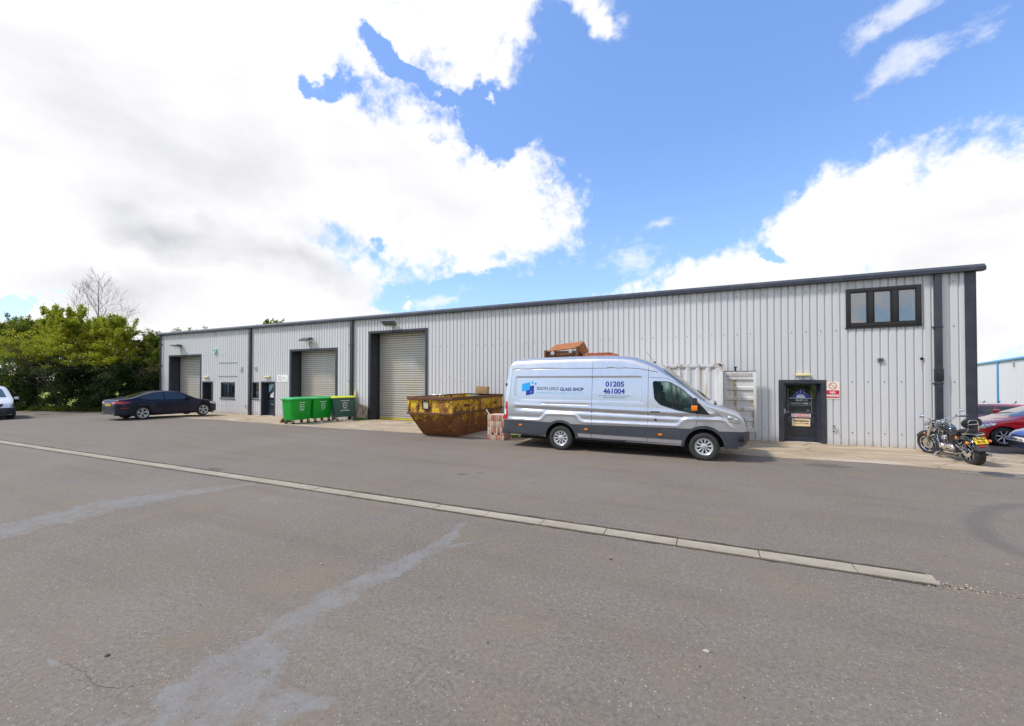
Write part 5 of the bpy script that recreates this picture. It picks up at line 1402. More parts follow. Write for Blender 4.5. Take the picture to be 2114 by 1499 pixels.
def hatch(name, label, pnt, loc, rz, plate_txt=None, rimm=M_rims):
    t, bv_ = car(name, label, loc, rz, dict(body=HATCH, wb=2.5, wr=.31, ar=.355, paint=pnt, rim=.21, rs='seven', rimm=rimm,
        glass=[[(-.18, 1.24), (.10, 1.34), (.62, 1.37), (.70, 1.0), (.05, 1.03)], [(.70, 1.37), (1.0, 1.33), (1.42, 1.18), (1.80, .97), (.76, .985)]],
        gaps=[[(.83, 1.42), (.83, .97), (.80, .30)], [(2.0, .98), (2.05, .70), (1.98, .32)], [(2.1, .99), (2.8, .88), (3.05, .76)]],
        head=[[(2.66, .80), (3.00, .735), (3.22, .62), (3.18, .545), (2.92, .58), (2.72, .68)]], tail=[[(-.60, .80), (-.40, .82), (-.36, 1.05), (-.52, 1.10)]],
        sill=[[(.38, .17), (2.12, .17), (2.12, .25), (.38, .25)]], handles=[(1.05, .84)], mirror=(1.85, 1.0),
        ends=[('rear_window', 'x-', rounded([(-.50, 1.08), (.50, 1.08), (.42, 1.32), (-.42, 1.32)], .05), M_glassd, .004),
              ('windscreen', 'z', rounded([(1.12, -.52), (2.08, -.66), (2.18, 0), (2.08, .66), (1.12, .52)], .06), M_glasss, .004),
              ('upper_grille', 'x+', rounded([(-.42, .54), (.42, .54), (.40, .58), (-.40, .58)], .015), M_trimk, .008),
              ('lower_grille', 'x+', rounded([(-.50, .27), (.50, .27), (.48, .40), (-.48, .40)], .03), M_trimk, .008),
              ('number_plate', 'x+', [(-.26, .42), (.26, .42), (.26, .53), (-.26, .53)], M_wplate, .014)]))
    patch('bumper_lip', [(2.86, .19), (3.30, .22), (3.30, .30), (2.86, .28)], 'y-', bv_, M_trimk, t, .008, .08); patch('bumper_lip', [(2.86, .19), (3.30, .22), (3.30, .30), (2.86, .28)], 'y+', bv_, M_trimk, t, .008, .08)
    patch('fog_light', rounded(rrect(3.10, 3.18, .38, .44, .02), .01), 'y+', bv_, M_orange if pnt is M_redp else M_lampc, t, .01, .1)
    mb = MB()
    for s_ in (-1, 1): mb.tube([(2.34, s_ * .1 - .2, 1.0), (2.05, s_ * .1 + .25, 1.10)], .008, 5)
    mb.build('wiper', M_trimk, t)
    if plate_txt: text('lettering', plate_txt, .085, M_ink2, t, (3.40, 0, .475), (90, 0, 90), width=.46, bold=.002)
    return t, bv_
# both hatchbacks stand nose towards the gable wall (heading -X)
rh, rv = hatch('hatchback_car', 'bright red hatchback nose-on to the gable end, clear headlight showing, behind the motorcycle', M_redp, (11.23, 20.17, gz(11, 19)), R(180))
bh, bvv = hatch('hatchback_car', 'royal blue hatchback with white number plate, parked in front of the bright red one', M_bluep, (11.41, 17.15, gz(11, 17)), R(180), 'T809 CAL')
mb = MB(); surf_line(mb, [(-.55, .415), (.55, .415)], 'x+', bvv, .010, .008); mb.build('chrome_strip', M_chrome, bh)

ESTATE = dict(x=(-.95, 3.62), step=.08, nz=22, n=2.8,
    zt=[(-.95, .85), (-.92, 1.05), (-.80, 1.25), (-.55, 1.38), (.0, 1.43), (1.0, 1.45), (1.6, 1.42), (2.05, 1.26), (2.45, 1.06), (2.65, .98), (3.1, .91), (3.4, .80), (3.56, .66), (3.62, .52)],
    rc=[(-.95, .06), (0, .09), (1.6, .09), (2.3, .07), (2.8, .09), (3.62, .07)],
    plan=[(-.95, .84), (-.86, .92), (-.6, .98), (0, 1.), (2.7, 1.), (3.1, .95), (3.4, .84), (3.56, .70), (3.62, .58)],
    zb=[(-.95, .34), (-.5, .24), (3.0, .18), (3.5, .22), (3.62, .3)], w=HATCH['w'],
    disp=lambda x, z: .012 * math.exp(-((z - .74) / .04) ** 2) * sst(.2, .6, x) * (1 - sst(2.4, 2.8, x)))
es, ev = car('estate_car', 'raspberry red estate car with long dark side windows, furthest of the cars by the gable', (9.6, 23.5, gz(11, 24)), 0, dict(
    body=ESTATE, wb=2.7, wr=.32, ar=.36, paint=M_redp2, rim=.215, rs='seven',
    glass=[[(-.55, 1.20), (-.25, 1.33), (.45, 1.355), (.45, 1.0), (-.45, 1.03)], [(.50, 1.36), (1.28, 1.35), (1.28, .99), (.50, 1.0)], [(1.34, 1.35), (1.68, 1.31), (2.05, 1.15), (2.28, .99), (1.34, .985)]],
    gaps=[[(1.31, 1.38), (1.31, .97), (1.30, .30)], [(.47, 1.0), (.40, .75), (.45, .4)], [(2.34, .98), (2.38, .7), (2.3, .32)]],
    chrome=[[(-.56, 1.005), (2.28, .975)], [(-.62, 1.22), (-.25, 1.355), (1.3, 1.375), (1.7, 1.335)]],
    head=[[(3.0, .84), (3.30, .80), (3.52, .68), (3.46, .60), (3.15, .68)]], tail=[[(-.93, .84), (-.72, .86), (-.66, 1.10), (-.84, 1.18)]],
    handles=[(.62, .85), (1.5, .85)], mirror=(2.15, 1.0), handlem=M_redp2,
    ends=[('rear_window', 'x-', rounded([(-.52, 1.06), (.52, 1.06), (.44, 1.30), (-.44, 1.30)], .05), M_glassd, .004), ('windscreen', 'z', rounded([(1.72, -.52), (2.52, -.66), (2.6, 0), (2.52, .66), (1.72, .52)], .06), M_glasss, .004),
          ('number_plate', 'x+', [(-.26, .42), (.26, .42), (.26, .53), (-.26, .53)], M_wplate, .014)]))

# white van at the left edge
WV = dict(x=(-.95, 3.95), step=.07, nz=30, n=3.,
    zt=[(-.95, 1.7), (-.90, 1.86), (-.7, 1.93), (1.2, 1.95), (1.75, 1.92), (2.1, 1.80), (2.6, 1.50), (3.0, 1.24), (3.25, 1.14), (3.55, 1.06), (3.75, .96), (3.88, .80), (3.95, .62)],
    rc=[(-.95, .15), (1.5, .18), (2.2, .12), (3.0, .07), (3.6, .09), (3.95, .08)],
    plan=[(-.95, .94), (-.8, .98), (-.4, 1.), (3.0, 1.), (3.35, .97), (3.62, .91), (3.80, .83), (3.90, .75), (3.95, .66)],
    zb=[(-.95, .34), (-.3, .28), (3.2, .24), (3.7, .26), (3.95, .36)], w=[(.2, .90), (.5, .95), (.9, .955), (1.1, .94), (1.5, .86), (1.8, .78), (1.95, .70)],
    disp=lambda x, z: .014 * math.exp(-((z - .98) / .03) ** 2) * sst(-.6, 0, x) * (1 - sst(2.4, 3.0, x)))
wv, wvt = car('compact_van', 'white van with dark bumper entering at the left edge by the hedge', (-39.9, 9.5, gz(-38, 9)), R(-9), dict(
    body=WV, wb=3.05, wr=.33, ar=.375, paint=M_vwhite, rim=.20, rs='cover', steer=18,
    glass=[[(1.55, 1.66), (2.02, 1.62), (2.62, 1.30), (2.80, 1.10), (1.55, 1.10)]],
    gaps=[[(1.48, 1.72), (1.48, .34)], [(2.86, 1.08), (2.9, .8), (2.6, .4)], [(2.95, 1.13), (3.5, .98)]],
    head=[[(3.28, .98), (3.60, .94), (3.80, .80), (3.82, .73), (3.55, .74), (3.36, .86)]], tail=[[(-.93, .9), (-.85, .9), (-.85, 1.5), (-.93, 1.5)]],
    sill=[[(3.36, .28), (3.92, .32), (3.93, .64), (3.42, .66)], [(.42, .28), (2.6, .28), (2.6, .42), (.42, .42)]], sillm=M_trimk, handles=[(1.68, .98)], mirror=(2.55, 1.14), handlem=M_trimk,
    ends=[('windscreen', 'x+', rounded([(-.70, 1.26), (.70, 1.26), (.58, 1.74), (-.58, 1.74)], .06), M_glasss, .006), ('front_bumper', 'x+', rounded([(-.72, .32), (.72, .32), (.78, .68), (-.78, .68)], .04), M_trimk, .02),
          ('grille', 'x+', rounded([(-.42, .74), (.42, .74), (.50, .90), (-.50, .90)], .03), M_trimk, .012), ('number_plate', 'x+', [(-.26, .46), (.26, .46), (.26, .57), (-.26, .57)], M_wplate, .03)]))

# ------------------------------------------------------------------ motorcycle
mc = thing('motorcycle', 'chrome and black-green cruiser motorcycle with yellow number plate, parked at the east corner', 'motorcycle', (5.91, 14.22, 0.))
mc.rotation_euler = (R(-9), 0, R(94.5))
M_tank = mat('tank_green_black', (.010, .016, .018), .15, coat=1.); M_teal = mat('tank_teal_flash', (.01, .10, .085), .2, coat=1.)
M_leather = mat('black_leather', (.020, .020, .022), .45, var=.2, bump=.3, bscale=80.)
M_eng = mat('engine_grey', (.10, .10, .105), .4, .6, var=.3); M_brassf = mat('fork_tube', (.55, .48, .33), .25, .7)
M_fend = mat('fender_black', (.012, .016, .020), .15, coat=1.)
wheel(mc, 0, 0, .325, .325, .215, .205, 'seven', 1, M_chrome)
mb = MB(); mb.lathe([(.205, -.075), (.19, -.10), (.001, -.10)], n=30, c=(0, 0, .325)); mb.lathe([(.05, .11), (.13, .115), (.135, .10), (.05, .10)], n=30, c=(0, 0, .325)); mb.build('belt_pulley', M_chrome, mc)
def torus_arc(mb, c, r, a0, a1, hw, drop, n=18, th=.012):
    """fender: curved strip round an axle"""
    vs = []; fs = []; prof = [(-hw, -drop), (-hw * .96, -drop * .35), (-hw * .75, 0), (-hw * .35, .016), (0, .02), (hw * .35, .016), (hw * .75, 0), (hw * .96, -drop * .35), (hw, -drop)]
    for i in range(n + 1):
        a = R(a0 + (a1 - a0) * i / n)
        for y, dr_ in prof + [(q[0] * .94, q[1] - th) for q in prof[::-1]]:
            rr = r + dr_; vs.append((c[0] + rr * math.cos(a), c[1] + y, c[2] + rr * math.sin(a)))
    P_ = 2 * len(prof)
    for i in range(n):
        for j in range(P_): fs.append((i * P_ + j, i * P_ + (j + 1) % P_, (i + 1) * P_ + (j + 1) % P_, (i + 1) * P_ + j))
    fs += [tuple(range(P_))[::-1], tuple(n * P_ + j for j in range(P_))]
    mb.add(vs, fs)
mb = MB(); torus_arc(mb, (0.02, 0, .36), .385, 30, 172, .135, .10); mb.build('rear_fender', M_fend, mc)
# front assembly, steered to the left
FS = Matrix.Translation((1.28, 0, .86)) @ Matrix.Rotation(R(20), 4, 'Z') @ Matrix.Translation((-1.28, 0, -.86))
def fb(name, mb, m, par=None): return mb.build(name, m, par or mc, M=FS)
ax = Vector((1.60, 0, .325))
fw = wheel(mc, 0, 0, 0, .325, .135, .215, 'seven', 1, M_chrome)
for o_ in [fw] + list(fw.children): o_.data.transform(FS @ Matrix.Translation(ax))
mb = MB()
for i in range(40):
    a = pi2 * i / 40; mb.tube([ax + Vector((.04 * math.cos(a + .5), .02 * (-1) ** i, .04 * math.sin(a + .5))), ax + Vector((.21 * math.cos(a), 0, .21 * math.sin(a)))], .0022, 4)
mb.lathe([(.05, .045), (.145, .048), (.145, .054), (.05, .057)], n=28, c=tuple(ax)); fb('brake_disc', mb, M_galv)
mb = MB(); torus_arc(mb, tuple(ax), .355, 35, 165, .085, .08); fb('front_fender', mb, M_fend)
mb = MB()
for s in (-1, 1): mb.tube([ax + Vector((0, s * .10, 0)), (1.47, s * .105, .58)], .030, 12); mb.tube([(1.475, s * .105, .58), (1.30, s * .105, .93)], .036, 12)
fb('fork', mb, M_brassf)
mb = MB()
for s in (-1, 1): mb.tube([(1.46, s * .105, .60), (1.30, s * .105, .935)], .045, 12)
mb.sphere((1.44, 0, .86), .10, 18, 12, 0, (1.15, 1, 1)); mb.box(1.24, 1.42, -.15, .15, .90, .945, bev=.015); mb.box(1.22, 1.40, -.13, .13, .77, .80, bev=.01)
mb.sphere((1.40, -.17, .80), .05, 12, 8); mb.sphere((1.40, .17, .80), .05, 12, 8); mb.tube([(1.38, -.2, .80), (1.38, .2, .80)], .014, 8)
hl_ = fb('headlight', mb, M_chrome)
mb = MB(); mb.lathe([(.001, 1.565), (.05, 1.562), (.088, 1.545)], 'X', (0, 0, .86), 20); fb('lens', mb, M_lampc, hl_)
mb = MB()
bar = [(1.24, 0, .96), (1.22, .10, .985), (1.16, .24, 1.02), (1.04, .36, 1.05), (.93, .40, 1.05)]
mb.tube([(x, -y, z) for x, y, z in bar[::-1]] + bar, .0135, 10); mb.box(1.20, 1.28, -.05, .05, .93, .99, bev=.012)
hb = fb('handlebar', mb, M_chrome)
for s in (-1, 1):
    mb = MB(); mb.tube([(.99, s * .382, 1.052), (.86, s * .428, 1.048)], .020, 10); fb('grip', mb, M_trimk, hb)
    mb = MB(); mb.tube([(1.06, s * .36, 1.06), (.98, s * .44, 1.055), (.88, s * .48, 1.05)], [.008, .007, .006], 6); mb.box(1.02, 1.08, s * .33, s * .38, 1.035, 1.10, bev=.01); fb('lever', mb, M_chrome, hb)
    mb = MB(); mb.tube([(1.05, s * .35, 1.07), (1.08, s * .48, 1.17)], .006, 6); mb.sphere((1.08, s * .54, 1.19), .09, 16, 10, 0, (.25, 1., .5)); m_ = fb('mirror', mb, M_chrome)
    m_.parent = mc
    mb = MB(); mb.tube([(1.18, s * .20, 1.0), (1.25, s * .16, .85), (1.30, s * .08, .70)], .006, 6); mb.tube([(1.05, s * .35, 1.05), (1.18, s * .3, .93), (1.32, s * .12, .75)], .005, 6); fb('cable', mb, M_trimk, hb)
# tank: ellipsoidal teardrop
mb = MB(); vs = []; fs = []; n = 18
st = [(1.20, .03, .04, .86), (1.16, .10, .09, .855), (1.05, .155, .125, .845), (.90, .17, .135, .83), (.75, .15, .12, .81), (.62, .10, .09, .785), (.55, .05, .05, .77)]
for x, w_, h_, zc in st:
    for j in range(n): a = pi2 * j / n; vs.append((x, w_ * math.cos(a), zc + h_ * (math.sin(a) if math.sin(a) > 0 else .8 * math.sin(a))))
for i in range(len(st) - 1):
    for j in range(n): fs.append((i * n + j, i * n + (j + 1) % n, (i + 1) * n + (j + 1) % n, (i + 1) * n + j))
fs += [tuple(range(n))[::-1], tuple((len(st) - 1) * n + j for j in range(n))]
mb.add(vs, fs); tk = mb.build('fuel_tank', M_tank, mc, ang=60)
tkb = bvh_of(tk.data)
for s in ('y+', 'y-'): patch('tank_flash', rounded([(1.12, .82), (.95, .80), (.66, .76), (.80, .755), (1.0, .765), (1.14, .80)], .02), s, tkb, M_teal, tk, .002, .05)
patch('tank_console', rounded([(1.14, -.05), (.60, -.045), (.60, .045), (1.14, .05)], .03), 'z', tkb, M_chrome, tk, .012, .05)
mb = MB(); mb.lathe([(.001, 1.0), (.045, 1.0), (.05, .985), (.05, .96)], 'Z', (1.0, 0, 0), 20); mb.lathe([(.001, .985), (.025, .985), (.027, .96)], 'Z', (.85, .09, 0), 16); mb.build('filler_cap', M_chrome, tk)
# seats
mb = MB(); vs = []; fs = []
st = [(.66, .06, .77, .80), (.58, .12, .73, .79), (.45, .17, .70, .765), (.32, .19, .695, .775), (.22, .19, .70, .82), (.15, .16, .74, .84)]
for x, w_, z0, z1 in st:
    for j in range(14):
        a = PI * j / 13; vs.append((x, w_ * math.cos(a), z0 + (z1 - z0) * max(0., math.sin(a)) ** .6))
for i in range(len(st) - 1):
    for j in range(13): fs.append((i * 14 + j, i * 14 + j + 1, (i + 1) * 14 + j + 1, (i + 1) * 14 + j))
    fs.append((i * 14 + 13, i * 14, (i + 1) * 14, (i + 1) * 14 + 13))
fs += [tuple(range(14))[::-1], tuple(5 * 14 + j for j in range(14))]
mb.add(vs, fs); mb.build('seat', M_leather, mc, ang=50)
mb = MB(); mb.box(-.16, .16, -.11, .11, .79, .88, bev=.035); mb.build('pillion_seat', M_leather, mc)
mb = MB(); M2 = Matrix.Translation((-.20, 0, 1.05)) @ Matrix.Rotation(R(-14), 4, 'Y'); mb.sphere((0, 0, 0), 1., 20, 12, 0, (.05, .20, .15)); bk = mb.build('backrest', M_leather, mc, M=M2)
mb = MB(); mb.tube([(-.06, -.13, .76), (-.22, -.10, .88), (-.26, -.09, 1.07), (-.265, -.06, 1.12), (-.265, .06, 1.12), (-.26, .09, 1.07), (-.22, .10, .88), (-.06, .13, .76)], .010, 8); mb.tube([(-.255, -.09, 1.02), (-.255, .09, 1.02)], .008, 8)
mb.tube([(-.02, -.14, .78), (-.30, -.12, .80), (-.42, -.08, .79), (-.44, 0, .79), (-.42, .08, .79), (-.30, .12, .80), (-.02, .14, .78)], .010, 8)
mb.tube([(-.10, -.09, .80), (-.40, -.05, .80)], .007, 6); mb.tube([(-.10, .09, .80), (-.40, .05, .80)], .007, 6); mb.tube([(-.10, 0, .80), (-.43, 0, .80)], .007, 6)
mb.build('luggage_rack', M_chrome, mc)
# number plate, lights
PM = Matrix.Translation((-.395, 0, .645)) @ Matrix.Rotation(R(28), 4, 'Y')
mb = MB(); mb.box(-.008, 0, -.115, .115, -.085, .085, bev=.003); npl = mb.build('number_plate', M_yplate, mc, M=PM)
for s_, z_ in (('DN57', .040), ('BVR', -.040)):
    me_ = text_mesh(s_, .088, .002, .0025); me_.transform(PM @ Matrix.Translation((-.0095, 0, z_)) @ Matrix.Rotation(R(-90), 4, 'Z') @ Matrix.Rotation(R(90), 4, 'X')); me_.materials.clear(); me_.materials.append(M_ink2); link('lettering', me_, npl)
mb = MB(); mb.sphere((-.405, 0, .515), .06, 16, 10, 0, (.6, 1.25, .6)); mb.build('tail_light', M_redl, mc)
mb = MB(); mb.add([(-.37, -.125, .62), (-.37, .125, .62), (-.455, -.12, .41), (-.455, .12, .41), (-.36, -.13, .62), (-.36, .13, .62), (-.44, -.125, .41), (-.44, .125, .41)], [(0, 1, 3, 2), (4, 6, 7, 5), (0, 4, 5, 1), (2, 3, 7, 6), (0, 2, 6, 4), (1, 5, 7, 3)]); mb.build('mud_flap', M_fend, mc)
mb = MB()
for s in (-1, 1): mb.sphere((-.30, s * .21, .60), .035, 12, 8); 
mb.build('turn_signal', M_orange, mc)
mb = MB(); mb.tube([(-.30, -.2, .60), (-.30, .2, .60)], .010, 8); mb.build('signal_stalk', M_chrome, mc)
mb = MB(); mb.sphere((1.52, .20, .62), .03, 10, 8, 0, (1, .6, 1)); mb.sphere((.20, .16, .66), .04, 12, 8, 0, (1., .4, 1.3)); mb.build('side_reflector', M_orange, mc)
# engine
mb = MB()
def fins(c, d, r0, r1, n, L):
    c = Vector(c); d = Vector(d).normalized()
    for i in range(n):
        p = c + d * L * i / n
        mb.cyl(p, p + d * L / n * .45, r0 + (r1 - r0) * i / n, 14)
    mb.cyl(c, c + d * L, r0 * .72, 14)
fins((.70, 0, .44), (-.42, 0, 1), .085, .085, 9, .26); fins((.88, 0, .44), (.42, 0, 1), .085, .085, 9, .26)
mb.build('cylinder', M_eng, mc)
mb = MB()
mb.sphere((.575, 0, .73), .075, 14, 8, 0, (1.1, 1., .7)); mb.sphere((1.00, 0, .73), .075, 14, 8, 0, (1.1, 1., .7))
mb.tube([(.50, .13, .34), (.92, .13, .36)], .03, 10); mb.box(.38, .98, .10, .165, .26, .44, bev=.06); mb.lathe([(.001, .19), (.09, .188), (.105, .165), (.105, .10)], n=24, c=(.88, 0, .345)); mb.lathe([(.001, .185), (.11, .182), (.125, .16), (.125, .10)], n=24, c=(.50, 0, .345))
mb.tube([(.84, .10, .44), (.86, .10, .70)], .009, 6); mb.tube([(.74, .10, .44), (.70, .10, .70)], .009, 6)
mb.lathe([(.001, .15), (.06, .145), (.07, .12), (.07, .05)], n=20, c=(.79, 0, .60)); mb.lathe([(.001, .13), (.05, .125), (.05, .05)], n=18, c=(1.06, 0, .30))
mb.build('primary_cover', M_chrome, mc)
mb = MB(); mb.box(.35, 1.05, -.11, .09, .20, .46, bev=.05); mb.box(.22, .40, -.10, .10, .34, .66, bev=.03); mb.build('crankcase', M_eng, mc)
mb = MB()
for s in (-1, 1):
    mb.tube([(1.24, s * .03, .88), (1.16, s * .09, .58), (1.12, s * .13, .26), (.95, s * .14, .17), (.35, s * .14, .17), (.24, s * .14, .28), (.30, s * .13, .62)], .017, 8); mb.tube([(.25, s * .15, .34), (0, s * .145, .325)], .022, 8); mb.tube([(.34, s * .15, .62), (.15, s * .16, .52), (0, s * .150, .34)], .015, 8)
mb.tube([(1.24, 0, .90), (.90, 0, .72), (.5, 0, .68), (.28, 0, .70)], .02, 8); mb.build('frame', M_trimk, mc)
mb = MB(); mb.tube([(.02, .15, .335), (.20, .155, .43), (.30, .15, .47)], .014, 8); mb.tube([(.05, .155, .30), (.25, .155, .26)], .016, 8); mb.box(-.05, .05, .14, .17, .29, .37, bev=.01); mb.tube([(.16, .16, .50), (-.02, .165, .56)], .012, 8); mb.build('strut_cover', M_chrome, mc)
mb = MB()
for dz_, xe in ((0, -.20), (.085, .02)): mb.tube([(.98, -.12, .68 - dz_), (1.02, -.17, .55 - dz_), (.95, -.20, .36 - dz_ * .5), (.7, -.21, .25 + dz_), (xe, -.215, .25 + dz_)], [.022, .022, .025, .038, .042], 12)
mb.build('exhaust', M_chrome, mc)
mb = MB(); mb.tube([(1.12, .10, .62), (1.03, .16, .50), (.98, .17, .38)], .02, 8); mb.build('front_downtube', M_chrome, mc)
for s in (-1, 1):
    mb = MB(); mb.box(.86, 1.16, s * .20, s * .33, .235, .26, bev=.01); mb.box(.28, .42, s * .18, s * .30, .30, .32, bev=.008); mb.build('footboard', M_trimk, mc)
mb = MB(); mb.tube([(1.06, .08, .24), (1.14, .27, .075), (1.10, .33, .02)], .011, 8); mb.tube([(1.16, .12, .22), (1.22, .26, .045)], .008, 8); mb.box(1.07, 1.15, .28, .36, .0, .018, bev=.006); mb.build('side_stand', M_chrome, mc)
mb = MB(); mb.tube([(1.10, -.32, .32), (1.14, -.34, .56), (1.12, -.20, .62), (1.12, .20, .62), (1.14, .34, .56), (1.10, .32, .32)], .015, 8); mb.build('crash_bar', M_chrome, mc)

# ------------------------------------------------------------------ skip
def skipmat():
    m, k, p = newmat('rusty_yellow_paint'); P = k.geo(); s = k.n('ShaderNodeSeparateXYZ', i_0=P)
    n1 = k.noise(P, 3.0, 9., .7); n2 = k.noise(P, 17., 8., .76); n3 = k.noise(k.mapping(P, scl=(3., 3., 1.)), 3., 6., .6); zb = k.rng(s.outputs[2], 1.3, 0., 0., .16)
    v = k.m('ADD', k.m('ADD', k.m('MULTIPLY', n1, .55), k.m('MULTIPLY', n2, .45)), zb)
    rust = k.mix(k.rng(n2, .3, .7), (.085, .032, .014), (.34, .125, .03))
    rust = k.mix(k.rng(n3, .5, .72, 0., .7), rust, (.035, .018, .012))
    yel = k.mix(k.rng(n3, .3, .7), (.78, .50, .012), (.60, .34, .008))
    c = k.mix(k.rng(v, .512, .55), yel, rust)
    c = k.mix(k.rng(k.noise(P, 16., 5., .7), .70, .74, 0., .8), c, (.62, .56, .42))
    k.set(p.inputs['Base Color'], c); k.set(p.inputs['Roughness'], k.rng(v, .45, .6, .5, .9))
    b = k.n('ShaderNodeBump', i_Strength=.7, i_Distance=.02); k.set(b.inputs['Height'], k.m('ADD', v, k.m('MULTIPLY', k.noise(P, 1.6, 2.), 1.5))); k.set(p.inputs['Normal'], b.outputs[0])
    return m
M_skip = skipmat()
M_rust = mat('brown_rust', (.13, .055, .030), .85, var=.4, scale=14., bump=.5, bscale=60., dirt=.5, dcol=(.33, .15, .04))
M_rusto = mat('orange_rust', (.36, .135, .045), .85, var=.25, scale=10., bump=.3, bscale=60., dirt=.3, dcol=(.20, .08, .03))
sk_ = thing('skip', 'rusty yellow waste skip with sloping ends standing on the apron left of the silver van', 'skip', (-9.05, 14.35, 0))
SX, SY = .95, 1.95
def ringpts(hx, hy, z): return [(-hx, -hy, z), (hx, -hy, z), (hx, hy, z), (-hx, hy, z)]
th = .03
lv = [ringpts(.76, 1.25, .02), ringpts(.93, 1.93, .88), ringpts(.93, 1.93, 1.42)]
li = [ringpts(.73, 1.22, .06), ringpts(.90, 1.90, .88), ringpts(.90, 1.90, 1.42)]
mb = MB(); vs = [v for r_ in lv for v in r_] + [v for r_ in li for v in r_]; fs = []
for L in (0, 1):
    for j in range(4):
        a = L * 4 + j; b = L * 4 + (j + 1) % 4; fs.append((a, b, b + 4, a + 4)); fs.append((12 + a, 12 + a + 4, 12 + b + 4, 12 + b))
for j in range(4): fs.append((8 + j, 8 + (j + 1) % 4, 20 + (j + 1) % 4, 20 + j))
fs += [(0, 3, 2, 1), (12, 13, 14, 15)]
mb.add(vs, fs)
rndm = random.Random(2)
bo = mb.build('hull', M_skip, sk_, smooth=False)
bm_ = bmesh.new(); bm_.from_mesh(bo.data); bmesh.ops.subdivide_edges(bm_, edges=bm_.edges[:], cuts=7, use_grid_fill=True)
from mathutils import noise as mnoise
for v in bm_.verts:
    d_ = mnoise.noise(v.co * 1.9) * .022
    if v.co.z > .05: v.co.x += d_; v.co.y += mnoise.noise(v.co * 1.7 + Vector((5, 0, 0))) * .025
bm_.to_mesh(bo.data); bm_.free(); finish(bo.data, True, 25)
mb = MB()
def rimbox(hx, hy, z0, z1, w_):
    mb.box(-hx - w_, hx + w_, -hy - w_, -hy + .02, z0, z1, bev=.008); mb.box(-hx - w_, hx + w_, hy - .02, hy + w_, z0, z1, bev=.008)
    mb.box(-hx - w_, -hx + .02, -hy + .02, hy - .02, z0, z1, bev=.008); mb.box(hx - .02, hx + w_, -hy + .02, hy - .02, z0, z1, bev=.008)
rimbox(.93, 1.93, 1.36, 1.47, .06); rm = mb.build('top_rim', M_rust, sk_)
mb = MB(); rimbox(.93, 1.93, .84, .91, .06); mb.build('middle_rail', M_rust, sk_)
mb = MB()
for s in (-1, 1):
    for y in (-.75, 1.05):
        mb.box(s * .93, s * .99, y - .04, y + .04, .90, 1.37, bev=.006)
        mb.add([(s * .93, y - .04, .86), (s * .93, y + .04, .86), (s * .985, y + .04, .86), (s * .985, y - .04, .86), (s * .76, y - .04, .03), (s * .76, y + .04, .03), (s * .80, y + .04, .03), (s * .80, y - .04, .03)], [(0, 1, 5, 4), (2, 3, 7, 6), (1, 2, 6, 5), (3, 0, 4, 7), (4, 5, 6, 7)])
    for q in (-1, 1):
        mb.box(s * .90, s * .965, q * 1.90, q * 1.965, .90, 1.37, bev=.006)
        mb.add([(s * .95, q * 1.95, .87), (s * .86, q * 1.95, .87), (s * .95, q * 1.86, .87), (s * .78, q * 1.27, .02), (s * .70, q * 1.27, .02), (s * .78, q * 1.2, .02)], [(0, 1, 4, 3), (0, 3, 5, 2), (1, 2, 5, 4)])
for y in (-1.97,): mb.box(-.02, .04, -1.965, -1.93, .90, 1.37); mb.box(-.55, -.52, -1.965, -1.93, .90, 1.37)
mb.build('rib', M_skip, sk_)
mb = MB(); mb.box(-.30, .0, -2.0, -1.955, 1.02, 1.05); mb.box(-.30, .0, -2.0, -1.955, 1.29, 1.32); mb.box(-.30, -.27, -2.0, -1.955, 1.05, 1.29); mb.box(-.03, .0, -2.0, -1.955, 1.05, 1.29); lb = mb.build('plate_holder', M_dark, sk_, smooth=False)
mb = MB(); mb.box(-.27, -.03, -1.975, -1.955, 1.05, 1.29); mb.build('faded_label', mat('faded_label', (.60, .52, .30), .7, var=.3, scale=20.), lb, smooth=False)
mb = MB()
for s in (-1, 1):
    for y in (-1.1, 1.1): mb.cyl((s * .93, y, 1.15), (s * 1.10, y, 1.15), .045, 12); mb.cyl((s * 1.08, y, 1.15), (s * 1.11, y, 1.15), .065, 12)
mb.build('lifting_lug', M_rust, sk_)
# load of the skip
M_card = mat('cardboard', (.42, .26, .12), .85, var=.15, scale=20.); M_tealg = glassmat('scrap_glass', (.35, .75, .68), .45, .03, (.06, .25, .22))
mb = MB(); rnd = random.Random(21); vs = []; fs = []; nx, ny = 12, 24
for j in range(ny + 1):
    for i in range(nx + 1): vs.append((-.86 + 1.72 * i / nx, -1.82 + 3.64 * j / ny, 1.08 + rnd.uniform(-.08, .10) + .12 * math.sin(j * .7)))
for j in range(ny):
    for i in range(nx): a = j * (nx + 1) + i; fs.append((a, a + 1, a + nx + 2, a + nx + 1))
mb.add(vs, fs); o = mb.build('rubble', mat('mixed_rubble', (.16, .14, .12), .9, var=.6, scale=9., bump=.8), smooth=False); o.location = sk_.location
tag(o, 'mixed dark rubble filling the rusty skip', None, None, 'stuff')
def inskip(name, label, cat, mbx, m_, loc, rot=(0, 0, 0)):
    o = mbx.build(name, m_, None); o.location = (sk_.location.x + loc[0], sk_.location.y + loc[1], loc[2]); o.rotation_euler = [R(a) for a in rot]; tag(o, label, cat); return o
mb = MB(); mb.box(-.24, .24, -.15, .15, 0, .30, bev=.004); mb.box(-.25, .25, -.03, .03, .301, .304)
inskip('cardboard_box', 'brown cardboard box sitting on the far end of the skip load', 'box', mb, M_card, (.38, 1.25, 1.50), (0, 3, 12))
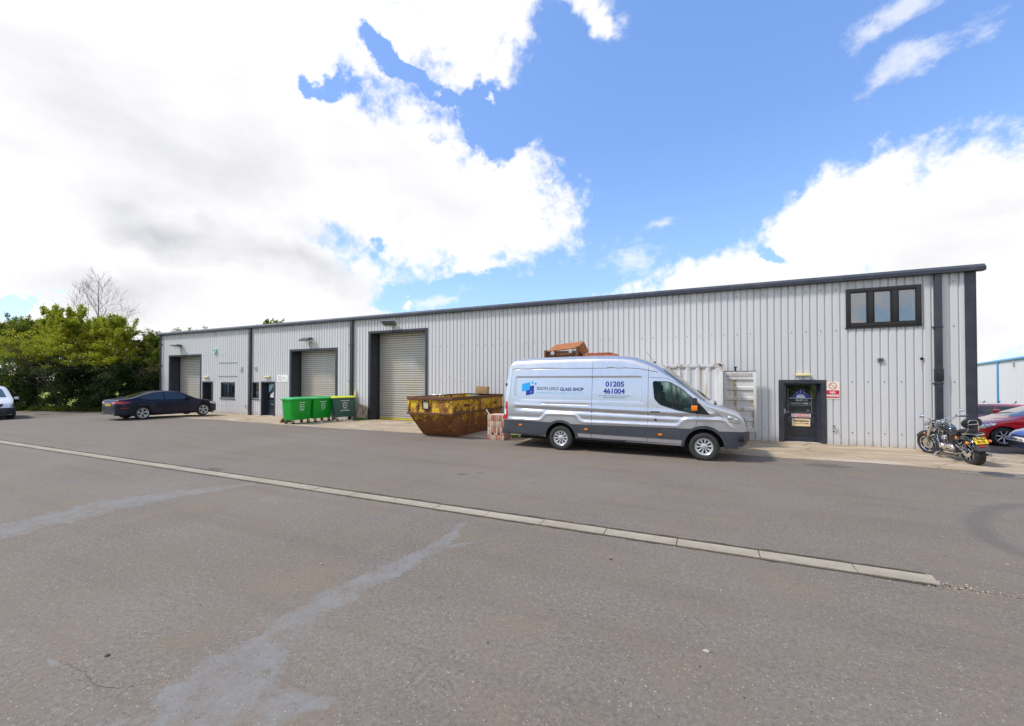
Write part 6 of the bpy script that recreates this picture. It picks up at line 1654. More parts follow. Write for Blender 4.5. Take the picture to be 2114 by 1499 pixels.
for i, (lx, ly, ry, tt) in enumerate(((.38, .75, 62, 'tilted sheet of green glass poking out of the skip beside the box'), (.10, 1.1, 75, 'second green glass sheet lying flatter behind the first in the skip'))):
    mb = MB(); mb.box(-.45, .45, -.006, .006, 0., .55); inskip('glass_sheet', tt, 'glass', mb, M_tealg, (lx, ly, 1.18), (-ry, 0, 14 + 10 * i))
mb = MB(); mb.tube([(0, 0, 0), (.42, .2, .42)], .012, 6); mb.tube([(.05, 0, 0), (.1, .3, .33)], .01, 6); inskip('metal_strip', 'dark metal strip poking up from the skip by the green glass', 'scrap', mb, M_dark, (.2, .45, 1.15))
mb = MB(); mb.tube([(-.3, 0, 0), (-.15, .0, .11), (.15, 0, .13), (.22, 0, .02)], .010, 6); mb.tube([(-.3, .2, 0), (-.12, .2, .10), (.17, .2, .12), (.22, .2, .02)], .010, 6)
for q in (-.15, 0, .15): mb.tube([(q, 0, .11), (q, .2, .11)], .008, 6)
inskip('wire_frame', 'grey bent wire frame resting on the skip rim', 'scrap', mb, M_galv, (-.28, -1.2, 1.40))

# ------------------------------------------------------------------ wheeled bins
def binmat(name, col):
    m, k, p = newmat(name); P = k.obj(); n = k.noise(P, 2.4, 6., .6)
    c = k.mix(k.rng(n, .3, .7), tuple(x * .88 for x in col), tuple(min(1, x * 1.08) for x in col))
    sc = k.noise(k.mapping(P, scl=(.5, 1, 9.)), 3., 6., .7); c = k.mix(k.rng(sc, .58, .75, 0., .45), c, tuple(x * .45 + .02 for x in col))
    k.set(p.inputs['Base Color'], c); p.inputs['Roughness'].default_value = .45; return m
M_binA = binmat('bright_green_plastic', (.003, .40, .030)); M_binL = binmat('pale_green_lid', (.05, .44, .12)); M_binD = binmat('slate_green_plastic', (.045, .125, .105)); M_binY = binmat('lime_yellow_lid', (.55, .60, .02))
def wheelie(loc, rz, m_body, m_lid, label, words):
    t = thing('wheeled_bin', label, 'bin', (*loc, gz(*loc)), R(rz), 'four-wheeled bins in a row by the middle roller door')
    W2, D2 = .56, .38
    def rr(hx, hy, r_, z): return [(x, y, z) for x, y in rrect(-hx, hx, -hy, hy, r_, 4)]
    lv_ = [rr(W2 - .09, D2 - .08, .06, .20), rr(W2 - .06, D2 - .05, .07, .26), rr(W2 - .02, D2 - .01, .07, 1.10), rr(W2 - .015, D2, .07, 1.12), rr(W2 + .02, D2 + .03, .08, 1.13), rr(W2 + .02, D2 + .03, .08, 1.18), rr(W2 - .02, D2 - .01, .06, 1.185)]
    n_ = len(lv_[0]); mb = MB(); fs = []
    for i in range(len(lv_) - 1):
        for j in range(n_): fs.append((i * n_ + j, i * n_ + (j + 1) % n_, (i + 1) * n_ + (j + 1) % n_, (i + 1) * n_ + j))
    fs += [tuple(range(n_))[::-1], tuple((len(lv_) - 1) * n_ + j for j in range(n_))]
    mb.add([v for l in lv_ for v in l], fs)
    for x in (-.3, 0, .3): mb.box(x - .012, x + .012, -D2 - .006, -D2 + .03, .30, .45, bev=.004)
    b_ = mb.build('tub', m_body, t, ang=30)
    # lid: two shallow folds
    mb = MB(); vs = []; fs = []; nx, ny = 10, 8
    for j in range(ny + 1):
        for i in range(nx + 1):
            x = -W2 - .03 + (2 * W2 + .06) * i / nx; y = -D2 - .045 + (2 * D2 + .09) * j / ny
            e = min(i, nx - i) == 0 or min(j, ny - j) == 0
            vs.append((x, y, 1.19 + (0 if e else .025 + .045 * math.sin(PI * j / ny) + (.012 if i % 5 == 0 else 0))))
    for j in range(ny):
        for i in range(nx): a = j * (nx + 1) + i; fs.append((a, a + 1, a + nx + 2, a + nx + 1))
    k0 = len(vs); bd = [i for i in range(nx + 1)] + [(j + 1) * (nx + 1) - 1 for j in range(1, ny + 1)] + [ny * (nx + 1) + i for i in range(nx - 1, -1, -1)] + [j * (nx + 1) for j in range(ny - 1, 0, -1)]
    for q in bd: vs.append((vs[q][0], vs[q][1], 1.165))
    for i in range(len(bd)): fs.append((bd[i], bd[(i + 1) % len(bd)], k0 + (i + 1) % len(bd), k0 + i))
    mb.add(vs, fs); mb.build('lid', m_lid, t, ang=30)
    mb = MB()
    for x in (-.38, .38): mb.tube([(x - .09, -D2 - .03, 1.16), (x - .09, -D2 - .085, 1.15), (x + .09, -D2 - .085, 1.15), (x + .09, -D2 - .03, 1.16)], .012, 6)
    for y in (-.22, .22):
        for s in (-1, 1): mb.tube([(s * (W2 + .01), y - .07, 1.14), (s * (W2 + .06), y - .07, 1.13), (s * (W2 + .06), y + .07, 1.13), (s * (W2 + .01), y + .07, 1.14)], .012, 6)
    mb.build('handle', m_body, t)
    for x in (-.40, .40):
        for y in (-.25, .25):
            mb = MB(); mb.box(x - .05, x + .05, y - .04, y + .04, .185, .205); mb.box(x - .045, x - .025, y - .035, y - .028, .07, .19); 
            mb.box(x - .03, x + .05, y - .036, y - .030, .07, .19); mb.box(x - .03, x + .05, y + .030, y + .036, .07, .19)
            cs = mb.build('castor', M_galv, t, smooth=False)
            mb = MB(); mb.lathe([(.001, -.022), (.05, -.022), (.078, -.020), (.085, -.008), (.085, .008), (.078, .020), (.05, .022), (.001, .022)], n=20, c=(x + .02, y, .085)); mb.build('castor_wheel', M_tyre, cs)
    f = -D2 - .004
    def yf(z): return -(D2 - .05) - .04 * (z - .26) / .84 - .004
    for s_, z_, w_, h_ in words: 
        o_ = text('lettering', s_, h_, M_white, t, (0, yf(z_), z_), width=w_, bold=.003)
    mb = MB(); ring(mb, .0, .80, .125, .028, yf(.80) - .004, yf(.80) + .006, 30, 25, 155, .95); ring(mb, .0, .80, .125, .028, yf(.8) - .004, yf(.80) + .006, 30, 205, 335, .95)
    em = mb.build('ring_emblem', M_white, t, smooth=False)
    mb = MB(); rr_ = random.Random(5); x = -.12
    while x < .12: w_ = rr_.uniform(.015, .03); mb.box(x, x + w_, yf(.8) - .004, yf(.8) + .005, .785, .785 + rr_.uniform(.02, .04)); x += w_ + .01
    x = -.10
    while x < .10: w_ = rr_.uniform(.01, .02); mb.box(x, x + w_, yf(.62) - .004, yf(.62) + .005, .618, .632); x += w_ + .008
    mb.build('small_wording', M_white, em, smooth=False)
    return t
wheelie((-17.78, 13.86), 88, M_binA, M_binL, 'bright green wheeled bin standing closest to the yard, furthest from the slate one', [('GENERAL WASTE', 1.005, .30, .055)])
wheelie((-17.70, 15.00), 89, M_binA, M_binL, 'bright green wheeled bin in the middle of the row, beside the slate one', [('GENERAL WASTE', 1.005, .36, .06)])
wheelie((-17.05, 15.93), 66, M_binD, M_binY, 'slate green wheeled bin with a yellow lid, next to the leaning board', [('MIXED RECYCLING', 1.02, .42, .055), ('CARD AND PAPER', .53, .44, .055)])

# ------------------------------------------------------------------ boards, stones, weeds by the bins
M_wood = mat('weathered_ply', (.36, .27, .20), .8, var=.3, scale=4., bump=.2); M_wood2 = mat('pale_plank', (.50, .42, .30), .8, var=.2)
mb = MB(); mb.prism([(-.32, 0), (.33, 0), (.36, .62), (.28, .76), (-.30, .80)], 'y', -.012, .012)
t = mb.build('plywood_board', M_wood, smooth=False); t.location = (-16.28, 16.38, 0.0); t.rotation_euler = (R(-12), 0, 0); tag(t, 'brown plywood board leaning on the wall beside the slate bin', 'board')
mb = MB(); mb.prism([(-.07, 0), (.07, 0), (.06, 1.5), (.0, 1.60), (-.07, 1.35)], 'y', -.015, .015)
t = mb.build('plank', M_wood2, smooth=False); t.location = (-16.83, 16.50, 0.0); t.rotation_euler = (R(-2.5), 0, 0); tag(t, 'tall pale plank standing against the wall behind the slate bin', 'plank')
mb = MB(); mb.box(-.11, .11, -.08, .08, 0, .72, bev=.02); t = mb.build('concrete_post', mat('mossy_post', (.20, .19, .13), .9, var=.4, scale=14., bump=.5)); t.location = (-15.95 - .17, 16.50, .0); tag(t, 'short mossy concrete post beside the tallest roller door', 'post')
def rock(name, label, cat, loc, s, m_, seed, group=None):
    bm = bmesh.new(); bmesh.ops.create_icosphere(bm, subdivisions=2, radius=1.)
    for v in bm.verts: v.co *= (1 + .35 * mnoise.noise(v.co * 1.3 + Vector((seed * 3.1, 0, 0)))); v.co = Vector((v.co.x * s[0], v.co.y * s[1], max(-.3, v.co.z) * s[2] + s[2] * .3))
    me = bpy.data.meshes.new(name); bm.to_mesh(me); bm.free(); me.materials.append(m_); finish(me, True, 40); o = link(name, me); o.location = loc; tag(o, label, cat, group); return o
M_stone = mat('pale_rubble', (.52, .48, .40), .9, var=.2, bump=.4)
rock('rolled_mat', 'dark brown bundle on the apron behind the first green bin', 'bundle', (-18.75, 14.0, -.03), (.18, .28, .20), M_rust, 2)
for i, (x, y, s_) in enumerate(((-16.95, 15.35, .09), (-16.75, 15.5, .07), (-16.6, 15.62, .10), (-16.45, 15.75, .07), (-16.4, 15.9, .08), (-17.0, 14.6, .08))):
    rock('rubble_block', 'pale stone lump on the concrete under the slate bin', 'stone', (x, y, gz(x, y)), (s_, s_ * .8, s_ * .8), M_stone, i, 'pale stones lying under the bins')

def blades(name, label, cat, cx_, cy_, n, spread, h, m_, seed, kind=None, wide=.012):
    rr = random.Random(seed); mb = MB()
    for _ in range(n):
        x = cx_ + rr.gauss(0, spread[0]); y = cy_ + rr.gauss(0, spread[1]); a = rr.uniform(0, pi2); hh = h * rr.uniform(.4, 1.1); l = rr.uniform(.1, .8) * hh; w_ = wide * rr.uniform(.6, 1.4)
        c_, s_ = math.cos(a), math.sin(a); z = gz(x, y)
        mb.add([(x - s_ * w_, y + c_ * w_, z), (x + s_ * w_, y - c_ * w_, z), (x + c_ * l * .4 + s_ * w_ * .8, y + s_ * l * .4 - c_ * w_ * .8, z + hh * .6), (x + c_ * l * .4 - s_ * w_ * .8, y + s_ * l * .4 + c_ * w_ * .8, z + hh * .6), (x + c_ * l, y + s_ * l, z + hh)], [(0, 1, 2, 3), (3, 2, 4)])
    o = mb.build(name, m_, smooth=False, fix=False); tag(o, label, cat, None, kind); return o
M_weed = mat('weed_green', (.10, .20, .03), .8, var=.4)
blades('weed_tuft', 'tuft of green weeds at the foot of the mossy post by the tallest roller door', 'weed', -16.15, 16.25, 160, (.14, .06), .18, M_weed, 1)
blades('weed_tuft', 'weeds growing behind the brick pallet under the van tail', 'weed', -6.35, 13.9, 220, (.35, .15), .14, M_weed, 2)
mb = MB(); rr = random.Random(8); x = XL + .3
M_deb = mat('wall_foot_dirt', (.30, .24, .16), .95, var=.4, scale=30.)
while x < XR - .2:
    if not any(a < x < b for a, b, _ in OPEN) and rr.random() < .55:
        s_ = rr.uniform(.015, .04); mb.box(x, x + s_ * rr.uniform(1, 3), WY - .03 - s_, WY - .01, gz(x), gz(x) + s_ * .7, bev=.005)
    x += rr.uniform(.05, .16)
tag(mb.build('wall_foot_debris', M_deb), 'crumbs of mortar and dirt along the foot of the warehouse wall', None, None, 'stuff')

# ------------------------------------------------------------------ pallet of bricks
M_brk = mat('pinkish_brick', (.46, .27, .20), .85, var=.2, scale=5., bump=.3); M_brk2 = mat('pale_brick', (.55, .40, .32), .85, var=.15, bump=.3); M_brk3 = mat('red_brick', (.38, .15, .09), .85, var=.25, bump=.3)
M_bar = mat('brick_core', (.06, .045, .04), .9)
pt = thing('brick_pack', 'strapped pack of pinkish bricks standing between the skip and the van tail', 'brick pack', (-6.70, 13.27, 0), R(2))
mb = MB(); rr = random.Random(12)
def brickrow(z0, z1, skip=()):
    for face in range(4):
        n_ = 6 if face in (0, 2) else 9; L_ = .62 if face in (0, 2) else .60
        n_ = 8
        for i in range(n_):
            if face in (0, 2) and i in skip: continue
            a = -L_ / 2 + L_ * i / n_ + .003; b = a + L_ / n_ - .006; j = rr.uniform(-.006, .006); mi = rr.choice((0, 0, 1, 1, 2))
            if face == 0: mb.box(a, b, -.31 + j, -.22, z0, z1, mi, bev=.004)
            elif face == 2: mb.box(a, b, .22, .31 + j, z0, z1, mi, bev=.004)
            elif face == 1: mb.box(.22, .31 + j, a * .68, b * .68, z0, z1, mi, bev=.004)
            else: mb.box(-.31 + j, -.22, a * .68, b * .68, z0, z1, mi, bev=.004)
z = .0
for i, h in enumerate((.17, .085, .20, .20, .20)):
    brickrow(z + .002, z + h - .004, (2, 5) if i == 1 else ()); z += h
mb.box(-.31, .31, -.31, .31, z, z + .012, 1)
mb.build('brick', [M_brk, M_brk2, M_brk3], pt)
mb = MB(); mb.box(-.21, .21, -.21, .21, .01, z - .01); mb.build('core', M_bar, pt, smooth=False)
tag(pt.children[0], kind='stuff')
mb = MB(); mb.box(-.012, .012, -.006, .006, 0, .26); t = mb.build('white_stick', M_white, smooth=False); t.location = (-6.90, 12.97, .84); t.rotation_euler = (0, R(-38), 0); tag(t, 'short white stick lying over the corner of the brick pack', 'stick')

# ------------------------------------------------------------------ shipping container
def contmat():
    m, k, p = newmat('container_white'); P = k.geo(); s = k.n('ShaderNodeSeparateXYZ', i_0=P)
    n1 = k.noise(P, 2., 7., .65); c = k.mix(k.rng(n1, .3, .7), (.60, .60, .57), (.72, .72, .70))
    st = k.noise(k.mapping(P, scl=(5., 5., .22)), 1.5, 6., .7)
    c = k.mix(k.rng(st, .57, .66, 0., .85), c, (.46, .27, .06))
    top = k.m('MULTIPLY', k.rng(s.outputs[2], 2.2, 2.55), k.rng(k.noise(P, 9., 6., .7), .46, .58)); c = k.mix(k.m('MULTIPLY', top, .9), c, (.24, .11, .045))
    sp = k.noise(P, 13., 6., .75); c = k.mix(k.rng(sp, .66, .70, 0., .9), c, (.22, .09, .035))
    low = k.m('ADD', k.rng(s.outputs[2], .7, .0), k.m('MULTIPLY', k.m('SUBTRACT', n1, .5), 1.2)); c = k.mix(k.rng(low, .4, 1., 0., .5), c, (.40, .33, .24))
    k.set(p.inputs['Base Color'], c); p.inputs['Roughness'].default_value = .6
    b = k.n('ShaderNodeBump', i_Strength=.25, i_Distance=.01); k.set(b.inputs['Height'], sp); k.set(p.inputs['Normal'], b.outputs[0]); return m
M_cont = contmat()
CX0, CX1, CY0, CY1 = -5.68, .38, 14.16, 16.52
ct = thing('shipping_container', 'white corrugated shipping container with rust streaks, behind the silver van', 'container', (0, 0, 0))
mb = MB(); x = CX0 + .16; pr = []
while x < CX1 - .18:
    for o_, d_ in ((0, .045), (.07, .045), (.14, .010), (.21, .010)): pr.append((x + o_, d_))
    x += .28
for yy, sg in ((CY0, 1), (CY1, -1)):
    for (a, da), (b, db) in zip(pr[:-1], pr[1:]): mb.add([(a, yy + sg * da, .18), (b, yy + sg * db, .18), (b, yy + sg * db, 2.46), (a, yy + sg * da, 2.46)], [(0, 1, 2, 3)])
    mb.box(CX0 + .1, pr[0][0], yy + sg * .05, yy + sg * .04, .18, 2.46); mb.box(pr[-1][0], CX1 - .1, yy + sg * .05, yy + sg * .04, .18, 2.46)
mb.build('side_panel', M_cont, ct, smooth=False)
mb = MB()
for yy in (CY0, CY1 - .08): mb.box(CX0 + .12, CX1 - .12, yy + .004, yy + .076, 2.46, 2.56, bev=.008); mb.box(CX0 + .12, CX1 - .12, yy + .004, yy + .076, .06, .18, bev=.008)
mb.build('rail', M_cont, ct)
mb = MB()
for xx in (CX0, CX1 - .12):
    for yy in (CY0, CY1 - .12): mb.box(xx, xx + .12, yy, yy + .12, .14, 2.47, bev=.01)
mb.build('corner_post', M_cont, ct)
mb = MB()
for xx in (CX0 - .01, CX1 - .15):
    for yy in (CY0 - .01, CY1 - .15):
        for zz in (.02, 2.47): mb.box(xx, xx + .16, yy, yy + .16, zz, zz + .12, bev=.012)
cst = mb.build('corner_casting', M_cont, ct)
mb = MB(); mb.cyl((CX1 - .07, CY0 - .013, 2.53), (CX1 - .07, CY0 - .005, 2.53), .030, 12); mb.build('casting_hole', M_well, cst)
mb = MB(); mb.box(CX0 + .02, CX1 - .02, CY0 + .02, CY1 - .02, 2.545, 2.565); mb.build('container_roof', M_cont, ct, smooth=False)
mb = MB(); mb.box(CX0 + .03, CX1 - .03, CY0 + .1, CY1 - .1, .12, .17); mb.box(CX0 + .03, CX0 + .06, CY0 + .1, CY1 - .1, .17, 2.5); mb.build('inner_floor', M_rust, ct, smooth=False)
mb = MB(); mb.box(-.92, -.82, CY0 + .002, CY0 + .008, 2.14, 2.34); cd = mb.build('data_plate', M_white, ct, smooth=False)
mb = MB(); mb.box(-.90, -.84, CY0 - .001, CY0 + .001, 2.15, 2.19); mb.build('plate_mark', M_ink2, cd, smooth=False)
mb = MB()
for z in (.55, 1.15, 1.75, 2.2): mb.box(CX1 - .035, CX1 + .012, CY0 + .05, CY0 + .11, z, z + .09, bev=.006)
mb.build('hinge_lug', M_rust, ct)
# right-hand door leaf swung open along the wall
dm = MB(); X0, X1, Z0, Z1, YD = .44, 1.44, .32, 2.37, 16.34
dm.box(X0, X0 + .09, YD - .03, YD + .03, Z0, Z1, bev=.006); dm.box(X1 - .09, X1, YD - .03, YD + .03, Z0, Z1, bev=.006); dm.box(X0 + .09, X1 - .09, YD - .028, YD + .028, Z1 - .16, Z1, bev=.006); dm.box(X0 + .09, X1 - .09, YD - .028, YD + .028, Z0, Z0 + .14, bev=.006)
cdo = dm.build('container_door', M_cont, ct)
mb = MB(); zs = [Z0 + .14, Z0 + .22]; prof = []
z = Z0 + .14
H = (Z1 - .16 - z) / 5
for i in range(5):
    prof += [(z, .02), (z + H * .58, .02), (z + H * .66, -.022), (z + H * .92, -.022), (z + H, .02)]; z += H
for (a, da), (b, db) in zip(prof[:-1], prof[1:]):
    if b - a > 1e-4: mb.add([(X0 + .09, YD + da, a), (X1 - .09, YD + da, a), (X1 - .09, YD + db, b), (X0 + .09, YD + db, b)], [(0, 1, 2, 3)])
mb.build('door_panel', M_cont, cdo, smooth=False)
mb = MB()
for z in (Z0 + .10, Z0 + .95, Z1 - .10):
    for x in (X0 + .30, X0 + .36, X1 - .22, X1 - .15): mb.cyl((x, YD - .03, z), (x, YD - .040, z), .012, 8)
    mb.box(X0 - .06, X0 + .01, YD - .02, YD + .02, z - .08, z + .02)
mb.build('rivet', M_rust, cdo)
mb = MB(); mb.box(X0 - .005, X1 + .005, YD - .035, YD + .035, Z1, Z1 + .016); mb.box(X0 - .016, X0 - .002, YD - .04, YD + .03, Z0, Z1); mb.build('door_gasket', M_black, cdo, smooth=False)
mb = MB(); mb.tube([(X0 + .38, YD, Z1), (X0 + .38, YD, Z1 + .13)], .028, 10); mb.cyl((X0 + .38, YD, Z1 + .13), (X0 + .38, YD, Z1 + .16), .06, 14); mb.build('locking_cam', M_dark, cdo)
mb = MB(); mb.box(X1 - .32, X1 - .22, YD - .02, YD + .02, .05, .32, bev=.01); mb.tube([(X1 - .27, YD, .02), (X1 - .27, YD, .14)], .05, 10); mb.build('prop_block', M_rust, cdo)

# things on the container roof
hp = thing('rusty_hopper', 'rusty tipped metal hopper lying on the container roof above the van', 'hopper', (-4.80, 14.95, 2.566), R(-3))
mb = MB(); A = [(-.60, -.35, .56), (.56, -.35, .66), (.66, .12, .92), (-.44, .12, .84)]
mb.add(A + [(p_[0], p_[1] + .03, p_[2] - .03) for p_ in A], [(0, 1, 2, 3), (7, 6, 5, 4), (0, 4, 5, 1), (1, 5, 6, 2), (2, 6, 7, 3), (3, 7, 4, 0)])
mb.add([(.56, -.35, .66), (.66, .12, .92), (.74, .45, .56), (.68, .0, .38)], [(0, 1, 2, 3)]); mb.build('tray', M_rusto, hp, smooth=False)
mb = MB(); mb.box(-.70, -.62, -.40, .40, .0, .60, bev=.01); mb.box(.52, .60, -.40, .40, .0, .70, bev=.01); mb.box(-.62, .52, -.38, -.33, .10, .17); mb.box(-.62, .55, -.30, -.26, .30, .56); mb.box(-.5, .3, -.35, -.31, .40, .46); mb.box(-.62, .60, .30, .36, .05, .40); mb.box(-.25, .25, -.38, -.34, .0, .10); mb.build('chassis', M_rust, hp)
mb = MB()
for x in (-.35, .34): mb.lathe([(.001, -.44), (.07, -.43), (.085, -.40), (.085, -.37), (.001, -.37)], n=18, c=(x, 0, .48 + .06 * (x > 0)))
mb.build('roller', M_galv, hp)
M_pant = mat('orange_clay', (.42, .12, .06), .85, var=.25, scale=12., bump=.3)
tl_ = thing('tile_stack', 'stepped stack of orange clay tiles on the container roof beside the hopper', 'tile stack', (-3.52, 14.95, 2.566))
mb = MB(); rr = random.Random(6)
for k_, (a, b, h) in enumerate(((-.62, .62, .26), (-.56, .56, .16), (-.42, .38, .05))):
    z0 = (0, .26, .42)[k_]; x = a
    while x < b: mb.box(x, x + .035, -.3, .3, z0, z0 + h - .005 + rr.uniform(-.012, .008), bev=.003); x += .04
mb.build('tile', M_pant, tl_); tag(tl_.children[0], kind='stuff')

# manhole cover in broken concrete
mh = thing('manhole_cover', 'worn iron manhole cover set in broken concrete at the apron edge right of the motorcycle', 'manhole cover', (5.72, 12.93, 0))
mb = MB(); pts = [(.62 * math.cos(R(a)) * rnd.uniform(.85, 1.15), .34 * math.sin(R(a)) * rnd.uniform(.8, 1.2)) for a in range(0, 360, 18)]
mb.prism(pts, 'z', .002, .010); mb.build('broken_surround', mat('broken_concrete', (.20, .17, .13), .95, var=.5, scale=16., bump=.8), mh)
mb = MB(); mb.lathe([(.001, .016), (.27, .016), (.28, .012)], 'Z', n=28)
for i in range(9):
    for j in range(9):
        x, y = -.22 + .055 * i, -.22 + .055 * j
        if x * x + y * y < .055: mb.box(x - .012, x + .012, y - .012, y + .012, .016, .020)
mb.build('cover', mat('cast_iron', (.10, .095, .09), .6, .3, var=.3), mh)
# loose stones on the yard
rr = random.Random(77); M_st2 = mat('loose_stone', (.40, .36, .30), .9, var=.3); M_st3 = mat('dark_stone', (.05, .045, .042), .9)
mb = MB()
for i in range(150):
    y = 1.1 + 9 * rr.random() ** 1.6; x = rr.uniform(-5.5, 5) * (.3 + y / 6) - y * .3; s_ = rr.uniform(.003, .009) * (1 + (rr.random() < .06))
    mb.sphere((x, y, gz(x) + s_ * .3), s_, 6, 4, rr.random() < .4 and 1 or 0, (rr.uniform(.8, 1.5), rr.uniform(.8, 1.4), .6))
for i in range(110):
    x = 2.15 + rr.gauss(0, .22); y = 5.78 + rr.gauss(0, .06) + (x - 2.1) * .05; s_ = rr.uniform(.003, .011)
    mb.sphere((x, y, gz(x, y) + s_ * .4), s_, 6, 4, rr.random() < .35 and 1 or 0, (1.3, 1., .7))
o = mb.build('loose_grit', [M_st2, M_st3]); tag(o, 'scattered loose grit and pebbles on the asphalt', None, None, 'stuff')
for i, (x, y, s_) in enumerate(((-4.15, 1.62, .016), (-.03, 3.6, .02), (1.22, 2.9, .02))):
    rock('pebble', ('pebble beside the small crack at lower left', 'small pale pebble left of the drainage channel middle', 'dark leaf-like fragment on the asphalt at lower right')[i], 'pebble', (x, y, 0), (s_ * 1.3, s_, s_ * .7), (M_st3, M_st2, M_st3)[i], i + 4)
# leaning stakes beyond the parked cars
for i, (u_x, y) in enumerate(((10.95, 26.), (11.43, 26.), (11.95, 26.))):
    mb = MB(); mb.tube([(-.7, 0, 0), (.10, 0, 1.30), (.20, 0, 1.43)], .022, 8); t = mb.build('leaning_stake', M_trimk); t.location = (u_x, y, -.3)
    tag(t, ('dark leaning stake behind the estate car, leftmost of three', 'middle leaning stake behind the estate car, by the blue downpipe', 'leaning stake behind the windscreen of the estate car, rightmost of three')[i], 'stake', 'stakes leaning behind the cars')

# ------------------------------------------------------------------ vegetation
def leafmat(name, a, b, c3, trans=.35):
    m, k, p = newmat(name); P = k.geo()
    oi = k.n('ShaderNodeTexWhiteNoise', noise_dimensions='3D'); k.set(oi.inputs['Vector'], k.n('ShaderNodeVectorMath', operation='SNAP', i_0=P, i_1=(.25, .25, .25)).outputs[0])
    n = k.noise(P, .9, 4., .6)
    c = k.mix(k.rng(n, .38, .62), a, b); c = k.mix(k.m('MULTIPLY', oi.outputs[0], .65), c, c3)
    k.set(p.inputs['Base Color'], c); p.inputs['Roughness'].default_value = .6; p.inputs['Specular IOR Level'].default_value = .25
    tr = k.n('ShaderNodeBsdfTranslucent'); k.set(tr.inputs[0], k.mix(.5, c, (.30, .38, .02)))
    mx = k.n('ShaderNodeMixShader', i_0=trans); k.t.links.new(p.outputs[0], mx.inputs[1]); k.t.links.new(tr.outputs[0], mx.inputs[2])
    out = [q for q in k.t.nodes if q.type == 'OUTPUT_MATERIAL'][0]; k.t.links.new(mx.outputs[0], out.inputs[0])
    return m
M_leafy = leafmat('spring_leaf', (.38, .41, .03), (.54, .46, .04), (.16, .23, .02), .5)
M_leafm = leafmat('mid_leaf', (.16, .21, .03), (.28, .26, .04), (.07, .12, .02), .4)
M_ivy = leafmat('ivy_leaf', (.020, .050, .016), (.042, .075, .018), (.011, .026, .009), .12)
M_bark = mat('bark', (.11, .085, .065), .9, var=.35, scale=10., bump=.5)
M_twig = mat('grey_twig', (.17, .13, .12), .9, var=.2)

def grow(rr, mb, p, d, L, r, depth, tips, spread=.5, up=.25, n=3, rmin=.004, sides=5, seg=3):
    pts = [p.copy()]; q = p.copy(); dd = d.copy()
    for i in range(seg):
        dd = (dd + Vector((rr.gauss(0, .12), rr.gauss(0, .12), rr.gauss(0, .08) + up * .12))).normalized(); q = q + dd * L / seg; pts.append(q.copy())
    r1 = max(rmin, r * .62)
    mb.tube(pts, [r + (r1 - r) * i / seg for i in range(seg + 1)], max(3, sides), caps=False)
    tips.append((q.copy(), depth)); 
    if depth <= 0: return
    k_ = n if depth > 1 else n
    for i in range(k_):
        t = .35 + .65 * (i + 1) / k_; b = pts[min(seg, max(1, round(t * seg)))]
        a = rr.uniform(0, pi2); perp = dd.orthogonal().normalized(); perp = Matrix.Rotation(a, 3, dd) @ perp
        nd = (dd * (1 - spread * rr.uniform(.6, 1.1)) + perp * spread * rr.uniform(.7, 1.3) + Vector((0, 0, up * .4))).normalized()
        grow(rr, mb, b, nd, L * rr.uniform(.62, .85), r1 * (.9 if i == k_ - 1 else .7), depth - 1, tips, spread, up, n, rmin, max(3, sides - 1), seg)

def leaves(rr, cl, n, size, mb_v, mb_f, flat=.4):
    """n leaf quads spread over clusters cl = [(centre, radius vector)]"""
    ws = [c[1][0] * c[1][1] + .2 for c in cl]; tot = sum(ws)
    for (c, rad), w_ in zip(cl, ws):
        for _ in range(int(n * w_ / tot)):
            while True:
                v = Vector((rr.uniform(-1, 1), rr.uniform(-1, 1), rr.uniform(-1, 1)))
                L = v.length
                if L < 1 and L > rr.random() ** 2 * .8: break
            p = c + Vector((v.x * rad[0], v.y * rad[1], v.z * rad[2])) + Vector((rr.gauss(0, .06), rr.gauss(0, .06), rr.gauss(0, .06)))
            nr = Vector((rr.gauss(0, 1), rr.gauss(0, 1), rr.gauss(0, 1) + flat * 2)).normalized()
            a = nr.orthogonal().normalized(); a = Matrix.Rotation(rr.uniform(0, pi2), 3, nr) @ a; b = nr.cross(a); s = size * rr.uniform(.6, 1.3)
            k0 = len(mb_v); mb_v += [p - a * s, p + b * s * .6, p + a * s, p - b * s * .6]; mb_f.append((k0, k0 + 1, k0 + 2, k0 + 3))

def leafobj(name, v, f, m_, parent):
    me = bpy.data.meshes.new(name); me.from_pydata([tuple(q) for q in v], [], f); me.materials.append(m_); me.update(); return link(name, me, parent)

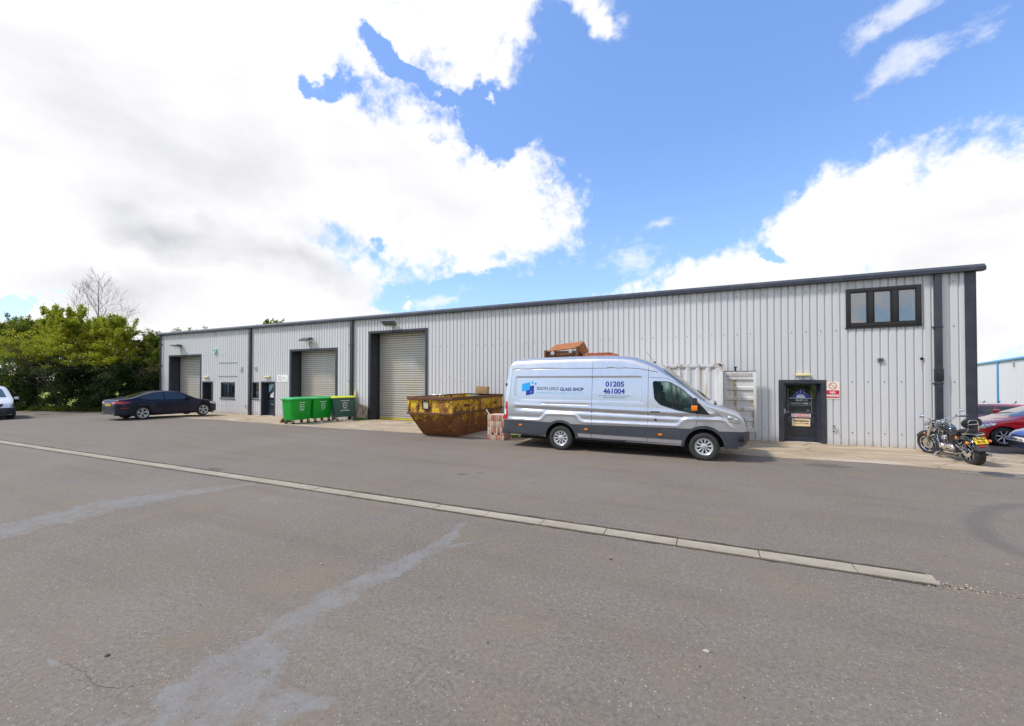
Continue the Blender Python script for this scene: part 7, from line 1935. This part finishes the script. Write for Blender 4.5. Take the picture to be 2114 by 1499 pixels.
def bush(label, loc, W2, D2, H, seed, ncl, nleaf, mats, cat='tree', lowgap=None, dark_to=.5, size=.062, name='hedgerow_tree', group='trees of the overgrown hedge', crown_lo=.05, rag=1.):
    rr = random.Random(seed); z0 = gz(loc[0], loc[1]) - .05
    t = thing(name, label, cat, (loc[0], loc[1], z0), 0, group)
    mb = MB(); tips = []
    for i in range(5):
        a = rr.uniform(0, pi2); p = Vector((rr.uniform(-W2, W2) * .45, rr.uniform(-D2, D2) * .3, 0))
        grow(rr, mb, p, Vector((math.cos(a) * .28, math.sin(a) * .25, 1)).normalized(), H * .36, .10 * rr.uniform(.6, 1.2), 3, tips, .55, .35, 3, .007, 6)
    mb.build('trunk', M_bark, t, fix=False)
    tips = [q for q, d_ in tips if d_ <= 1 and q.z < H * 1.02 and abs(q.x) < W2 * 1.15]
    top = []; low = []
    def prof(u): return math.sqrt(max(0., 1 - (abs(u)) ** 2.6))
    for i in range(ncl):
        u = rr.uniform(-1, 1); v_ = rr.uniform(-1, 1); hh = H * (.62 + .38 * prof(u)) * (1 - .14 * abs(v_)) * rr.uniform(.9, 1.0)
        zf = rr.random() ** .75
        z = H * crown_lo + zf * (hh - H * crown_lo)
        c = Vector((u * W2 * (1 if zf > .35 else .9), v_ * D2 * prof(zf * .8), z))
        if lowgap and any(a_ < c.x < b_ and c.z < h_ for a_, b_, h_ in lowgap): continue
        s_ = rr.uniform(.22, .50); rad = (s_ * 1.25, s_ * 1.1, s_ * .62)
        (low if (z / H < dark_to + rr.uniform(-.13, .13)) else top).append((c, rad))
    for q in tips:
        if rr.random() < .75:
            s_ = rr.uniform(.16, .34)
            if lowgap and any(a_ < q.x < b_ and q.z < h_ for a_, b_, h_ in lowgap): continue
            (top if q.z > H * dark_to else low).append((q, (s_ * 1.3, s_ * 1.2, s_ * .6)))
    # sparse outer sprays with twigs, so the outline breaks up
    mb = MB()
    for i in range(int(110 * rag)):
        u = rr.uniform(-1, 1); hh = H * (.62 + .38 * prof(u)); a = rr.uniform(-.9, .9)
        p = Vector((u * W2 * .95, rr.uniform(-.6, .6) * D2, hh * rr.uniform(.78, .97))); L = rr.uniform(.6, 1.45)
        e = p + Vector((a * L, rr.uniform(-.3, .3), L * rr.uniform(.25, .85))); mb.tube([p, (p + e) / 2 + Vector((0, 0, .06)), e], [.012, .008, .004], 3, caps=False)
        for q in range(5): w_ = p.lerp(e, .3 + .7 * q / 4); top.append((w_, (.13, .12, .07)))
    mb.build('twig', M_twig, t, fix=False)
    nt_ = sum(c[1][0] * c[1][1] for c in top) or 1; nl_ = sum(c[1][0] * c[1][1] for c in low) or .001
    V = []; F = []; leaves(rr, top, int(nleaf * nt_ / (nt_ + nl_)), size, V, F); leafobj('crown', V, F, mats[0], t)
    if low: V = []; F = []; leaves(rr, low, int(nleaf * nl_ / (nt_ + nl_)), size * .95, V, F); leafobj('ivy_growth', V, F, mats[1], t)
    return t
H_ = 'hedge'
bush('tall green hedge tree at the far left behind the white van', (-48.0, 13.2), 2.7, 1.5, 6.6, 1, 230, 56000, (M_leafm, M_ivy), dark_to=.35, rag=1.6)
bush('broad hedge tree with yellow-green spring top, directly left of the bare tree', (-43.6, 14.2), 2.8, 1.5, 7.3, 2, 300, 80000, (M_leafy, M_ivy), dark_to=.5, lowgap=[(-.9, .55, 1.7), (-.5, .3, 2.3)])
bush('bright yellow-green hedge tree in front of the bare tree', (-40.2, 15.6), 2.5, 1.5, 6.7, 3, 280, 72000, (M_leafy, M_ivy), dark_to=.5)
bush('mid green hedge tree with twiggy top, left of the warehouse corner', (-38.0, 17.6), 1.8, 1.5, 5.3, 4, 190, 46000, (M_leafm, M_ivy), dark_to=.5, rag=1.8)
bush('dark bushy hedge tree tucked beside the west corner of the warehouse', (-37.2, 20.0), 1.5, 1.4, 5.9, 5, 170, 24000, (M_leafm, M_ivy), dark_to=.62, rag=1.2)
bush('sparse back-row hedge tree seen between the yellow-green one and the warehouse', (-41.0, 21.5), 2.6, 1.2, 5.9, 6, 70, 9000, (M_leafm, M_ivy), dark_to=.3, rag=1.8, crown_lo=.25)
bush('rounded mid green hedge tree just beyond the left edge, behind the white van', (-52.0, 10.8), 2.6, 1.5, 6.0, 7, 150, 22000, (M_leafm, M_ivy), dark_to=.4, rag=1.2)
# undergrowth at the hedge foot
rr = random.Random(15); V = []; F = []; cl = []
for i in range(70):
    t_ = rr.random(); c = Vector((-47.5 + 10.5 * t_, 12.0 + 3.9 * t_ + rr.uniform(-.15, .5), -.2 + rr.uniform(0, .22)))
    cl.append((c, (.35, .3, .18)))
leaves(rr, cl, 9000, .07, V, F); o = leafobj('undergrowth', V, F, M_leafm, None); tag(o, 'low brambles and weeds along the foot of the hedge', None, None, 'stuff')
rr = random.Random(16)
mb = MB()
for i in range(26):
    t_ = rr.random(); x = -46.5 + 9.5 * t_; y = 12.1 + 3.6 * t_ + rr.uniform(-.1, .8); a = rr.uniform(-1, 1); L = rr.uniform(.6, 1.8)
    p = Vector((x, y, rr.uniform(-.2, 1.2))); e = p + Vector((a * L, rr.uniform(-.3, .3), L * rr.uniform(-.2, .8))); mb.tube([p, (p + e) / 2 + Vector((0, 0, .12)), e], [.03, .022, .01], 4)
tag(mb.build('dead_branch', M_twig, fix=False), 'grey dead branches tangled in the foot of the hedge', None, None, 'stuff')
# bare tree
def bare(label, loc, H, seed, r, spread=.5, n=4, depth=5, L0=.3):
    rr = random.Random(seed); t = thing('bare_tree', label, 'tree', (loc[0], loc[1], -.3)); mb = MB(); tips = []
    trunk = [(0, 0, 0), (.06, .03, H * .3), (.0, -.05, H * .55), (.08, .02, H * .76), (.03, .02, H)]
    mb.tube(trunk, [r, r * .85, r * .6, r * .34, r * .08], 8, caps=False); mb.build('trunk', M_twig, t, fix=False)
    mb = MB(); 
    for i in range(19):
        zf = .42 + .56 * i / 18; a = i * 2.4 + rr.uniform(-.4, .4); p = Vector((.03, 0, H * zf)); el_ = R(rr.uniform(22, 46) + 30 * (zf - .42))
        L = H * L0 * (1.10 - zf) * 1.15 + .35; grow(rr, mb, p, Vector((math.cos(a) * math.cos(el_), math.sin(a) * math.cos(el_), math.sin(el_))), L, r * .42 * (1.15 - zf), 3 if zf < .85 else 2, tips, .42, .35, 3, .006, 5)
    mb.build('branches', M_twig, t, fix=False); return t
rr = random.Random(17)
for j_, (cx_, cy_, w_, gap_, lb_) in enumerate(((-47.3, 13.1, 2.6, None, 'dark ivy-clad shrub filling the hedge foot behind the white van'), (-41.2, 15.3, 1.9, None, 'dark ivy-clad shrub at the hedge foot under the yellow-green trees'), (-38.4, 16.9, 1.9, None, 'dark ivy-clad shrub at the hedge foot behind the tail of the saloon car'))):
    t_ = thing('ivy_shrub', lb_, 'shrub', (cx_, cy_, -.22), 0, 'ivy shrubs filling the hedge foot'); cl = []
    for i in range(60): cl.append((Vector((rr.uniform(-w_, w_), rr.uniform(-.5, .5), rr.uniform(.1, 2.7))), (.42, .35, .32)))
    V = []; F = []; leaves(rr, cl, 13000, .065, V, F); leafobj('crown', V, F, M_ivy, t_)
    mb = MB()
    for i in range(7): x_ = rr.uniform(-w_, w_) * .8; mb.tube([(x_, 0, 0), (x_ + rr.uniform(-.3, .3), .1, 1.2), (x_ + rr.uniform(-.6, .6), 0, 2.4)], [.05, .035, .012], 5)
    mb.build('stem', M_bark, t_, fix=False)
bare('tall leafless tree rising behind the yellow-green hedge', (-45.8, 17.0), 10.6, 31, .11, L0=.21)
# tree tops beyond the warehouse roof
bush('green tree top peeping over the west end of the warehouse roof', (-52.0, 37.0), 3.6, 2., 9.9, 41, 70, 8000, (M_leafm, M_ivy), dark_to=.3, rag=1.6, name='distant_tree', group='trees beyond the warehouse roof', crown_lo=.4, size=.14)
# far tree line across the field
rr = random.Random(51); V = []; F = []; cl = []
for i in range(150):
    x = rr.uniform(-240, -60); y = 130 + rr.uniform(-6, 30) - x * .05
    cl.append((Vector((x, y - 40, rr.uniform(.5, 4.5))), (3.2, 2., 2.2)))
leaves(rr, cl, 16000, .55, V, F); o = leafobj('far_treeline', V, F, M_leafm, None); tag(o, 'far-off line of trees across the field', None, None, 'stuff')
# planting on the far side of the yard, behind the photographer (it shows in glass and paint)
rr = random.Random(61); V = []; F = []; cl = []
for i in range(330):
    x = rr.uniform(-70, 60); h_ = 3.5 + 2.5 * mnoise.noise(Vector((x * .12, 3, 0))); cl.append((Vector((x, -24 + rr.uniform(-1.5, 1.5), rr.uniform(.2, h_))), (1.5, 1.1, .9)))
leaves(rr, cl, 26000, .24, V, F); o = leafobj('opposite_hedge', V, F, M_leafm, None); tag(o, 'long hedge on the opposite side of the yard, mirrored in the windows', None, None, 'stuff')

# ------------------------------------------------------------------ give every separate piece of a repeated part its own mesh
def split_pieces(o, margin=.004):
    me = o.data; n = len(me.vertices); par = list(range(n))
    def find(a):
        while par[a] != a: par[a] = par[par[a]]; a = par[a]
        return a
    for e in me.edges:
        a, b = find(e.vertices[0]), find(e.vertices[1])
        if a != b: par[a] = b
    isl = {}
    for i in range(n): isl.setdefault(find(i), []).append(i)
    bx = []
    for k_, vi in isl.items():
        cs = [me.vertices[i].co for i in vi]
        bx.append([k_, [min(c[q] for c in cs) - margin for q in range(3)], [max(c[q] for c in cs) + margin for q in range(3)]])
    grp = list(range(len(bx)))
    def gf(a):
        while grp[a] != a: a = grp[a]
        return a
    for i in range(len(bx)):
        for j in range(i):
            if all(bx[i][1][q] < bx[j][2][q] and bx[j][1][q] < bx[i][2][q] for q in range(3)):
                a, b = gf(i), gf(j)
                if a != b: grp[a] = b
    cl = {}
    for i, b in enumerate(bx): cl.setdefault(gf(i), set()).add(b[0])
    if len(cl) < 2: return
    comps = list(cl.values()); base = me.name
    for ci, comp in enumerate(comps):
        bm = bmesh.new(); bm.from_mesh(me); bm.verts.ensure_lookup_table()
        bmesh.ops.delete(bm, geom=[v for v in bm.verts if find(v.index) not in comp], context='VERTS')
        nm = bpy.data.meshes.new(base); bm.to_mesh(nm); bm.free()
        for m_ in me.materials: nm.materials.append(m_)
        if ci == 0: first = nm
        else:
            c = bpy.data.objects.new(o.name.split('.')[0], nm); COL.objects.link(c); c.parent = o.parent; c.matrix_parent_inverse = o.matrix_parent_inverse.copy(); c.matrix_basis = o.matrix_basis.copy()
    o.data = first
SPLIT = {'rib', 'gutter_joint', 'guide_rail', 'ray', 'bracket', 'wiper', 'turn_signal', 'lifting_lug', 'door_hinge', 'corner_post', 'corner_casting', 'rail', 'roller', 'exhaust_tip', 'fork', 'side_reflector', 'footboard',
         'handle', 'reflector', 'hinge_lug', 'seat', 'counter', 'decal_line', 'grille_bar', 'drip_flashing', 'hinge', 'side_panel', 'side_wall', 'chassis', 'brake_disc', 'sash', 'blind', 'notice'}
for o in list(bpy.data.objects):
    if o.type == 'MESH' and o.parent is not None and o.name.split('.')[0] in SPLIT: split_pieces(o)
